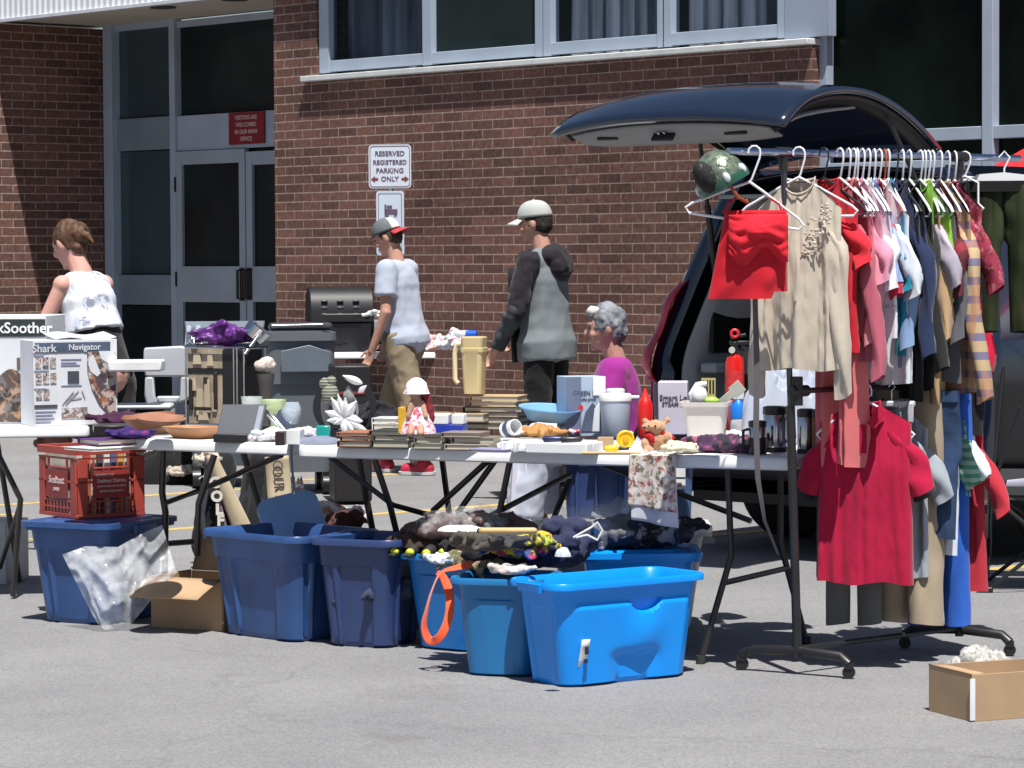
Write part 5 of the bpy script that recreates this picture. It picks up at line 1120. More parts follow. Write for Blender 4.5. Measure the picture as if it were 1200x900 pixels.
# teddy
q = T(768, 530); sc = 1 / S(q.y); td = thing('teddy_bear', 'light brown teddy bear with red bow sitting at the front of the long table', 'teddy bear', (q.x, q.y + .04, Z1), 0)
X0 = lambda x, y, yy=0.: Vector(((x - 768) * sc, yy, (529 - y) * sc))
remesh(MB().ell(X0(771, 515), (.040, .036, .042)).ell(X0(769, 500, -.01), (.036, .034, .028)).ell(X0(758, 499, -.03), (.018, .02, .014)).ell(X0(757, 493, .005), (.012, .01, .012)).ell(X0(783, 492, .005), (.012, .01, .012)).ell(X0(756, 519, -.03), (.016, .022, .022)).ell(X0(783, 512, -.02), (.016, .02, .022)).ell(X0(760, 527, -.045), (.02, .026, .018)).ell(X0(780, 527, -.045), (.02, .026, .018)), 'body', mat((.50, .28, .16), rough=.95, var=.2, scale=60, bump=.6, bscale=140, sheen=.4), td, .005, 2, wrinkle(.002, 90))
for x in (760, 768): MB().ell(X0(x, 498, -.045), (.004, .003, .004)).build('eye', black, td)
MB().ell(X0(755, 500, -.048), (.006, .005, .005)).build('nose', black, td)
remesh(MB().ell(X0(760, 510, -.035), (.013, .012, .012)).ell(X0(764, 514, -.038), (.012, .012, .016)).cap(X0(758, 508, -.02), .010, X0(778, 507, -.02), .010), 'bow', cloth((.4, .01, .015)), td, .005, 2)
heap('red_frisbee', 'flat red plastic disc behind the teddy bear', 'disc', T(775, 514), .11, .08, .02, plastic((.5, .01, .01)), 81, z if False else 0, .1)
# yellow reel etc
place_box('small tan cardboard cube left of the yellow reel', 701, 719, 527, .045, .05, card, 'small_box', 'box')
q = T(733, 525); t = thing('yellow_reel', 'yellow plastic tape reel standing on edge beside the small cardboard cube', 'tape reel', (q.x, q.y + .03, Z1 + .032), rot=(rad(90), 0, rad(12)))
MB().lathe([(.012, -.012), (.030, -.012), (.033, -.006), (.033, .010), (.028, .013), (.024, .008), (.012, .008)], n=32, cap0=True).build('body', plastic((.75, .46, .01)), t); MB().lathe([(.011, .008), (.011, .016), (.004, .018)], n=16).build('hub', plastic((.6, .34, .01)), t)
t = thing('yellow_clamp', 'yellow and black clamp lying at the foot of the yellow reel', 'tool', T(718, 530) + Vector((.01, .02, .012)), .1); MB().cap((-.03, 0, 0), .011, (.0, 0, .002), .014).build('body', plastic((.75, .5, .01)), t); MB().cap((.01, 0, 0), .008, (.045, -.005, 0), .006).build('grip', black, t)
# steel mugs / thermos at the right end
for i, (x, y, r, h, lab, dy) in enumerate(((911, 531, .043, .165, 'large stainless steel coffee urn beside the rack post', .10), (889, 533, .032, .12, 'short steel and black travel mug left of the urn', .05), (948, 533, .032, .16, 'steel travel mug right of the rack post, half hidden', .10), (962, 534, .022, .16, 'dark bottle with glowing amber liquid at the table end', .10))):
    q = T(x, y); t = thing(('coffee_urn', 'travel_mug', 'travel_mug', 'amber_bottle')[i], lab, ('urn', 'mug', 'mug', 'bottle')[i], (q.x, q.y + dy, Z1))
    m_ = mat((.20, .065, .01), rough=.1, var=.4) if i == 3 else chrome()
    MB().lathe([(r * .95, 0), (r, .006), (r, h * .8), (r * .9, h * .84)], n=32).build('body', m_, t)
    MB().lathe([(r * 1.03, h * .82), (r * 1.03, h * .98), (r * .7, h), (.001, h)], n=32).build('lid', black, t)
    MB().lathe([(r * 1.02, 0), (r * 1.02, h * (.5 if i == 1 else .1))], n=32, cap1=False).build('base_band', black, t)
    if i < 3: MB().tube([(r, -.01, h * .75), (r + .025, -.01, h * .72), (r + .028, -.01, h * .3), (r, -.01, h * .2)] if i != 1 else [(-r, -.01, h * .75), (-r - .02, -.01, h * .7), (-r - .02, -.01, h * .3), (-r, -.01, h * .2)], .006).build('handle', black, t)
heap('white_blue_cloth', 'pale blue white cloth heap behind the steel urn', 'clothes', T(915, 524) + Vector((.06, .30, 0)), .36, .2, .30, cloth((.42, .46, .56)), 84, 0, .35, flat=.3)
# floral cloth over the edge
e0 = T(739, 533, Z1); e1 = T(791, 534, Z1); v = e1 - e0; v.z = 0; nn_ = Vector((v.y, -v.x, 0)).normalized()
fl_ = patterned((.58, .52, .46), [(.30, .05, .06), (.13, .09, .06), (.5, .3, .22), (.16, .17, .1), (.66, .62, .58)], 26, .56, seed=12)
def fc(L, w0, w1, off, s0=0., k=1.):
    def f(u, v_):
        if v_ < .25: q = v * (w0 + (w1 - w0) * u) - nn_ * (.09 * (1 - v_ / .25)) + Vector((0, 0, .004 + .012 * (1 - v_ / .25) * abs(nz((u * 3, v_ * 4, 0), 1.5))))
        else:
            t_ = (v_ - .25) / .75; q = v * (w0 + (w1 - w0) * u + .06 * t_ * (u - .3)) + nn_ * (.010 + off + .012 * math.sin(u * 9 + t_ * 2) * t_) + Vector((0, 0, .004 - L * t_ * (1 + .12 * u)))
        return q
    return f
o = MB().grid(fc(.185, 0, 1, .004), 30, 26).build('floral_cloth', fl_, None, solid=.002); o.location = e0; setp(o, 'floral printed cloth hanging over the front edge of the long table', 'cloth')
o = MB().grid(fc(.235, .05, 1.02, -.006), 30, 26).build('white_cloth', cloth((.60, .60, .62)), None, solid=.002); o.location = e0; setp(o, 'white cloth hanging beneath the floral one over the table edge', 'cloth')
# ============================================================ VAN
blk = mat((.008, .014, .032), rough=.2, var=.05, coat=1.0, scale=2)
darktrim = mat((.008, .008, .009), rough=.5); greytrim = mat((.36, .36, .38), rough=.75, var=.08, scale=6)
vang = rad(-42); VX = Vector((math.cos(vang), math.sin(vang), 0)); VN = Vector((-VX.y, VX.x, 0))    # VX: across the rear, VN: forward along the van
VC = D(951, 400, 14.6); van = thing('black_van', 'black van seen from behind with its tailgate raised above the clothes rack', 'van', (VC.x, VC.y, 0), vang)
# local: x across (right = +), y forward, z up. rear plane y=0
def vl(p):  # world->local
    q = p - Vector((VC.x, VC.y, 0)); return Vector((q.dot(VX), q.dot(VN), q.z))
Lv = 4.6
def sect(z):
    """half width of the body at height z"""
    pts = [(.28, .86), (.45, .93), (.75, .965), (1.0, .955), (1.35, .86), (1.65, .76), (1.82, .68), (1.88, .50)]
    for (a, wa), (b, wb) in zip(pts, pts[1:]):
        if z <= b: return wa + (wb - wa) * max(0, (z - a)) / (b - a)
    return pts[-1][1]
def yrear(z): return .0 if z < .9 else (z - .9) * .30
zs_ = [.28, .34, .45, .6, .75, .9, 1.0, 1.1, 1.2, 1.35, 1.5, 1.65, 1.75, 1.82, 1.86]
for sg in (-1, 1):
    mb = MB(); 
    def sidef(u, v, sg=sg):
        z = zs_[0] + (zs_[-1] - zs_[0]) * v; y = yrear(z) + u * (Lv - yrear(z) - (.9 * max(0, z - 1.0)))
        return Vector((sg * (sect(z) - .05 * (u > .85) * (u - .85) * 3), y, z))
    mb.grid(sidef, 36, 28); mb.build('side_panel', blk, van, solid=.03)
    # rear pillar return (edge facing back)
    mb = MB()
    def pil(u, v, sg=sg):
        z = .5 + (1.84 - .5) * v; o = sect(z) + .004; i = o - (.10 + .04 * (z < .9)); b = math.sin(PI * u) * .02
        return Vector((sg * (i + (o - i) * u), yrear(z) - .012 - b, z))
    mb.grid(pil, 6, 28); mb.build('rear_pillar', blk, van, solid=.02)
    mb = MB()
    def inn(u, v, sg=sg):
        z = .55 + 1.2 * v; return Vector((sg * (sect(z) - .16 - .015 * math.sin(u * 9)), yrear(z) + .02 + u * 1.9, z))
    mb.grid(inn, 20, 20); mb.build('interior_side', greytrim, van, solid=.02)
    mb = MB()
    for yy, nm in ((.95, 0), (3.6, 0)): pass
    for yy in (.95, 3.65):
        w_ = thing('x', None, None) if False else None
    for yy in (.95, 3.65):
        wh = MB().lathe([(.18, -.10), (.32, -.11), (.345, -.07), (.345, .07), (.32, .11), (.18, .10)], n=40).build('wheel', mat((.018, .018, .018), rough=.85), van); wh.location = (sg * .82, yy, .345); wh.rotation_euler = (0, PI / 2, 0)
        MB().lathe([(.02, sg * .115), (.06, sg * .11), (.19, sg * .085), (.19, -sg * .05)], n=30).build('rim', mat((.35, .36, .38), rough=.3, metal=.9), wh)
# dark slab stands in for the shaded storage hollow in the left interior wall
BX((-.742, .42, 1.08), (.02, .5, .22), 'dark_recess_panel', darktrim, van, .01)
BX((-.70, .40, .90), (.10, .62, .05), 'armrest', greytrim, van, .012)
MB().ell((-.70, .40, .955), (.05, .08, .05)).build('speaker_dome', mat((.10, .12, .17), rough=.6), van)
BX((0, 1.9, 1.0), (1.5, .03, 1.0), 'seat_back', mat((.02, .02, .022), rough=.9), van, .03)
BX((0, 1.0, .60), (1.5, 2.0, .04), 'cargo_floor', darktrim, van, .005)
BX((0, 2.2, 1.862), (1.10, 3.0, .03), 'roof', blk, van, .012); 
MB().grid(lambda u, v: Vector(((u - .5) * 1.32 * (1 + .12 * (1 - math.sin(PI * min(1, max(0, u))))), .27 + v * 3.2, 1.80 + .07 * math.sin(PI * u))), 16, 6).build('roof_skin', blk, van, solid=.02)
BX((0, .9, 1.74), (1.2, 1.7, .02), 'headliner', greytrim, van, .005)
BX((0, -.06, .50), (1.84, .20, .24), 'bumper', mat((.012, .012, .014), rough=.5), van, .05)
BX((0, 2.3, .27), (1.6, 4.4, .05), 'underbody', darktrim, van, 0)
BX((0, -.163, .50), (.36, .008, .10), 'plate_recess', darktrim, van, .003)
# tail lights
for sg in (-1, 1):
    mb = MB()
    def tl_(u, v, sg=sg):
        z = .82 + .52 * v; bul = .085 * (math.sin(PI * v) ** .5) * (1 + .25 * math.sin(v * 9))
        a = u * 1.4
        return Vector((sg * (sect(z) - .05 + (bul + .02) * math.sin(a)), yrear(z) - .02 - (bul + .01) * math.cos(a) + .0 + .10 * max(0, u - .5), z))
    mb.grid(tl_, 10, 18); mb.build('tail_light', mat((.50, .008, .03), rough=.12, var=.15, coat=1), van, solid=.01)
# side trim seen at the right
for z, h, m_ in ((.62, .045, mat((.30, .30, .36), rough=.3, metal=.6)), (.40, .06, mat((.27, .26, .34), rough=.45))):
    mb = MB(); mb.grid(lambda u, v: Vector((sect(z) + .018, .25 + u * 3.9, z - .02 + u * .02 + (v - .5) * h)), 8, 2); mb.build('side_moulding', m_, van, solid=.012)
mb = MB(); mb.grid(lambda u, v: Vector((sect(.88) + .002, .1 + u * 4.2, .885 + (v - .5) * .006)), 8, 1); mb.build('body_crease', mat((.08, .085, .09), rough=.3), van, solid=.004)
mb = MB(); mb.grid(lambda u, v: Vector((sect(1.12 + .36 * v) + .006, .45 + u * 3.3 - .3 * v, 1.12 + .36 * v)), 8, 4); mb.build('side_window', glassd, van, solid=.006)
# ---- tailgate
hl = Vector((-.62, .30, 1.90)); gate_w = 1.30
Rt = vl(D(920, 132, 13.40)); Lt = vl(D(646, 145, 14.25)); 
gm = MB()
# profile across length: parameter t from hinge (0) to tip (1)
tipL = Lt; tipR = Rt; hL = Vector((-.64, .34, 1.86)); hR = Vector((.53, .30, 1.93))
def gate(u, t, lift=0.):
    """u across (0 left,1 right), t from hinge to bottom edge"""
    a = hL.lerp(hR, u); b = tipL.lerp(tipR, u); q = a.lerp(b, t)
    hump = .235 * math.sin(PI * min(1, t * .92 + .05)) ** .75
    sag = -.05 * (abs(u - .5) * 2) ** 2.4
    edge = -.05 * max(0, (t - .8) / .2) ** 2
    out = Vector((0, -1, 0)) * (.07 * math.sin(PI * u) * t)
    return q + Vector((0, 0, hump + sag + edge + lift)) + out
gm.grid(lambda u, v: gate(u, v), 30, 30); tg = gm.build('tailgate', blk, van, solid=.028, sub=0)
# glass set in the upper (hinge side) part
MB().grid(lambda u, v: gate(.08 + .84 * u, .05 + .42 * v, .018), 16, 10).build('tailgate_window', glassd, tg, solid=.008)
# inner trim panel
it = mat((.30, .295, .30), rough=.7, var=.06)
def inner(u, v):
    t = .46 + .50 * v; q = gate(.05 + .90 * u, t, 0); return q + Vector((0, .0, -.05 - .05 * math.sin(PI * v) ** .5))
MB().grid(inner, 20, 14).build('tailgate_trim', it, tg, solid=.012)
mb = MB(); mb.grid(lambda u, v: inner(.03 + .94 * u, 1.0) + Vector((0, -.015, -.01 - .085 * v * (1 - .6 * (abs(u - .5) * 2) ** 3))) + Vector((0, .10 * v, 0)), 30, 5); mb.build('tailgate_lower_trim', it, tg, solid=.01)
def on_lower(u, v): return inner(.03 + .94 * u, 1.0) + Vector((0, -.015, -.01 - .085 * v * (1 - .6 * (abs(u - .5) * 2) ** 3))) + Vector((0, .10 * v, 0))
for u, w_, h_, nm in ((.18, .12, .022, 'pull_slot'), (.83, .12, .022, 'pull_slot'), (.49, .12, .075, 'latch')):
    c_ = on_lower(u, .5) + Vector((0, -.008, 0)); ang = math.atan2(tipR.y - tipL.y, tipR.x - tipL.x)
    BX(c_, (w_, .014, h_), nm, darktrim, tg, .004, rot=Rz(ang) @ Rx(rad(-38)))
mb = MB(); c_ = on_lower(.49, .5); mb.cyl(c_ + Vector((-.02, -.02, 0)), c_ + Vector((-.02, -.03, .01)), .010).cyl(c_ + Vector((.012, -.02, 0)), c_ + Vector((.012, -.03, .01)), .008); mb.build('latch_bolt', chrome(), tg)
for u in (0.015, .985):  # dark side frames of gate
    mb = MB(); mb.grid(lambda a, v: gate(u + (.05 if u < .5 else -.05) * v, .03 + .93 * a, -.025 - .05 * v), 24, 3); mb.build('tailgate_side_frame', darktrim, tg, solid=.02)
for sg in (0.04, .96):
    a_ = gate(sg, .3, -.05); b_ = Vector(((-.72 if sg < .5 else .72), .18, 1.35)); MB().cyl(a_, b_, .011).cyl(b_, b_.lerp(a_, .5), .017).build('gas_strut', blackmetal(), van)
mb = MB(); mb.tube([gate(.35, .12, .02), gate(.35, .13, .05), gate(.65, .13, .05), gate(.65, .12, .02)], .014); mb.build('wiper', darktrim, tg)
# ============================================================ CLOTHES RACK
RZ = 1.808
fA = G(934, 762); fA.x += 0; p1 = Vector((.985, 10.61, 0)); p2 = Vector((1.63, 11.18, 0))
rd = (p2 - p1).normalized(); rn = Vector((rd.y, -rd.x, 0))       # rn points to the camera right
rk = thing('clothes_rack', 'wheeled black and chrome clothes rack loaded with garments', 'clothes rack', (p1.x, p1.y, 0), yaw(rd))
Lr = (p2 - p1).length
top1 = D(918, 182, 10.63); top1l = Vector(((top1 - p1).dot(rd), (top1 - p1).dot(Vector((-rd.y, rd.x, 0))), RZ))
MB().cyl((0, 0, .06), Vector((0, 0, .06)).lerp(top1l, .50), .016).build('lower_post', blackmetal(), rk)
MB().cyl(Vector((0, 0, .06)).lerp(top1l, .50), top1l, .0105).build('upper_post', mat((.10, .10, .12), rough=.25, metal=.8), rk)
MB().cyl((Lr, 0, .06), (Lr, 0, .9), .016).build('lower_post', blackmetal(), rk); MB().cyl((Lr, 0, .9), (Lr, 0, RZ), .0105).build('upper_post', mat((.10, .10, .12), rough=.25, metal=.8), rk)
railL = top1l + Vector((-.27, 0, 0)); railR = Vector((Lr + .12, 0, RZ))
MB().cyl(railL, (railR.x + .22, railR.y, RZ), .0125, n=16).build('top_rail', mat((.45, .50, .66), rough=.18, metal=1), rk)
zl = .985
MB().cyl((0, 0, zl), (Lr + .05, 0, zl), .010).build('lower_rail', mat((.12, .05, .06), rough=.3, metal=.6), rk)
MB().cyl(top1l + Vector((-.035, 0, 0)), top1l + Vector((.035, 0, 0)), .019).cyl(top1l + Vector((0, 0, -.06)), top1l, .016).build('connector', blackmetal(), rk); MB().cyl((Lr - .035, 0, RZ), (Lr + .035, 0, RZ), .019).cyl((Lr, 0, RZ - .06), (Lr, 0, RZ), .016).build('connector', blackmetal(), rk); MB().cyl((-.03, 0, zl), (.05, 0, zl), .020).cyl((0, 0, zl - .05), (0, 0, zl + .05), .021).build('connector', blackmetal(), rk); MB().cyl((Lr - .05, 0, zl), (Lr + .03, 0, zl), .020).build('connector', blackmetal(), rk)
fd_ = Vector((.313, -.21, 0)).normalized()
for k, pp in enumerate((Vector((0, 0, 0)), Vector((Lr, 0, 0)))):
    fl = Vector((fd_.dot(rd), fd_.dot(Vector((-rd.y, rd.x, 0))), 0)); a_ = pp - fl * .22; b_ = pp + fl * .20
    MB().tube([a_ + Vector((0, 0, .055)), a_ + Vector((0, 0, .075)) + fl * .03, pp + Vector((0, 0, .085)), b_ + Vector((0, 0, .075)) - fl * .03, b_ + Vector((0, 0, .05))], .017, 10).build('foot', blackmetal(), rk)
    for e_ in (a_, b_):
        c = MB().cyl((-.009, 0, .022), (.009, 0, .022), .022, n=20).box((0, 0, .045), (.026, .03, .02)); o = c.build('caster', mat((.012, .012, .012), rough=.5), rk); o.location = e_; o.rotation_euler = (0, 0, .6)
MB().cyl((0, 0, .09), (Lr, 0, .09), .010).build('base_bar', blackmetal(), rk)
def railp(px_):
    """world point on the top rail seen at pixel column px_"""
    best = None; n = 400; A_ = Vector((p1.x, p1.y, 0)) + rd * railL.x; B_ = Vector((p1.x, p1.y, 0)) + rd * (railR.x + .22)
    lo, hi = 0., 1.
    for _ in range(40):
        m_ = (lo + hi) / 2; q = A_.lerp(B_, m_); r = 600 + F * q.x / q.y * 1.0
        if r < px_: lo = m_
        else: hi = m_
    q = A_.lerp(B_, (lo + hi) / 2); return Vector((q.x, q.y, RZ))
def hanger(label, loc, rz, m=None, group=None, half=.205, tilt=0., drop=.085, name='hanger', low=False):
    """hook over the rail, sloping arms and a lower bar; origin on the rail centre"""
    m = m or plastic((.78, .78, .82)); t = thing(name, label, 'hanger', loc, rot=(0, rad(tilt), rz), group=group)
    r = .021; hk = [(0, -r * math.cos(a) - .0, r * math.sin(a) - .002) for a in [rad(x) for x in (-20, 20, 60, 100, 140, 180)]]
    hook = [(-.0 + y_, 0, z_) for (_, y_, z_) in hk]; hook = [(p[0] * -1, 0, p[2]) for p in hook][::-1] if False else hook
    MB().tube([(p[0], 0, p[2]) for p in hook] + [(r, 0, -.02), (.006, 0, -drop + .012), (0, 0, -drop)], .0035, 8).build('hook', m, t)
    MB().tube([(0, 0, -drop), (-.05, 0, -drop - .025), (-half + .02, 0, -drop - .10), (-half, 0, -drop - .118), (-half + .015, 0, -drop - .135), (half - .015, 0, -drop - .135), (half, 0, -drop - .118), (half - .02, 0, -drop - .10), (.05, 0, -drop - .025), (0, 0, -drop)], .0045, 8).build('arms', m, t)
    return t
def shirt(name, label, cat, loc, rz, m, L=.62, W=.215, sl=.20, sw=.085, th=.035, neck=.075, nd=.05, drop=.088, seed=0, m2=None, slv=None, open_=0., flare=.01, sang=70, group=None, fold=1., sh=.10):
    """garment hanging from its hanger: body tube, two sleeves, collar"""
    t = thing(name, label, cat, loc, rz, group)
    m2 = m2 or m; nu = 56; nv = 34
    def shz(u): 
        a = abs(u); return -drop - .005 - sh * max(0, a - .22) / .78 * 1.02
    def pos(u, side, v):
        x = u * (W * (1 + flare * v * 3)); a = abs(u)
        zt0 = shz(u)
        if a < neck / W:  zt0 = -drop - .004 - (nd if side < 0 else .012) * math.cos(a * W / neck * PI / 2) ** .6
        z = zt0 + (-drop - L - zt0) * v
        fo = (.013 * math.sin(u * 6.3 + seed * 2.1 + v * .6) + .008 * math.sin(u * 14 + seed + v * .9 + 2 * nz((u, v, seed), 1.2))) * (v ** .6) * fold
        fo += (.014 * nz((u * 3.2, v * .9, seed), 1.5, seed) + .010 * rdg((u * 3.5, v * .8, 0), 1.3, seed + 3)) * fold * min(1, v * 2.5 + .15)
        fo += .0035 * rdg((u * 5, v * 3.5, seed), 2.2, seed + 9) * fold
        half = th * (.25 + .75 * min(1, v * 3)) * math.sqrt(max(0, 1 - u ** 4))
        return Vector((x, side * half + fo, z + .006 * math.sin(u * 5 + seed) * v))
    mb = MB(); rings = []
    us = [-1 + 2 * i / nu for i in range(nu + 1)]
    for j in range(nv + 1):
        v = j / nv; rings.append([pos(u, -1, v) for u in us] + [pos(u, 1, v) for u in us[::-1]][1:-1])
    mb.loft(rings, False, False); mb.build('body', m, t, angle=180)
    for sg in (-1, 1):
        if sl <= 0: continue
        sx = sg * W * .97; z0 = shz(1) + .006; a_ = rad(sang); dv = Vector((sg * math.cos(a_), 0, -math.sin(a_)))
        def sp(i, j, sg=sg):
            v = j / 14; an = 2 * PI * i / 20; gr_ = min(1, .25 + v * sl / .07 * .75); w0 = sw * (1 - .25 * v) * gr_; c_ = Vector((sx - sg * .055 * (1 - min(1, v * sl / .10)) - sg * .012, 0, z0 - .030 - .02 * gr_)) + dv * sl * v
            px_ = Vector((-dv.z * sg, 0, dv.x * sg)) * -1
            fo = .012 * math.sin(v * 9 + an * 2 + seed) * fold + .012 * rdg((math.cos(an), v * 3.2, seed), 1.4, seed)
            return c_ + px_ * (math.cos(an) * (w0 * .72)) + Vector((0, math.sin(an) * (min(th, .024) * .9 + .006) + fo * .6 + .010 * math.sin(v * 5 + seed), 0)) + dv * (.012 * math.cos(an + 1) * v)
        mb = MB(); mb.loft([[sp(i, j) for i in range(20)] for j in range(15)], False, False); mb.build('sleeve', slv or m2, t, angle=180)
    mb = MB(); nn2 = 20
    def colr(i, j):
        an = 2 * PI * i / nn2; x = math.cos(an) * neck * .97; y = math.sin(an); z = -drop - .002 - (nd if y < 0 else .012) * (1 - (x / neck) ** 2) ** .5
        return Vector((x, y * th * .35, z + j * .010))
    mb.loft([[colr(i, j) for i in range(nn2)] for j in (0, 1)], False, False); mb.build('collar', m2, t, solid=.003)
    return t
def pants(name, label, loc, rz, m, L=.95, W=.20, th=.035, drop=.14, seed=0, leg=None, group=None, cat='trousers', taper=.75, crotch=.26, mw=None):
    t = thing(name, label, cat, loc, rz, group); leg = leg or L
    for sg in (-1, 1):
        def lp(i, j, sg=sg):
            v = j / 26; an = 2 * PI * i / 22; z = -drop - L * v
            top = min(1, max(0, (L * v) / crotch)); hw = (W / 2) * (1 - (1 - taper) * v); c_ = sg * (W / 2 + .004 - .004 * (1 - top) + .03 * v * .2)
            if top < 1: hw = W / 2 + .006
            fo = (.012 * math.sin(v * 6 + seed + sg) + .010 * rdg((math.cos(an), v * 4, sg), 1.3, seed)) * min(1, v * 4 + .2)
            return Vector((c_ + math.cos(an) * hw, math.sin(an) * th * (.7 + .3 * v) + fo, z + .006 * math.sin(an + seed) * v))
        mb = MB(); mb.loft([[lp(i, j) for i in range(22)] for j in range(27)], True, False); mb.build('trouser_leg', m, t, angle=180)
    MB().rr([(W * 2 + .012, th * 1.5, .02, -drop - .035), (W * 2 + .014, th * 1.5, .02, -drop + .004), (W * 2, th * 1.2, .018, -drop + .005)]).build('waistband', mw or m, t)
    return t
perp = math.atan2(-.968, .25)        # garments edge-on: local +x points to the camera and to the right
front = rad(-18)
wht = plastic((.78, .78, .82)); GH = 'clothes hangers on the top rail'
# frontmost: cami on a tilted hanger
hc = railp(885); hc_ = hanger('white hanger carrying the red camisole, first on the rail, tilted', hc, rad(-12), wht, half=.205, tilt=9, drop=.105)
cam_loc = hc + Vector((.0, -.03, 0))
redc = cloth((.52, .012, .025))
t = thing('red_camisole', 'bright red camisole folded over the first tilted hanger', 'top', D(882, 250, hc.y - .02), rad(-8)); sc = 1 / S(hc.y)
def cami(u, v, side=-1):
    x = (u - .5) * .235 * (1 + .16 * v) - .018 * v + .028 * (1 - u) * (1 - v) * .9; z = .010 - v * .30 * (1 - .08 * (u > .8)) ; fo = .022 * math.sin(u * 6 + 1) * v + .014 * nz((u * 3, v * 3, 1), 1.6, 3)
    return Vector((x, side * (.022 * math.sin(PI * u) ** .5) + fo, z))
mb = MB(); rings = []
for j in range(21): rings.append([cami(i / 24, j / 20, -1) for i in range(25)] + [cami(i / 24, j / 20, 1) for i in range(24, -1, -1)][1:-1])
mb.loft(rings, True, False); mb.build('body', redc, t, angle=180)
def cow(u, v):
    x = (u - .45) * .20; d_ = math.sin(PI * u) ; z = -.005 - v * (.13 + .03 * math.sin(u * 8)) - .02 * d_ * v
    return Vector((x + .012, -.028 - .05 * math.sin(PI * v) * d_ - .012 * rdg((u * 2, v * 3, 0), 2.2, 5), z))
MB().grid(cow, 26, 22).build('cowl_ruffle', cloth((.58, .015, .03)), t, angle=180, solid=.003)
mb = MB(); mb.tube([(-.10, -.0, .0), (-.08, -.005, .035), (-.05, 0, .06)], .004, 6).tube([(.10, 0, .0), (.09, -.005, .03), (.06, 0, .05)], .004, 6); mb.build('strap', redc, t)
# helmet hung at the left end of the rail
hq = D(846, 210, hc.y + .02); hm_ = thing('ski_helmet', 'glittery green and black ski helmet hanging at the left end of the rail', 'helmet', hq, rot=(rad(-8), rad(-28), rad(20))); sc = 1 / S(hq.y)
gm_ = mat((.15, .19, .14), rough=.32, metal=.35, var=.6, scale=45, bump=.5, bscale=90)
def hel(i, j, k=1.):
    a = 2 * PI * i / 32; b = PI * .5 * j / 14 * 1.15 - .25; r = .096 * k
    return Vector((math.cos(a) * math.cos(b) * r * .86, math.sin(a) * math.cos(b) * r * .95, math.sin(b) * r * 1.04 + .0))
mb = MB(); mb.loft([[hel(i, j) for i in range(32)] for j in range(15)], False, True); sh_ = mb.build('shell', gm_, hm_, solid=.008)
mb = MB(); mb.loft([[hel(i, j, .90) for i in range(32)] for j in range(14)], True, True); mb.build('liner', mat((.012, .012, .012), rough=.95), hm_)
for i in range(7): a_ = PI * 2 * i / 7; MB().ell((math.cos(a_) * .086, math.sin(a_) * .095, .0), (.013, .014, .020)).build('white_spot', mat((.58, .62, .64), rough=.4), hm_)
mb = MB(); mb.loft([[Vector((math.cos(2 * PI * i / 32) * r_, math.sin(2 * PI * i / 32) * r_ * 1.1, z_)) for i in range(32)] for r_, z_ in ((.091, -.028), (.0945, -.01), (.0935, .0), (.088, -.028))], False, False); mb.build('rim_band', mat((.02, .09, .06), rough=.4), hm_)
o = MB().ell((-.068, -.045, .035), (.036, .045, .060)).build('visor_opening', patterned((.01, .01, .01), [(.10, .10, .10)], 50, .62), hm_)
MB().tube([(-.02, -.08, -.02), (-.01, -.08, -.08), (.02, -.05, -.11), (.04, 0, -.10)], .006).build('chin_strap', mat((.30, .07, .02), rough=.7), hm_)
# beige blouse, almost face-on
bg1 = mat((.50, .44, .36), rough=.92, var=.06, scale=9, bump=.1, bscale=60, sheen=.2)
q = railp(937); hanger('white hanger carrying the beige blouse', q, front, wht, GH)
bl_ = shirt('beige_blouse', 'beige long sleeved blouse with embroidered shoulder hanging face-on', 'blouse', q + Vector((0, -.01, 0)), rad(-30), bg1, L=.66, W=.158, sl=.60, sw=.054, th=.05, neck=.062, nd=.060, seed=2, fold=1.6, sang=88)
mb = MB(); rnd = random.Random(3)
for k in range(46):
    f = k / 45; x = .125 - f * .075 + rnd.uniform(-.032, .032); z = -.19 - f * .15 + rnd.uniform(-.03, .03)
    mb.ell((x, -.050 + .0 * f, z), (.005 + .003 * rnd.random(), .003, .004 + .003 * rnd.random()), nu=7, nv=5)
mb.build('embroidery', mat((.48, .42, .36), rough=.6, var=.4, scale=60), bl_)
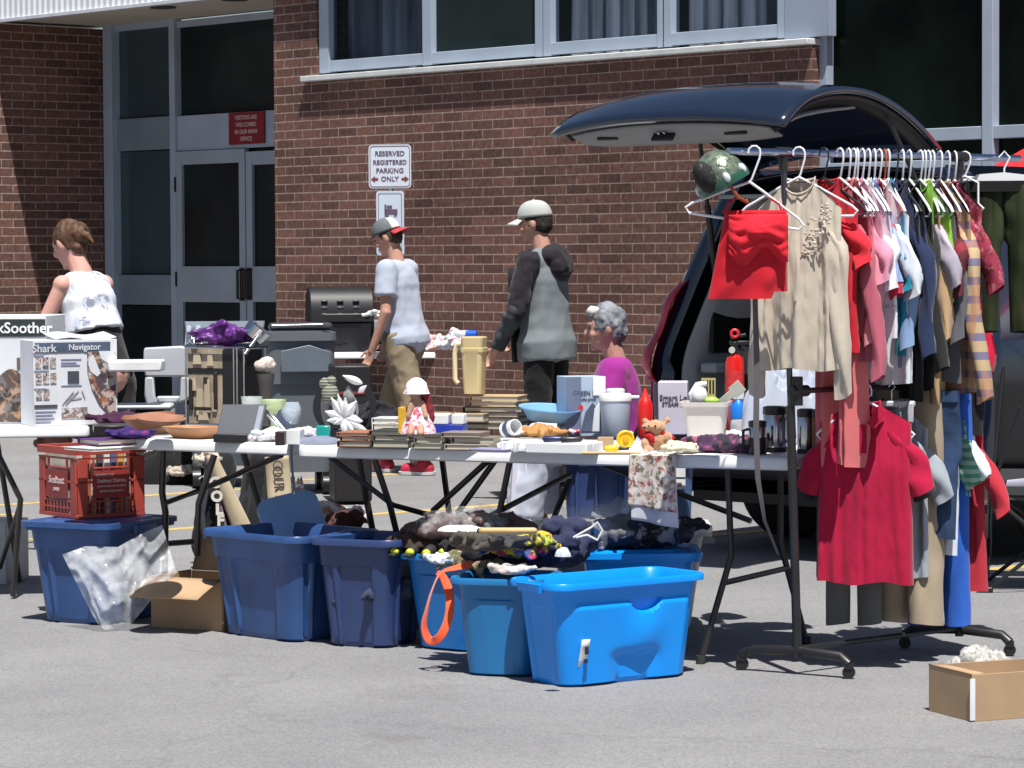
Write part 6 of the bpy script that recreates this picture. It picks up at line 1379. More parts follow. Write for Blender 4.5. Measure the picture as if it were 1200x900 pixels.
# salmon and red pieces just behind the blouse
def put(px_, dx=0., dz=0.): q = railp(px_); return q + Vector((dx, 0, dz))
hanger('black hanger carrying the red cardigan', put(966), perp + .5, black, half=.19)
shirt('red_cardigan', 'bright red cardigan hanging right behind the beige blouse', 'cardigan', put(966), perp + .42, cloth((.55, .02, .035)), L=.60, W=.16, sl=.16, sw=.06, seed=5, th=.03, fold=1.3)
hanger('white hanger carrying the long salmon coat', put(985), perp + .25, wht, GH)
salm = cloth((.60, .15, .16)); shirt('salmon_coat', 'long salmon pink coat, the longest garment of the top rail', 'coat', put(985), perp + .38, salm, L=1.0, W=.115, sl=.40, sw=.05, seed=6, th=.05, flare=.0, fold=1.2, sang=88, m2=cloth((.62, .17, .18)))
G2 = [
 (995, 'rose_cardigan', 'dusty rose cardigan with ruffled hem, next after the salmon coat', 'cardigan', (.42, .10, .15), .64, .205, .52, None),
 (1001, 'pink_shirt', 'light pink short sleeved shirt among the top rail garments', 'shirt', (.60, .26, .36), .60, .215, .19, None),
 (1005, 'rose_blouse', 'rose pink blouse with loose lower sleeve showing under the white shirt', 'blouse', (.62, .24, .30), .56, .20, .40, None),
 (1011, 'white_shirt', 'white patterned short sleeved shirt between the pink and light blue ones', 'shirt', (.72, .70, .76), .55, .215, .22, None),
 (1018, 'light_blue_shirt', 'light blue short sleeved shirt next to the red top', 'shirt', (.28, .40, .68), .50, .21, .20, None),
 (1025, 'red_blouse', 'red short sleeved top between light blue and white shirts', 'top', (.52, .03, .07), .50, .215, .24, None),
 (1031, 'white_striped_shirt', 'white shirt with long front hem between the red top and the teal shirt', 'shirt', (.66, .70, .76), .72, .215, .24, None),
 (1037, 'teal_shirt', 'teal blue shirt on the orange hanger', 'shirt', (.02, .26, .38), .62, .21, .22, None),
 (1041, 'denim_shirt', 'faded blue denim shirt hanging low behind the white ones', 'shirt', (.20, .30, .50), .66, .19, .42, None),
 (1050, 'navy_shirt', 'dark navy shirt next to the faded denim shirt', 'shirt', (.02, .03, .08), .60, .205, .45, None),
 (1058, 'black_dress', 'long black dress hanging in the middle of the rail', 'dress', (.014, .014, .016), .78, .21, .0, None),
 (1066, 'black_jacket', 'black jacket between the long black dress and the lime tee', 'jacket', (.02, .02, .022), .74, .205, .5, None),
 (1079, 'lime_tee', 'lime green and lilac grey tee shirt', 'shirt', (.26, .55, .04), .44, .225, .21, (.42, .38, .46)),
 (1084, 'tan_shirt', 'tan shirt with long narrow front visible below the lime tee', 'shirt', (.45, .30, .17), .80, .20, .4, None),
 (1088, 'grey_shirt', 'dark grey shirt beside the maroon striped one', 'shirt', (.10, .10, .12), .72, .20, .4, None),
 (1093, 'maroon_shirt', 'maroon shirt with stripes next to the plaid shirt', 'shirt', (.22, .015, .03), .52, .215, .25, None),
]
for i, (px_, nm, lab, cat, c_, L, W, sl, c2) in enumerate(G2):
    rzz = perp + .12 * math.sin(i * 2.3); loc = put(px_)
    hm2 = plastic((.5, .09, .02)) if nm == 'teal_shirt' else (black if nm in ('navy_shirt',) else wht)
    hanger(('orange plastic hanger' if nm == 'teal_shirt' else 'black hanger' if nm == 'navy_shirt' else 'white hanger') + ' holding the ' + nm.replace('_', ' '), loc, rzz, hm2, GH, half=.19)
    mm = cloth(c_, .12) 
    if nm == 'white_shirt': mm = patterned(c_, [(.45, .40, .5), (.75, .75, .8)], 40, .6)
    if nm == 'maroon_shirt': mm = striped(c_, (.10, .01, .02), .05, 'x', .5)
    shirt(nm, lab, cat, loc, rzz, mm, L=L, W=W, sl=sl, sw=.078 if sl < .3 else .05, th=.020, sang=82, sh=.125, seed=10 + i, slv=cloth(c2) if c2 else None, fold=.95)
pl = striped((.46, .34, .20), (.17, .15, .24), .066, 'z', .42, c3=(.40, .17, .09))
lp_ = put(1102); hanger('white hanger holding the plaid shirt', lp_, perp, wht, GH, half=.19); shirt('plaid_shirt', 'orange, yellow and navy plaid shirt near the right post of the rack', 'shirt', lp_, perp + .12, pl, L=.76, W=.215, sl=.62, sw=.055, th=.03, seed=40, fold=.8, sang=80, sh=.12)
lp_ = put(1111); hanger('white hanger holding the maroon printed blouse', lp_, perp, wht, GH, half=.19); shirt('maroon_blouse', 'maroon printed blouse with white cuff right of the plaid shirt', 'blouse', lp_, perp + .22, patterned((.26, .02, .05), [(.42, .12, .16), (.12, .01, .02)], 24, .56), L=.52, W=.21, sl=.26, sw=.07, th=.025, seed=41, fold=.7)
lp_ = put(1119); hanger('white hanger holding the black coat beside the right post', lp_, perp, wht, GH, half=.17); shirt('black_coat', 'black coat hanging at the right post of the rack', 'coat', lp_, perp + .3, cloth((.015, .015, .018)), L=.92, W=.13, sl=0, sw=.06, th=.03, seed=42)
hanger('empty white hanger swinging in front of the black coat', put(1131, dz=.0) , rad(-25), wht, half=.07, drop=.07)
# cargo trousers at the far end
q = D(1177, 190, put(1131).y + .10); 
cg = mat((.026, .032, .016), rough=.9, var=.97, scale=2.6, stretch=(7, 3, .5), spec=.1)
pants('cargo_trousers', 'black and olive cargo trousers hanging right of the rack', Vector((q.x, q.y, RZ)), rad(-8), cg, L=.55, W=.155, th=.05, drop=.09, seed=3, taper=.85, crotch=.22, mw=cloth((.012, .012, .012)))
t = thing('clip_hanger', 'clear hanger with white card band holding the cargo trousers', 'hanger', (q.x, q.y, RZ), rad(-8)); MB().tube([(-.02, 0, .0), (0, 0, .022), (.02, 0, 0), (0, 0, -.04), (0, 0, -.075)], .0035, 8).build('hook', wht, t); mb = MB(); mb.poly([(-.13, -.035, -.095), (-.10, -.035, -.062), (.0, -.035, -.055), (.12, -.035, -.07), (.12, -.035, -.10)], (0, 1, 0), .006); mb.build('card_band', patterned((.74, .74, .78), [(.5, .15, .2)], 14, .66), t); BX((-.0, 0, -.082), (.30, .014, .010), 'bar', wht, t)
t = thing('rail_extension', 'x', 'x') if False else None
# ---- lower rail
def lowp(px_, d_): return D(px_, 462, d_)
def low(px_): 
    q = railp(px_); return Vector((q.x, q.y, zl))
lh = mat((.42, .42, .46), rough=.35)
q = low(1045); q.y = 10.78; q.x = D(1045, 480, q.y).x
t = thing('clip_hanger', 'grey clip hanger on the lower rail above the red polo shirt', 'hanger', (q.x, q.y, .985), rad(-6)); sc = 1 / S(q.y); BX((0, 0, -.055), (.165, .02, .022), 'bar', lh, t, .006); BX((.065, -.012, -.085), (.022, .014, .07), 'clip', lh, t, .004); BX((-.06, -.012, -.085), (.022, .014, .05), 'clip', lh, t, .004); MB().tube([(0, 0, -.05), (0, 0, -.01), (.012, 0, .006), (0, 0, .018), (-.012, 0, .006)], .003, 6).build('hook', chrome(), t)
q0 = D(1014, 480, 10.72); q0.z = .985
hanger('white hanger inside the red polo shirt', q0, rad(-10), wht, half=.17, drop=.04)
polo = shirt('red_polo', 'crimson polo shirt hanging face-on from the lower rail', 'polo shirt', q0, rad(-14), cloth((.40, .008, .045)), L=.635, W=.160, sl=.20, sw=.080, th=.05, neck=.055, nd=.07, drop=.042, seed=50, fold=.75, sang=73, flare=.02, sh=.07)
mb = MB()
for sg in (-1, 1): mb.poly([(sg * .012, -.05, -.115), (sg * .058, -.048, -.045), (sg * .075, -.03, -.075), (sg * .035, -.055, -.135)], (0, -1, 0), .006)
mb.build('polo_collar', cloth((.45, .01, .05)), polo, bevel=.002)
mb = MB(); mb.box((0, -.058, -.17), (.025, .004, .10)); mb.build('placket', cloth((.34, .006, .04)), polo)
BX((-.015, -.03, -.06), (.03, .003, .03), 'neck_label', paper((.5, .55, .75)), polo)
def shp(name, label, px0, d_, rz, m, **k): 
    q = D(px0, 470, d_); q.z = .985; return pants(name, label, q, rz, m, **k)
q = D(1012, 470, 10.86); q.z = .985
shirt('charcoal_shirt', 'charcoal shirt whose hem shows below the red polo', 'shirt', q, rad(-12), cloth((.035, .037, .045)), L=.64, W=.165, sl=.2, sw=.08, th=.03, drop=.042, seed=51)
shp('grey_trousers', 'dark grey trousers showing below the red polo', 1000, 10.93, rad(-12), cloth((.12, .12, .12)), L=.83, W=.092, th=.04, drop=.02, seed=52, taper=.95)
q = D(1040, 470, 10.95); q.z = .985; shirt('light_grey_shirt', 'light grey blue shirt just right of the red polo', 'shirt', q, rad(-25), cloth((.33, .37, .42)), L=.64, W=.15, sl=.22, sw=.07, th=.03, drop=.042, seed=53)
shp('khaki_trousers', 'khaki trousers with turned up hem on the lower rail', 1064, 10.98, perp + .75, cloth((.36, .29, .21)), L=.83, W=.125, th=.06, drop=.02, seed=54, taper=1.0)
shp('dark_jeans', 'dark blue jeans on the lower rail right of the khaki trousers', 1084, 10.96, perp + .85, mat((.022, .05, .12), rough=.9, var=.3, scale=10, bump=.2), L=.52, W=.12, th=.035, drop=.02, seed=55)
q = D(1088, 470, 11.08); q.z = .985; shirt('white_blouse', 'narrow white blouse between the jeans and the blue trousers', 'blouse', q, perp + .3, cloth((.6, .64, .74)), L=.56, W=.15, sl=0, th=.02, drop=.042, seed=56)
shp('royal_blue_trousers', 'royal blue trousers reaching almost to the ground', 1100, 11.10, perp + .80, cloth((.03, .12, .52)), L=.85, W=.115, th=.04, drop=.02, seed=57, taper=.85)
q = D(1100, 470, 11.16); q.z = .985; shirt('green_tee', 'green and white striped tee shirt on the lower rail', 'shirt', q, perp + .25, striped((.30, .45, .38), (.08, .28, .17), .03, 'z'), L=.36, W=.15, sl=.20, sw=.07, th=.025, drop=.042, seed=58, sh=.08)
q = D(1106, 470, 11.20); q.z = .985; shirt('white_tee', 'white tee shirt next to the green striped one on the lower rail', 'shirt', q, perp + .3, cloth((.68, .68, .74)), L=.34, W=.16, sl=.18, sw=.07, th=.025, drop=.042, seed=59, sh=.08)
q = D(1112, 470, 11.25); q.z = .985; shirt('red_tunic', 'long red tunic at the right end of the lower rail', 'tunic', q, perp + .42, cloth((.46, .03, .05)), L=.72, W=.165, sl=.28, sw=.06, th=.03, drop=.042, seed=60, sh=.12, sang=66)
heap('denim_bundle', 'blue denim bundle pinched at the end of the lower rail', 'clothes', D(1112, 480, 11.15), .10, .10, .09, cloth((.06, .08, .14)), 85)
# strap by the post
w_ = [D(884, 290, 10.52), D(885, 356, 10.5), D(887, 430, 10.5), D(886, 500, 10.5), D(888, 560, 10.5), D(896, 610, 10.52), D(912, 650, 10.6)]; c0 = w_[0].copy()
mb = MB(); mb.loft([[q - c0 + Vector((sx_ * hw, sy_, 0)) for sx_, sy_ in ((-1, -.002), (1, -.002), (1, .002), (-1, .002))] for q, hw in zip(w_, (.008, .009, .010, .010, .009, .006, .004))]); o = mb.build('grey_strap', mat((.10, .09, .10), rough=.7), None); o.location = c0; setp(o, 'grey webbing strap hanging down beside the left post of the rack', 'strap')
# camp chair at right edge
q = G(1182, 697); cc = thing('folding_chair', 'black folding camp chair cut off by the right edge behind the garments', 'chair', (q.x + .22, q.y + .28, 0), rad(-10))
ms = cloth((.012, .012, .014))
for a_, b_ in (((-.27, -.24, 0), (.25, -.24, .42)), ((.27, -.24, 0), (-.25, -.24, .42)), ((-.27, .24, 0), (.25, .24, .42)), ((.27, .24, 0), (-.25, .24, .42)), ((-.27, -.24, 0), (-.25, .24, .42)), ((-.27, .24, 0), (-.25, -.24, .42))): MB().cyl(a_, b_, .009).build('leg', blackmetal(), cc)
MB().grid(lambda u, v: Vector(((u - .5) * .5, (v - .5) * .48, .42 - .05 * math.sin(PI * u) * math.sin(PI * v))), 12, 12).build('seat', ms, cc, solid=.006)
for a_, b_ in (((-.25, -.24, .42), (-.12, -.28, .80)), ((-.25, .24, .42), (-.20, .32, .95)), ((.25, .24, .42), (.27, .32, .95))): MB().cyl(a_, b_, .009).build('back_post', blackmetal(), cc)
MB().grid(lambda u, v: Vector(((u - .5) * .48, .26 + .07 * v, .5 + .42 * v)), 8, 8).build('backrest', ms, cc, solid=.006)
MB().grid(lambda u, v: Vector((-.25, -.24 + .48 * u, .42 - .30 * v * math.sin(PI * u) ** .4)), 8, 4).build('side_sling', ms, cc, solid=.004)
for a_ in ((-.27, -.24), (.27, -.24)): MB().box((a_[0], a_[1], .012), (.07, .03, .024)).build('foot_pad', black, cc, bevel=.005)
# red canopy tent far right
q = D(1215, 150, 15.6); ct = thing('canopy_tent', 'red canopy tent corner with white valance at the right edge', 'tent', (q.x + 1.46, q.y + 1.0, 0), rad(-20))
zE = 1.457 + (297 - 205) / S(15.6); zP = zE + .9
rm_ = cloth((.50, .02, .025)); hw = 1.35
MB().loft([[Vector((sx_ * hw, sy_ * hw, zE)) for sx_, sy_ in ((-1, -1), (1, -1), (1, 1), (-1, 1))], [Vector((sx_ * .02, sy_ * .02, zP)) for sx_, sy_ in ((-1, -1), (1, -1), (1, 1), (-1, 1))]], False, True).build('roof', rm_, ct, smooth=False, solid=.01)
for side in range(4):
    R = Rz(side * PI / 2); MB().grid(lambda u, v: R @ Vector(((u - .5) * 2 * hw, -hw - .006, zE - .16 * v - .0)), 6, 2).build('valance', patterned((.70, .68, .72), [(.5, .03, .04)], 2.6, .56), ct, solid=.006)
for sx_ in (-1, 1):
    for sy_ in (-1, 1): MB().cyl((sx_ * (hw - .03), sy_ * (hw - .03), 0), (sx_ * (hw - .03), sy_ * (hw - .03), zE), .018).build('pole', mat((.45, .46, .48), rough=.35, metal=.7), ct)
# ============================================================ PEOPLE
def hand(mb, wr, d, side, curl=.5, k=1.):
    """palm and five separate curled fingers; d = direction of the hand, side = vector across the knuckles toward the thumb"""
    d = Vector(d).normalized(); side = Vector(side); side = (side - d * side.dot(d)).normalized(); nn = d.cross(side).normalized()
    pal = wr + d * .050 * k
    mb.cap(wr - d * .02, .026 * k, wr + d * .02, .026 * k)
    for s_ in (-.024, -.008, .008, .024): mb.cap(wr + d * .02 * k + side * s_ * .6, .015 * k, wr + d * .08 * k + side * s_, .0125 * k, 8)
    for s_, L in ((.027, .070), (.009, .080), (-.009, .074), (-.027, .058)):
        a = wr + d * .082 * k + side * s_ * k; b = a + (d * math.cos(curl * .5) - nn * math.sin(curl * .5)) * L * .5 * k; c = b + (d * math.cos(curl * 1.5) - nn * math.sin(curl * 1.5)) * L * .5 * k
        mb.cap(a, .0095 * k, b, .0088 * k, 8).cap(b, .0088 * k, c, .0075 * k, 8)
    a = wr + d * .03 * k + side * .025 * k; b = a + (d * .7 + side * .7 - nn * .2).normalized() * .038 * k; c = b + (d + side * .15 - nn * .4).normalized() * .032 * k
    mb.cap(a, .0125 * k, b, .0105 * k, 8).cap(b, .0105 * k, c, .009 * k, 8)
def person(label, loc, rz, k, skin, P, top, bottom, hairf, shoes, hatf=None):
    t = thing('person', label, 'person', loc, rz); lean = P.get('lean', 0)
    sit = P.get('sit', False); hipz = P.get('hipz', .93)
    hip = Vector((0, 0, hipz))
    Rl = Ry(lean)
    U_ = lambda x, y, z: hip + Rl @ (Vector((x, y, z)) - Vector((0, 0, .93)))
    ht = P.get('head', (0, 0, 0)); Rh = Rz(rad(ht[2])) @ Ry(rad(ht[1])) @ Rl
    hc = U_(.035, 0, 1.625)
    Hd = lambda x, y, z: hc + Rh @ Vector((x, y, z))
    sw_ = P.get('sw', .175); sh = {1: U_(-.0, sw_, 1.395), -1: U_(0, -sw_, 1.395)}
    arm = {s: [sh[s]] + [sh[s] + Vector(o) for o in P['arm'][s]] for s in (1, -1)}
    leg = P['leg']
    sk = mat(skin, rough=.55, var=.06, scale=20, spec=.35); s_ = lambda v: [Vector(p) * k for p in v]
    def torso(mb, e=0., z0=.90):
        if z0 > 1: mb.ell(U_(.0, 0, 1.30) * k, ((.105 + e) * k, (.155 + e) * k, .15 * k), Rl).ell(U_(-.0, 0, 1.38) * k, ((.075 + e) * k, (.165 + e) * k, (.07 + e) * k), Rl); return
        mb.ell(U_(.0, 0, 1.28) * k, ((.105 + e) * k, (.155 + e) * k, .19 * k), Rl).ell(U_(-.0, 0, 1.38) * k, ((.075 + e) * k, (.165 + e) * k, (.07 + e) * k), Rl).ell(U_(.005, 0, 1.08) * k, ((.10 + e) * k, (.135 + e) * k, .19 * k), Rl).ell(U_(-.01, 0, .93) * k, ((.115 + e) * k, (.155 + e) * k, .13 * k), Rl)
    mb = MB(); torso(mb)
    mb.cap(U_(-.01, 0, 1.43) * k, .060 * k, Hd(-.012, 0, -.05) * k, .052 * k)
    mb.ell(Hd(0, 0, 0) * k, (.094 * k, .074 * k, .108 * k), Rh).ell(Hd(.022, 0, -.062) * k, (.066 * k, .054 * k, .055 * k), Rh)
    mb.ell(Hd(.070, 0, -.098) * k, (.022 * k, .022 * k, .018 * k), Rh)
    mb.cap(Hd(.090, 0, .012) * k, .008 * k, Hd(.108, 0, -.022) * k, .013 * k, 8).ell(Hd(.085, 0, -.058) * k, (.014 * k, .024 * k, .010 * k), Rh).ell(Hd(.083, 0, .026) * k, (.014 * k, .045 * k, .010 * k), Rh)
    for s in (1, -1):
        mb.ell(Hd(-.008, s * .074, -.012) * k, (.018 * k, .010 * k, .030 * k), Rh); mb.ell(Hd(.070, s * .038, -.03) * k, (.02 * k, .022 * k, .02 * k), Rh)
        a, e_, w_ = s_(arm[s]); mb.ell(a, (.050 * k, .050 * k, .050 * k)); mb.cap(a, .046 * k, e_, .038 * k).cap(e_, .041 * k, w_, .027 * k)
        hd = P.get('hand', {}).get(s); dd = (w_ - e_).normalized() if hd is None else Vector(hd); hand(mb, w_, dd, (1, -s * .3, .1), P.get('curl', .6), k)
        L = s_(leg[s]); mb.cap(L[0], .085 * k, L[1], .055 * k).cap(L[1], .056 * k, L[2], .038 * k); mb.cap(L[2], .036 * k, L[2] + Vector((.09 * k, 0, -.045 * k)), .03 * k)
    remesh(mb, 'body', sk, t, .0075, 2)
    # eyes
    for s in (1, -1):
        MB().ell(Hd(.083, s * .031, .006) * k, (.009 * k, .012 * k, .006 * k), Rh).build('eye', mat((.02, .015, .012), rough=.2), t)
    # clothes
    tm, tsl, them, te = top['mat'], top['sleeve'], top.get('hem', .90), top.get('e', .022)
    mb = MB(); torso(mb, te, them)
    mb.cyl(U_(0, 0, 1.05) * k, U_(-.005, 0, them) * k, (.13 + te) * k, (.138 + te * 1.3) * k, 24) if False else None
    rings = []
    lo_ = .008 if them < .9 else 0
    for z_, rx, ry in [q__ for q__ in ((1.24, .10, .15), (1.1, .105, .14), (1.0, .115, .148)) if q__[0] > them + .02] + ([(.93, .128 + lo_, .172 + lo_)] if them < .9 else []) + [(them, .125 + lo_, .16 + lo_)]:
        rings.append([U_(math.cos(a) * (rx + te), math.sin(a) * (ry + te), z_) * k for a in [2 * PI * i / 28 for i in range(28)]])
    mb.loft(rings)
    if tsl > 0:
        for s in (1, -1):
            a, e_, w_ = s_(arm[s]); mb.ell(a, ((.052 + te) * k,) * 3)
            if tsl <= 1: mb.cyl(a, a.lerp(e_, tsl), (.052 + te) * k, (.050 + te * 1.2) * k, 16)
            else: mb.cap(a, (.052 + te) * k, e_, (.044 + te) * k); mb.cyl(e_, e_.lerp(w_, tsl - 1), (.045 + te) * k, (.03 + te) * k, 16)
    tb = remesh(mb, top.get('name', 'shirt'), tm, t, .011, 2, wrinkle(.007 if tsl <= 1 else .010, 6, 3, (1.2, 1.2, .6)))
    bm_ = bottom['mat']; be = bottom.get('e', .028); mb = MB()
    mb.ell((hip + Rl @ Vector((-.01, 0, .0))) * k, ((.100 + be * .5) * k, (.136 + be * .5) * k, .105 * k), Rl)
    if bottom.get('waist'): mb.loft([[(hip + Rl @ Vector((math.cos(a) * rx, math.sin(a) * ry, z_))) * k for a in [2 * PI * i / 24 for i in range(24)]] for z_, rx, ry in ((-.02, .135, .175), (.10, .125, .160), (bottom['waist'], .115, .148))])
    for s in (1, -1):
        L = s_(leg[s]); f = bottom.get('len', 1.95)
        mb.ell(L[0], ((.09 + be * .6) * k,) * 3)
        if f <= 1: mb.cyl(L[0], L[0].lerp(L[1], f), (.088 + be) * k, (.075 + be) * k, 18)
        else: mb.cap(L[0], (.086 + be) * k, L[1], (.06 + be) * k); mb.cyl(L[1], L[1].lerp(L[2], f - 1), (.06 + be) * k, (.045 + be * 1.4) * k, 18)
    remesh(mb, bottom.get('name', 'trousers'), bm_, t, .012, 2, wrinkle(.007 if f > 1 else .005, 9, 7, (1, 1, .9)))
    for s in (1, -1):
        L = s_(leg[s]); an = L[2]; fd__ = Rz(rad(P.get('foot', {}).get(s, 0))) @ Vector((1, 0, 0)); z0 = an.z - .085 * k
        sh_ = thing('x', None, None) if False else None
        mb = MB(); b_ = Vector((an.x, an.y, z0 + .045 * k))
        mb.cap(b_ - fd__ * .03 * k, .045 * k, b_ + fd__ * .13 * k - Vector((0, 0, .008)), .040 * k).ell(b_ + Vector((0, 0, .03 * k)), (.05 * k, .045 * k, .045 * k))
        so_ = remesh(mb, 'shoe', shoes[0], t, .008, 2)
        mb = MB(); mb.rr([(.26 * k, .085 * k, .04 * k, 0), (.27 * k, .09 * k, .043 * k, .02 * k)], fn=lambda p: b_ + Rz(math.atan2(fd__.y, fd__.x)) @ Vector((p.x + .05 * k, p.y, p.z)) - Vector((0, 0, .045 * k))); mb.build('sole', shoes[1], so_)
    hairf(t, Hd, Rh, k, U_)
    if hatf: hatf(t, Hd, Rh, k)
    return t, arm, U_, Hd, Rh
def scap(mcrown, mpeak, back=False, front_m=None, tilt=0):
    def f(t, Hd, Rh, k):
        R = Rh @ (Rz(PI) if back else Matrix.Identity(3)) @ Ry(rad(tilt)); c = Hd(-.004, 0, .030) * k
        def cr(i, j):
            a = 2 * PI * i / 28; b = (PI / 2) * j / 10; r = math.cos(b) ** .75
            return c + R @ Vector((math.cos(a) * r * .103 * k, math.sin(a) * r * .084 * k, math.sin(b) * .098 * k))
        mb = MB(); mb.loft([[cr(i, j) for i in range(28)] for j in range(10)] + [[c + R @ Vector((math.cos(2 * PI * i / 28) * .004, math.sin(2 * PI * i / 28) * .004, .099 * k)) for i in range(28)]], False, True); o = mb.build('cap_crown', mcrown, t, solid=.004)
        mb = MB(); mb.grid(lambda u, v: c + R @ Vector(((.090 + .085 * v * math.sin(PI * (.12 + .76 * u)) ** .6) * math.cos((u - .5) * 1.9) * k, (.082 + .03 * v) * math.sin((u - .5) * 1.9) * k * 1.0, (.004 - .030 * v - .014 * (abs(u - .5) * 2) ** 2) * k)), 16, 8); mb.build('cap_peak', mpeak, t, solid=.004)
        MB().ell(c + R @ Vector((0, 0, .1 * k)), (.008, .008, .005)).build('cap_button', mpeak, o)
        if front_m:
            mb = MB(); mb.grid(lambda u, v: (lambda a, b: c + R @ Vector((math.cos(a) * math.cos(b) ** .75 * .1055 * k, math.sin(a) * math.cos(b) ** .75 * .0865 * k, math.sin(b) * .1 * k)))((u - .5) * 1.7, .05 + v * 1.1), 12, 10); mb.build('cap_front_panel', front_m, t, solid=.002)
    return f
def hair_short(m, full=True, low=-.03):
    def f(t, Hd, Rh, k, U_):
        mb = MB(); mb.ell(Hd(-.014, 0, .012) * k, (.094 * k, .079 * k, .104 * k), Rh); mb.ell(Hd(-.045, 0, -.03) * k, (.055 * k, .068 * k, .05 * k), Rh)
        remesh(mb, 'hair', m, t, .008, 1, wrinkle(.004, 40))
    return f
skin = (.58, .33, .25)
std = {1: [(0, .09, .90), (.01, .10, .50), (-.02, .11, .09)], -1: [(0, -.09, .90), (.01, -.10, .50), (-.02, -.11, .09)]}
def base(x, y, d): q = D(x, y, d); return Vector((q.x, q.y, 0))
# ---- woman at the left
dw = 15.0; q = base(119, 300, dw)
def hair_bun(t, Hd, Rh, k, U_):
    mb = MB(); mb.ell(Hd(-.016, 0, .016) * k, (.096 * k, .080 * k, .106 * k), Rh).ell(Hd(-.095, 0, .012) * k, (.05 * k, .055 * k, .058 * k), Rh).ell(Hd(-.06, 0, -.055) * k, (.04 * k, .05 * k, .04 * k), Rh)
    remesh(mb, 'hair', mat((.085, .038, .018), rough=.65, var=.5, scale=30, stretch=(1, 1, .3)), t, .007, 1, wrinkle(.006, 30))
    MB().tube([Hd(-.1, .02, .02) * k, Hd(-.15, .0, -.03) * k, Hd(-.15, -.02, -.07) * k], .012, 8, [.02, .014, .004]).build('hair_bun', mat((.16, .08, .03), rough=.7, var=.5, scale=30), t)
tops = patterned((.66, .68, .76), [(.24, .27, .36), (.5, .54, .64), (.74, .75, .8)], 9, .56, seed=5)
t, arm, U_, Hd, Rh = person('woman with a brown hair bun and white patterned sleeveless top, leaning over the printed boxes', q, rad(144), .965, (.62, .33, .27),
    dict(sw=.150, lean=rad(16), head=(0, 10, -6), arm={1: [(.10, .08, -.27), (.24, .04, -.46)], -1: [(.16, -.03, -.25), (.36, .06, -.36)]}, leg=std),
    dict(mat=tops, sleeve=0, hem=1.14, e=.018, name='sleeveless_top'), dict(mat=cloth((.02, .018, .02)), len=.75, name='shorts', e=.02, waist=.25), hair_bun, (mat((.4, .4, .42), rough=.6), whitep))
# ---- boy with a backward cap
db = 20.6; q = base(475, 300, db)
boyleg = {1: [(.02, .09, .90), (-.08, .10, .50), (-.18, .12, .09)], -1: [(0, -.09, .90), (.14, -.09, .50), (.20, -.10, .09)]}
t, arm, U_, Hd, Rh = person('teenage boy in pale grey tee shirt and backward cap with red peak', q, rad(158), .985, (.50, .27, .20),
    dict(lean=rad(8), head=(0, 16, 4), arm={1: [(-.02, .06, -.29), (.08, .05, -.53)], -1: [(.03, -.06, -.29), (.14, -.02, -.50)]}, leg=boyleg, curl=.5, foot={1: 0, -1: -35}),
    dict(mat=cloth((.40, .44, .55), .05), sleeve=.62, hem=.87, e=.024), dict(mat=mat((.24, .19, .125), rough=.9, var=.15, scale=8, bump=.3, bscale=25), len=1.97, e=.034, name='cargo_trousers'), hair_short(mat((.05, .03, .02), rough=.8)), (mat((.45, .02, .05), rough=.6), mat((.7, .7, .7), rough=.6)),
    scap(mat((.11, .13, .14), rough=.8), mat((.40, .03, .04), rough=.7), True, cloth((.62, .58, .55)), 4))
MB().box(U_(.03, .235, 1.27) + Vector((0, .0, 0)), (.05, .004, .02)).build('sleeve_badge', mat((.12, .13, .25)), t)
# ---- man in the grey cap and hooded jacket
dm = 18.2; q = base(640, 300, dm)
jm = mat((.17, .195, .21), rough=.85, var=.14, scale=3, bump=.2, bscale=12)
t, arm, U_, Hd, Rh = person('man in a light grey cap and black and grey hooded jacket standing behind the tables', q, rad(152), 1.02, (.50, .27, .20),
    dict(lean=rad(3), head=(0, 6, 8), arm={1: [(.04, .08, -.29), (.20, .02, -.50)], -1: [(.06, -.07, -.28), (.24, 0, -.44)]}, leg=std, curl=.9),
    dict(mat=jm, sleeve=0, hem=.82, e=.030, name='jacket'), dict(mat=cloth((.012, .012, .014)), len=1.95, e=.018), hair_short(mat((.02, .015, .012), rough=.8)), (black, black),
    scap(cloth((.42, .43, .42), .05), cloth((.46, .48, .47), .05), False, None, -4))
k = 1.02
jb = cloth((.022, .018, .024))
a, e_, w_ = [Vector(p) * k for p in arm[1]]
for s in (1, -1):
    a, e_, w_ = [Vector(p) * k for p in arm[s]]
    remesh(MB().cap(a + Vector((.0, 0, -.005)), .078, e_, .064), 'upper_sleeve', jb, t, .011, 2, wrinkle(.014, 9, 5))
    remesh(MB().cap(e_, .063, e_.lerp(w_, .75), .048).cyl(e_.lerp(w_, .6), e_.lerp(w_, .96), .048, .044, 18), 'forearm_sleeve', mat((.045, .055, .06), rough=.85, var=.5, scale=6), t, .011, 2, wrinkle(.016, 9, 6))
remesh(MB().ell(U_(-.08, 0, 1.42) * k, (.085, .13, .075)).ell(U_(-.125, 0, 1.36) * k, (.06, .11, .09)).cap(U_(.03, .10, 1.445) * k, .035, U_(.07, -.04, 1.42) * k, .035), 'hood', jb, t, .010, 2, wrinkle(.010, 10, 2))
MB().grid(lambda u, v: (U_(.115 + .045, -.12 + .24 * u, .82 + .55 * v)) * k, 6, 8).build('jacket_front', jb, t, solid=.02)
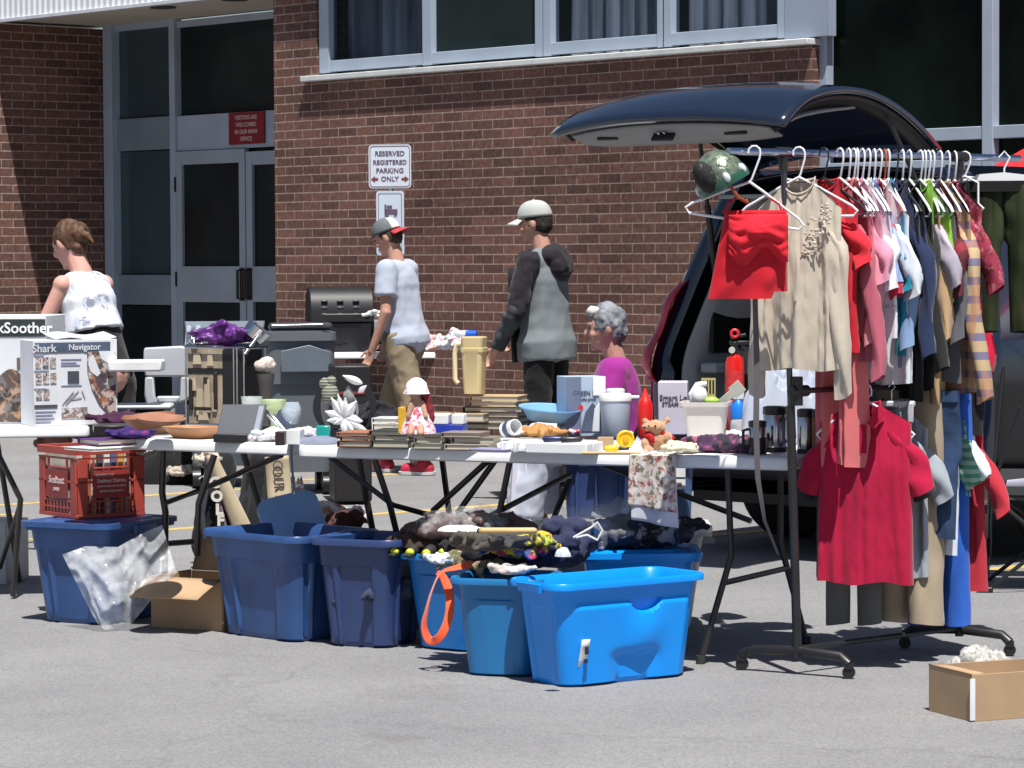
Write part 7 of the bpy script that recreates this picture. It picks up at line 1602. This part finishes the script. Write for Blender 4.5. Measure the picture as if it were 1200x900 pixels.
# ---- seated woman
dsw = 15.7; q = base(726, 300, dsw)
def hair_grey(t, Hd, Rh, k, U_):
    mb = MB(); mb.ell(Hd(-.014, 0, .022) * k, (.100 * k, .085 * k, .106 * k), Rh).ell(Hd(-.05, 0, -.03) * k, (.06 * k, .075 * k, .06 * k), Rh).ell(Hd(.05, 0, .08) * k, (.045 * k, .055 * k, .03 * k), Rh)
    remesh(mb, 'hair', mat((.19, .20, .23), rough=.7, var=.5, scale=14), t, .008, 1, wrinkle(.010, 22))
    remesh(MB().ell(Hd(.055, .01, .085) * k, (.04, .05, .03), Rh), 'pale_fringe', mat((.6, .57, .55), rough=.7, var=.3), t, .008, 1, wrinkle(.006, 30))
sitleg = {1: [(.0, .09, .47), (.42, .12, .50), (.50, .12, .09)], -1: [(.0, -.09, .47), (.42, -.11, .50), (.42, -.12, .09)]}
t, arm, U_, Hd, Rh = person('grey haired woman in a magenta top and white trousers seated behind the tables', q, rad(176), 1.0, (.46, .25, .20),
    dict(sw=.18, lean=rad(3), hipz=.40, sit=True, head=(0, 4, 4), arm={1: [(.05, .07, -.27), (.26, .0, -.34)], -1: [(.05, -.07, -.27), (.26, 0, -.34)]}, leg=sitleg),
    dict(mat=cloth((.30, .025, .24)), sleeve=.7, hem=.92, e=.028, name='top'), dict(mat=cloth((.50, .53, .62)), len=1.9, e=.04), hair_grey, (whitep, whitep))
k = 1.0
MB().grid(lambda u, v: Vector((.50 + .07 * (u - .5) * (1 + .9 * v), .19 + .02 * math.sin(u * 9), .48 - .43 * v + .02 * math.sin(u * 5))) , 14, 12).build('trouser_panel', cloth((.66, .66, .74)), t, solid=.004)
fc_ = thing('folding_chair', 'dark folding chair carrying the seated woman', 'chair', q, rad(176)); 
BX((.0, 0, .37), (.40, .42, .03), 'seat', blackmetal(), fc_, .01); BX((-.22, 0, .72), (.02, .42, .16), 'backrest', blackmetal(), fc_, .006)
for sy in (-.21, .21): MB().cyl((-.22, sy, .82), (.20, sy, 0), .012).build('leg', blackmetal(), fc_); MB().cyl((.12, sy, .37), (-.22, sy, 0), .012).build('leg', blackmetal(), fc_)
# ============================================================ BACKGROUND GOODS
# far table with grill and bags
fa = G(380, 413.5, TZ); fb = G(688, 412.5, TZ)
FT = thing('folding_table', 'white folding table by the brick wall carrying a black grill and bags', 'table')
fv, fp = tabletop(FT, fa, fb, .65); wF = (fb - fa).length
def ftp(s_, t_, z): q = fa + fv * s_ + fp * t_; return Vector((q.x, q.y, z))
legs(FT, [('leg', [ftp(wF * f, t_, TZ - .05), ftp(wF * f, t_, .01)]) for f in (.12, .88) for t_ in (.08, .6)])
jx = ftp(wF * .62, .3, TZ - .05); legs(FT, [('brace', [D(553, 424, jx.y), D(505, 446, jx.y)]), ('brace', [D(572, 424, jx.y), D(615, 446, jx.y)])], .012)
# charcoal grill
qg = D(398, 408, fa.y + .35); sc = 1 / S(qg.y); gr = thing('charcoal_grill', 'black covered barbecue grill with side shelf at the left end of the far table', 'grill', (qg.x, qg.y, TZ), rad(10)); gr.location.z = TZ - .02; gr.scale = (1.0, 1.15, 1.42)
gbm = mat((.010, .011, .015), rough=.5, var=.2)
mb = MB(); wg = 74 * sc
def gh(i, j):
    a = PI * j / 14; return Vector((-wg / 2 + wg * i, -.17 * math.cos(a), .17 + .19 * math.sin(a) ** .7))
mb.loft([[gh(i, j) for j in range(15)] for i in (0, .03, .97, 1)], True, True); mb.build('hood', gbm, gr, bevel=.006)
mb = MB(); mb.rr([(wg * .9, .30, .03, .02), (wg, .36, .04, .165)]).build('firebox', gbm, gr)
mb = MB()
for r_ in range(3):
    for c_ in range(3): mb.box((-wg * .28 + c_ * wg * .25, -.158 - .0 * r_, .215 + r_ * .035), (.05, .02, .009))
mb.build('hood_vent', mat((.08, .085, .09), rough=.3), gr, bevel=.002)
MB().cyl((-.14, -.20, .21), (.14, -.20, .21), .009).build('handle', mat((.02, .02, .022), rough=.4), gr)
MB().ell((wg / 2 - .03, -.10, .315), (.014, .014, .012)).build('yellow_knob', mat((.7, .6, .05)), gr)
BX((wg / 2 + .10, -.03, .13), (.20, .30, .10), 'side_box', mat((.26, .27, .29), rough=.6), gr, .006)
heap('white_cloth_rag', 'crumpled white cloth on the side shelf of the grill', 'cloth', D(425, 374, qg.y - .1), .24, .16, .10, patterned((.66, .67, .7), [(.45, .7, .35)], 8, .66), 91, 0, .5)
heap('black_grill_cover', 'black cover bunched under the grill', 'cover', D(385, 407, qg.y - .10), .5, .2, .12, cloth((.012, .012, .014)), 92, 0, .4)
# bags of bottles
heap('snack_bag_pile', 'pile of shiny coloured plastic packets on the far table behind the boy', 'packets', D(514, 410, fa.y - .75), .28, .2, .13, patterned((.68, .62, .64), [(.06, .14, .55), (.62, .10, .14), (.7, .68, .7), (.65, .3, .2)], 22, .55, rough=.25, seed=7), 93, 0, .6)
heap('bottle_pack', 'pack of clear bottles with red labels on the far table', 'bottles', D(536, 410, fa.y - .85), .22, .16, .15, patterned((.6, .64, .7), [(.6, .1, .14), (.72, .72, .75)], 26, .56, rough=.2, seed=3), 94, 0, .6)
t = thing('water_bottle', 'small clear water bottle lying on the packets', 'bottle', D(541, 392, fa.y - .85), rot=(0, PI / 2, .4)); MB().lathe([(.01, -.06), (.03, -.05), (.032, .05), (.012, .07)], n=20).build('body', film((.7, .8, .85), .6), t)
t = thing('blue_roll', 'bright blue rolled bag on top of the bottle pack', 'roll', D(552, 392, fa.y - .85), rot=(0, PI / 2, -.2)); MB().lathe([(.012, -.045), (.030, -.04), (.031, .04), (.012, .045)], n=20).build('body', plastic((.01, .10, .62)), t)
# wheeled garbage carts
slate = mat((.115, .130, .150), rough=.55, var=.1, scale=3, bump=.05)
def cart(label, x0, x1, yt, yb, d_, m, rz, open_=True):
    c_ = D((x0 + x1) / 2, 400, d_); sc = 1 / S(d_); w_ = (x1 - x0) * sc * .93; t = thing('wheeled_bin', label, 'bin', (c_.x, c_.y, 0), rz)
    zt = 1.457 - (yt - 301) * sc; zb = max(.14, 1.457 - (yb - 301) * sc)
    MB().rr([(w_ * .82, .42, .05, zb), (w_ * .86, .46, .05, zb + (zt - zb) * .45), (w_ * .90, .48, .05, zb + (zt - zb) * .63), (w_ * .94, .52, .05, zb + (zt - zb) * .635), (w_ * .97, .54, .05, zt - .05), (w_, .58, .05, zt - .05), (w_, .58, .05, zt), (w_ - .04, .54, .04, zt), (w_ * .8, .4, .04, zb + .1)]).build('body', m, t, angle=30)
    for sx_ in (-1, 1):
        for sy_ in (-.19, .19):
            o = MB().cyl((-.025, 0, .06), (.025, 0, .06), .06, n=20).box((0, 0, .115), (.05, .05, .05)).build('caster', black, t); o.location = (sx_ * w_ * .36, sy_, 0)
    return t, w_, zt
t, w_, zt = cart('slate grey wheeled bin with dark open top, between the boy and the golf bag', 304, 392, 388, 560, 19.0, slate, rad(10))
BX((0, -.20, zt + .035), (w_ * .9, .10, .05), 'handle_bar', mat((.05, .055, .065), rough=.25), t, .02); MB().cyl((-w_ * .42, -.27, zt + .04), (w_ * .30, -.27, zt + .045), .012).build('push_bar', mat((.25, .27, .30), rough=.25, metal=.8), t)
mb = MB(); mb.poly([(-w_ * .30, -.285, zt - .24), (w_ * .40, -.285, zt - .24), (w_ * .40, -.30, zt - .12), (w_ * .1, -.30, zt - .075), (-w_ * .3, -.30, zt - .11)], (0, -1, 0), .012); mb.build('front_panel', mat((.15, .18, .225), rough=.5), t, bevel=.004)
t, w_, zt = cart('grey wheeled bin with a pale lid propped open behind the display case', 212, 316, 402, 560, 19.6, mat((.06, .08, .10), rough=.5), rad(6))
MB().rr([(w_ * .96, .04, .015, 0), (w_ * .98, .05, .015, .04)], (0, .20, zt + .10)).build('lid_edge', mat((.42, .47, .53), rough=.3), t); MB().grid(lambda u, v: Vector(((u - .5) * w_ * .94, -.2 + v * .42, zt + .005 + .10 * v)), 4, 4).build('lid', mat((.10, .12, .15), rough=.4), t, solid=.015)
for sx_ in (-.46, -.34): MB().cyl((sx_ * w_, -.2, zt - .05), (sx_ * w_ * .95, .18, zt + .1), .02).build('lid_strut', mat((.3, .34, .4), rough=.4), t)
# dark cabinet between the cart and boy's legs
q = D(410, 480, 18.2); q.z = 0; t = thing('black_cabinet', 'black drawer unit with red edge under the grill', 'cabinet', q, rad(8)); BX((0, 0, .42), (.22, .4, .80), 'body', mat((.012, .010, .012), rough=.5), t, .01); BX((-.01, -.203, .66), (.16, .006, .016), 'red_trim', mat((.25, .02, .03)), t, 0)
# golf bag
q = G(262, 668); gd = q.y; gb2 = thing('golf_bag', 'black golf bag with pale lettering and cream panels leaning under the middle table', 'golf bag', (q.x, q.y + .1, 0), rad(-6)); sc = 1 / S(gd)
hx = lambda x, y, yy=0.: Vector(((x - 262) * sc, yy, (668 - y) * sc * .99))
bm2 = cloth((.014, .014, .016)); remesh(MB().cap(hx(246, 655), .085, hx(254, 545, .05), .075).cap(hx(285, 655, .05), .08, hx(300, 545, .08), .07).cap(hx(240, 600, -.02), .05, hx(236, 640, -.02), .06).cap(hx(270, 610), .07, hx(280, 640), .08), 'bag_body', bm2, gb2, .012, 2, wrinkle(.012, 9, 3))
crm = mat((.46, .38, .26), rough=.7, var=.15, bump=.2, bscale=20)
mb = MB(); mb.grid(lambda u, v: hx(251 + 40 * v + 22 * v * v * 0 + (u - .5) * (13 + 12 * v), 532 + 96 * v, -.10 + .02 * v - .012 * math.sin(u * PI)), 8, 18); mb.build('cream_panel', crm, gb2, solid=.01)
mb = MB(); mb.grid(lambda u, v: hx(247 + 22 * v + (u - .5) * 5, 532 + 92 * v, -.105), 2, 10); mb.build('purple_piping', mat((.16, .11, .15)), gb2, solid=.01)
for i, c_ in enumerate('GOLF'):
    x, y = (257, 259.5, 262, 263.5)[i], (564, 580.5, 596, 609)[i]
    text(c_, 17 * sc, mat((.66, .62, .56), rough=.6), gb2, hx(x - 1, y, -.118), (PI / 2, 0, 0), ext=.003, bold=.0035)
MB().tube([hx(244, 534, -.06), hx(246, 570, -.1), hx(240, 600, -.09), hx(242, 640, -.08)], .012).build('strap', mat((.05, .055, .07), rough=.5), gb2)
mb = MB(); mb.tube([hx(236, 560, -.09), hx(241, 556, -.09), hx(243, 566, -.09), hx(238, 580, -.09), hx(235, 590, -.09)], .004); mb.build('white_mark', mat((.5, .5, .5)), gb2)
heap('beige_striped_cloth', 'beige and black patterned cloth behind the table leg above the golf bag', 'cloth', D(246, 548, gd + .15), .12, .1, .10, patterned((.5, .44, .36), [(.03, .03, .03)], 16, .53), 95)
q = D(327, 570, gd - .1); bn = thing('cream_banner', 'cream strip banner with dark letters hanging under the joint of the tables', 'banner', q, rot=(0, rad(-4), 0))
MB().grid(lambda u, v: Vector(((u - .5) * 28 * sc, .006 * math.sin(v * 6), .14 - v * .27)), 4, 14).build('strip', crm, bn, solid=.004)
text('OUR AC', 17 * sc, mat((.09, .07, .06)), bn, (.0, -.008, -.005), (PI / 2, PI / 2, 0), ext=.001)
heap('black_pouch', 'black bag between the golf bag and the cream banner', 'bag', Vector((D(310, 600, gd).x, gd + .15, 0)), .3, .25, .45, cloth((.02, .02, .024)), 96, 0, .5, flat=.25)
heap('grey_pouch', 'small grey and brown pouch hanging behind the translucent lid', 'pouch', D(348, 612, gd + .1), .09, .08, .22, patterned((.03, .02, .03), [(.16, .17, .2)], 16, .56), 97, 0, .5, flat=.3)
# black suitcase shape left of golf bag, shoes, clutter under tables
heap('black_sports_bag', 'black sports bag with pale shoe lying under the middle table', 'bag', G(205, 566) + Vector((0, 0, 0)), .55, .3, .26, cloth((.012, .012, .013)), 98, 0, .4, flat=.35)
heap('beige_shoe', 'beige shoe on the black sports bag', 'shoe', D(210, 558, G(205, 566).y - .2), .13, .1, .08, cloth((.42, .36, .30)), 99)
# shadowy clutter under left table behind crate: legs of seated items
heap('orange_toolbox_cloth', 'pinkish brown cloth hanging below the left table behind the crate', 'cloth', D(64, 524, 13.6), .12, .1, .10, cloth((.26, .13, .11)), 100)
# pot, red bucket shape near van: folded red umbrella cover
# trees and bright buildings opposite, seen only as reflections
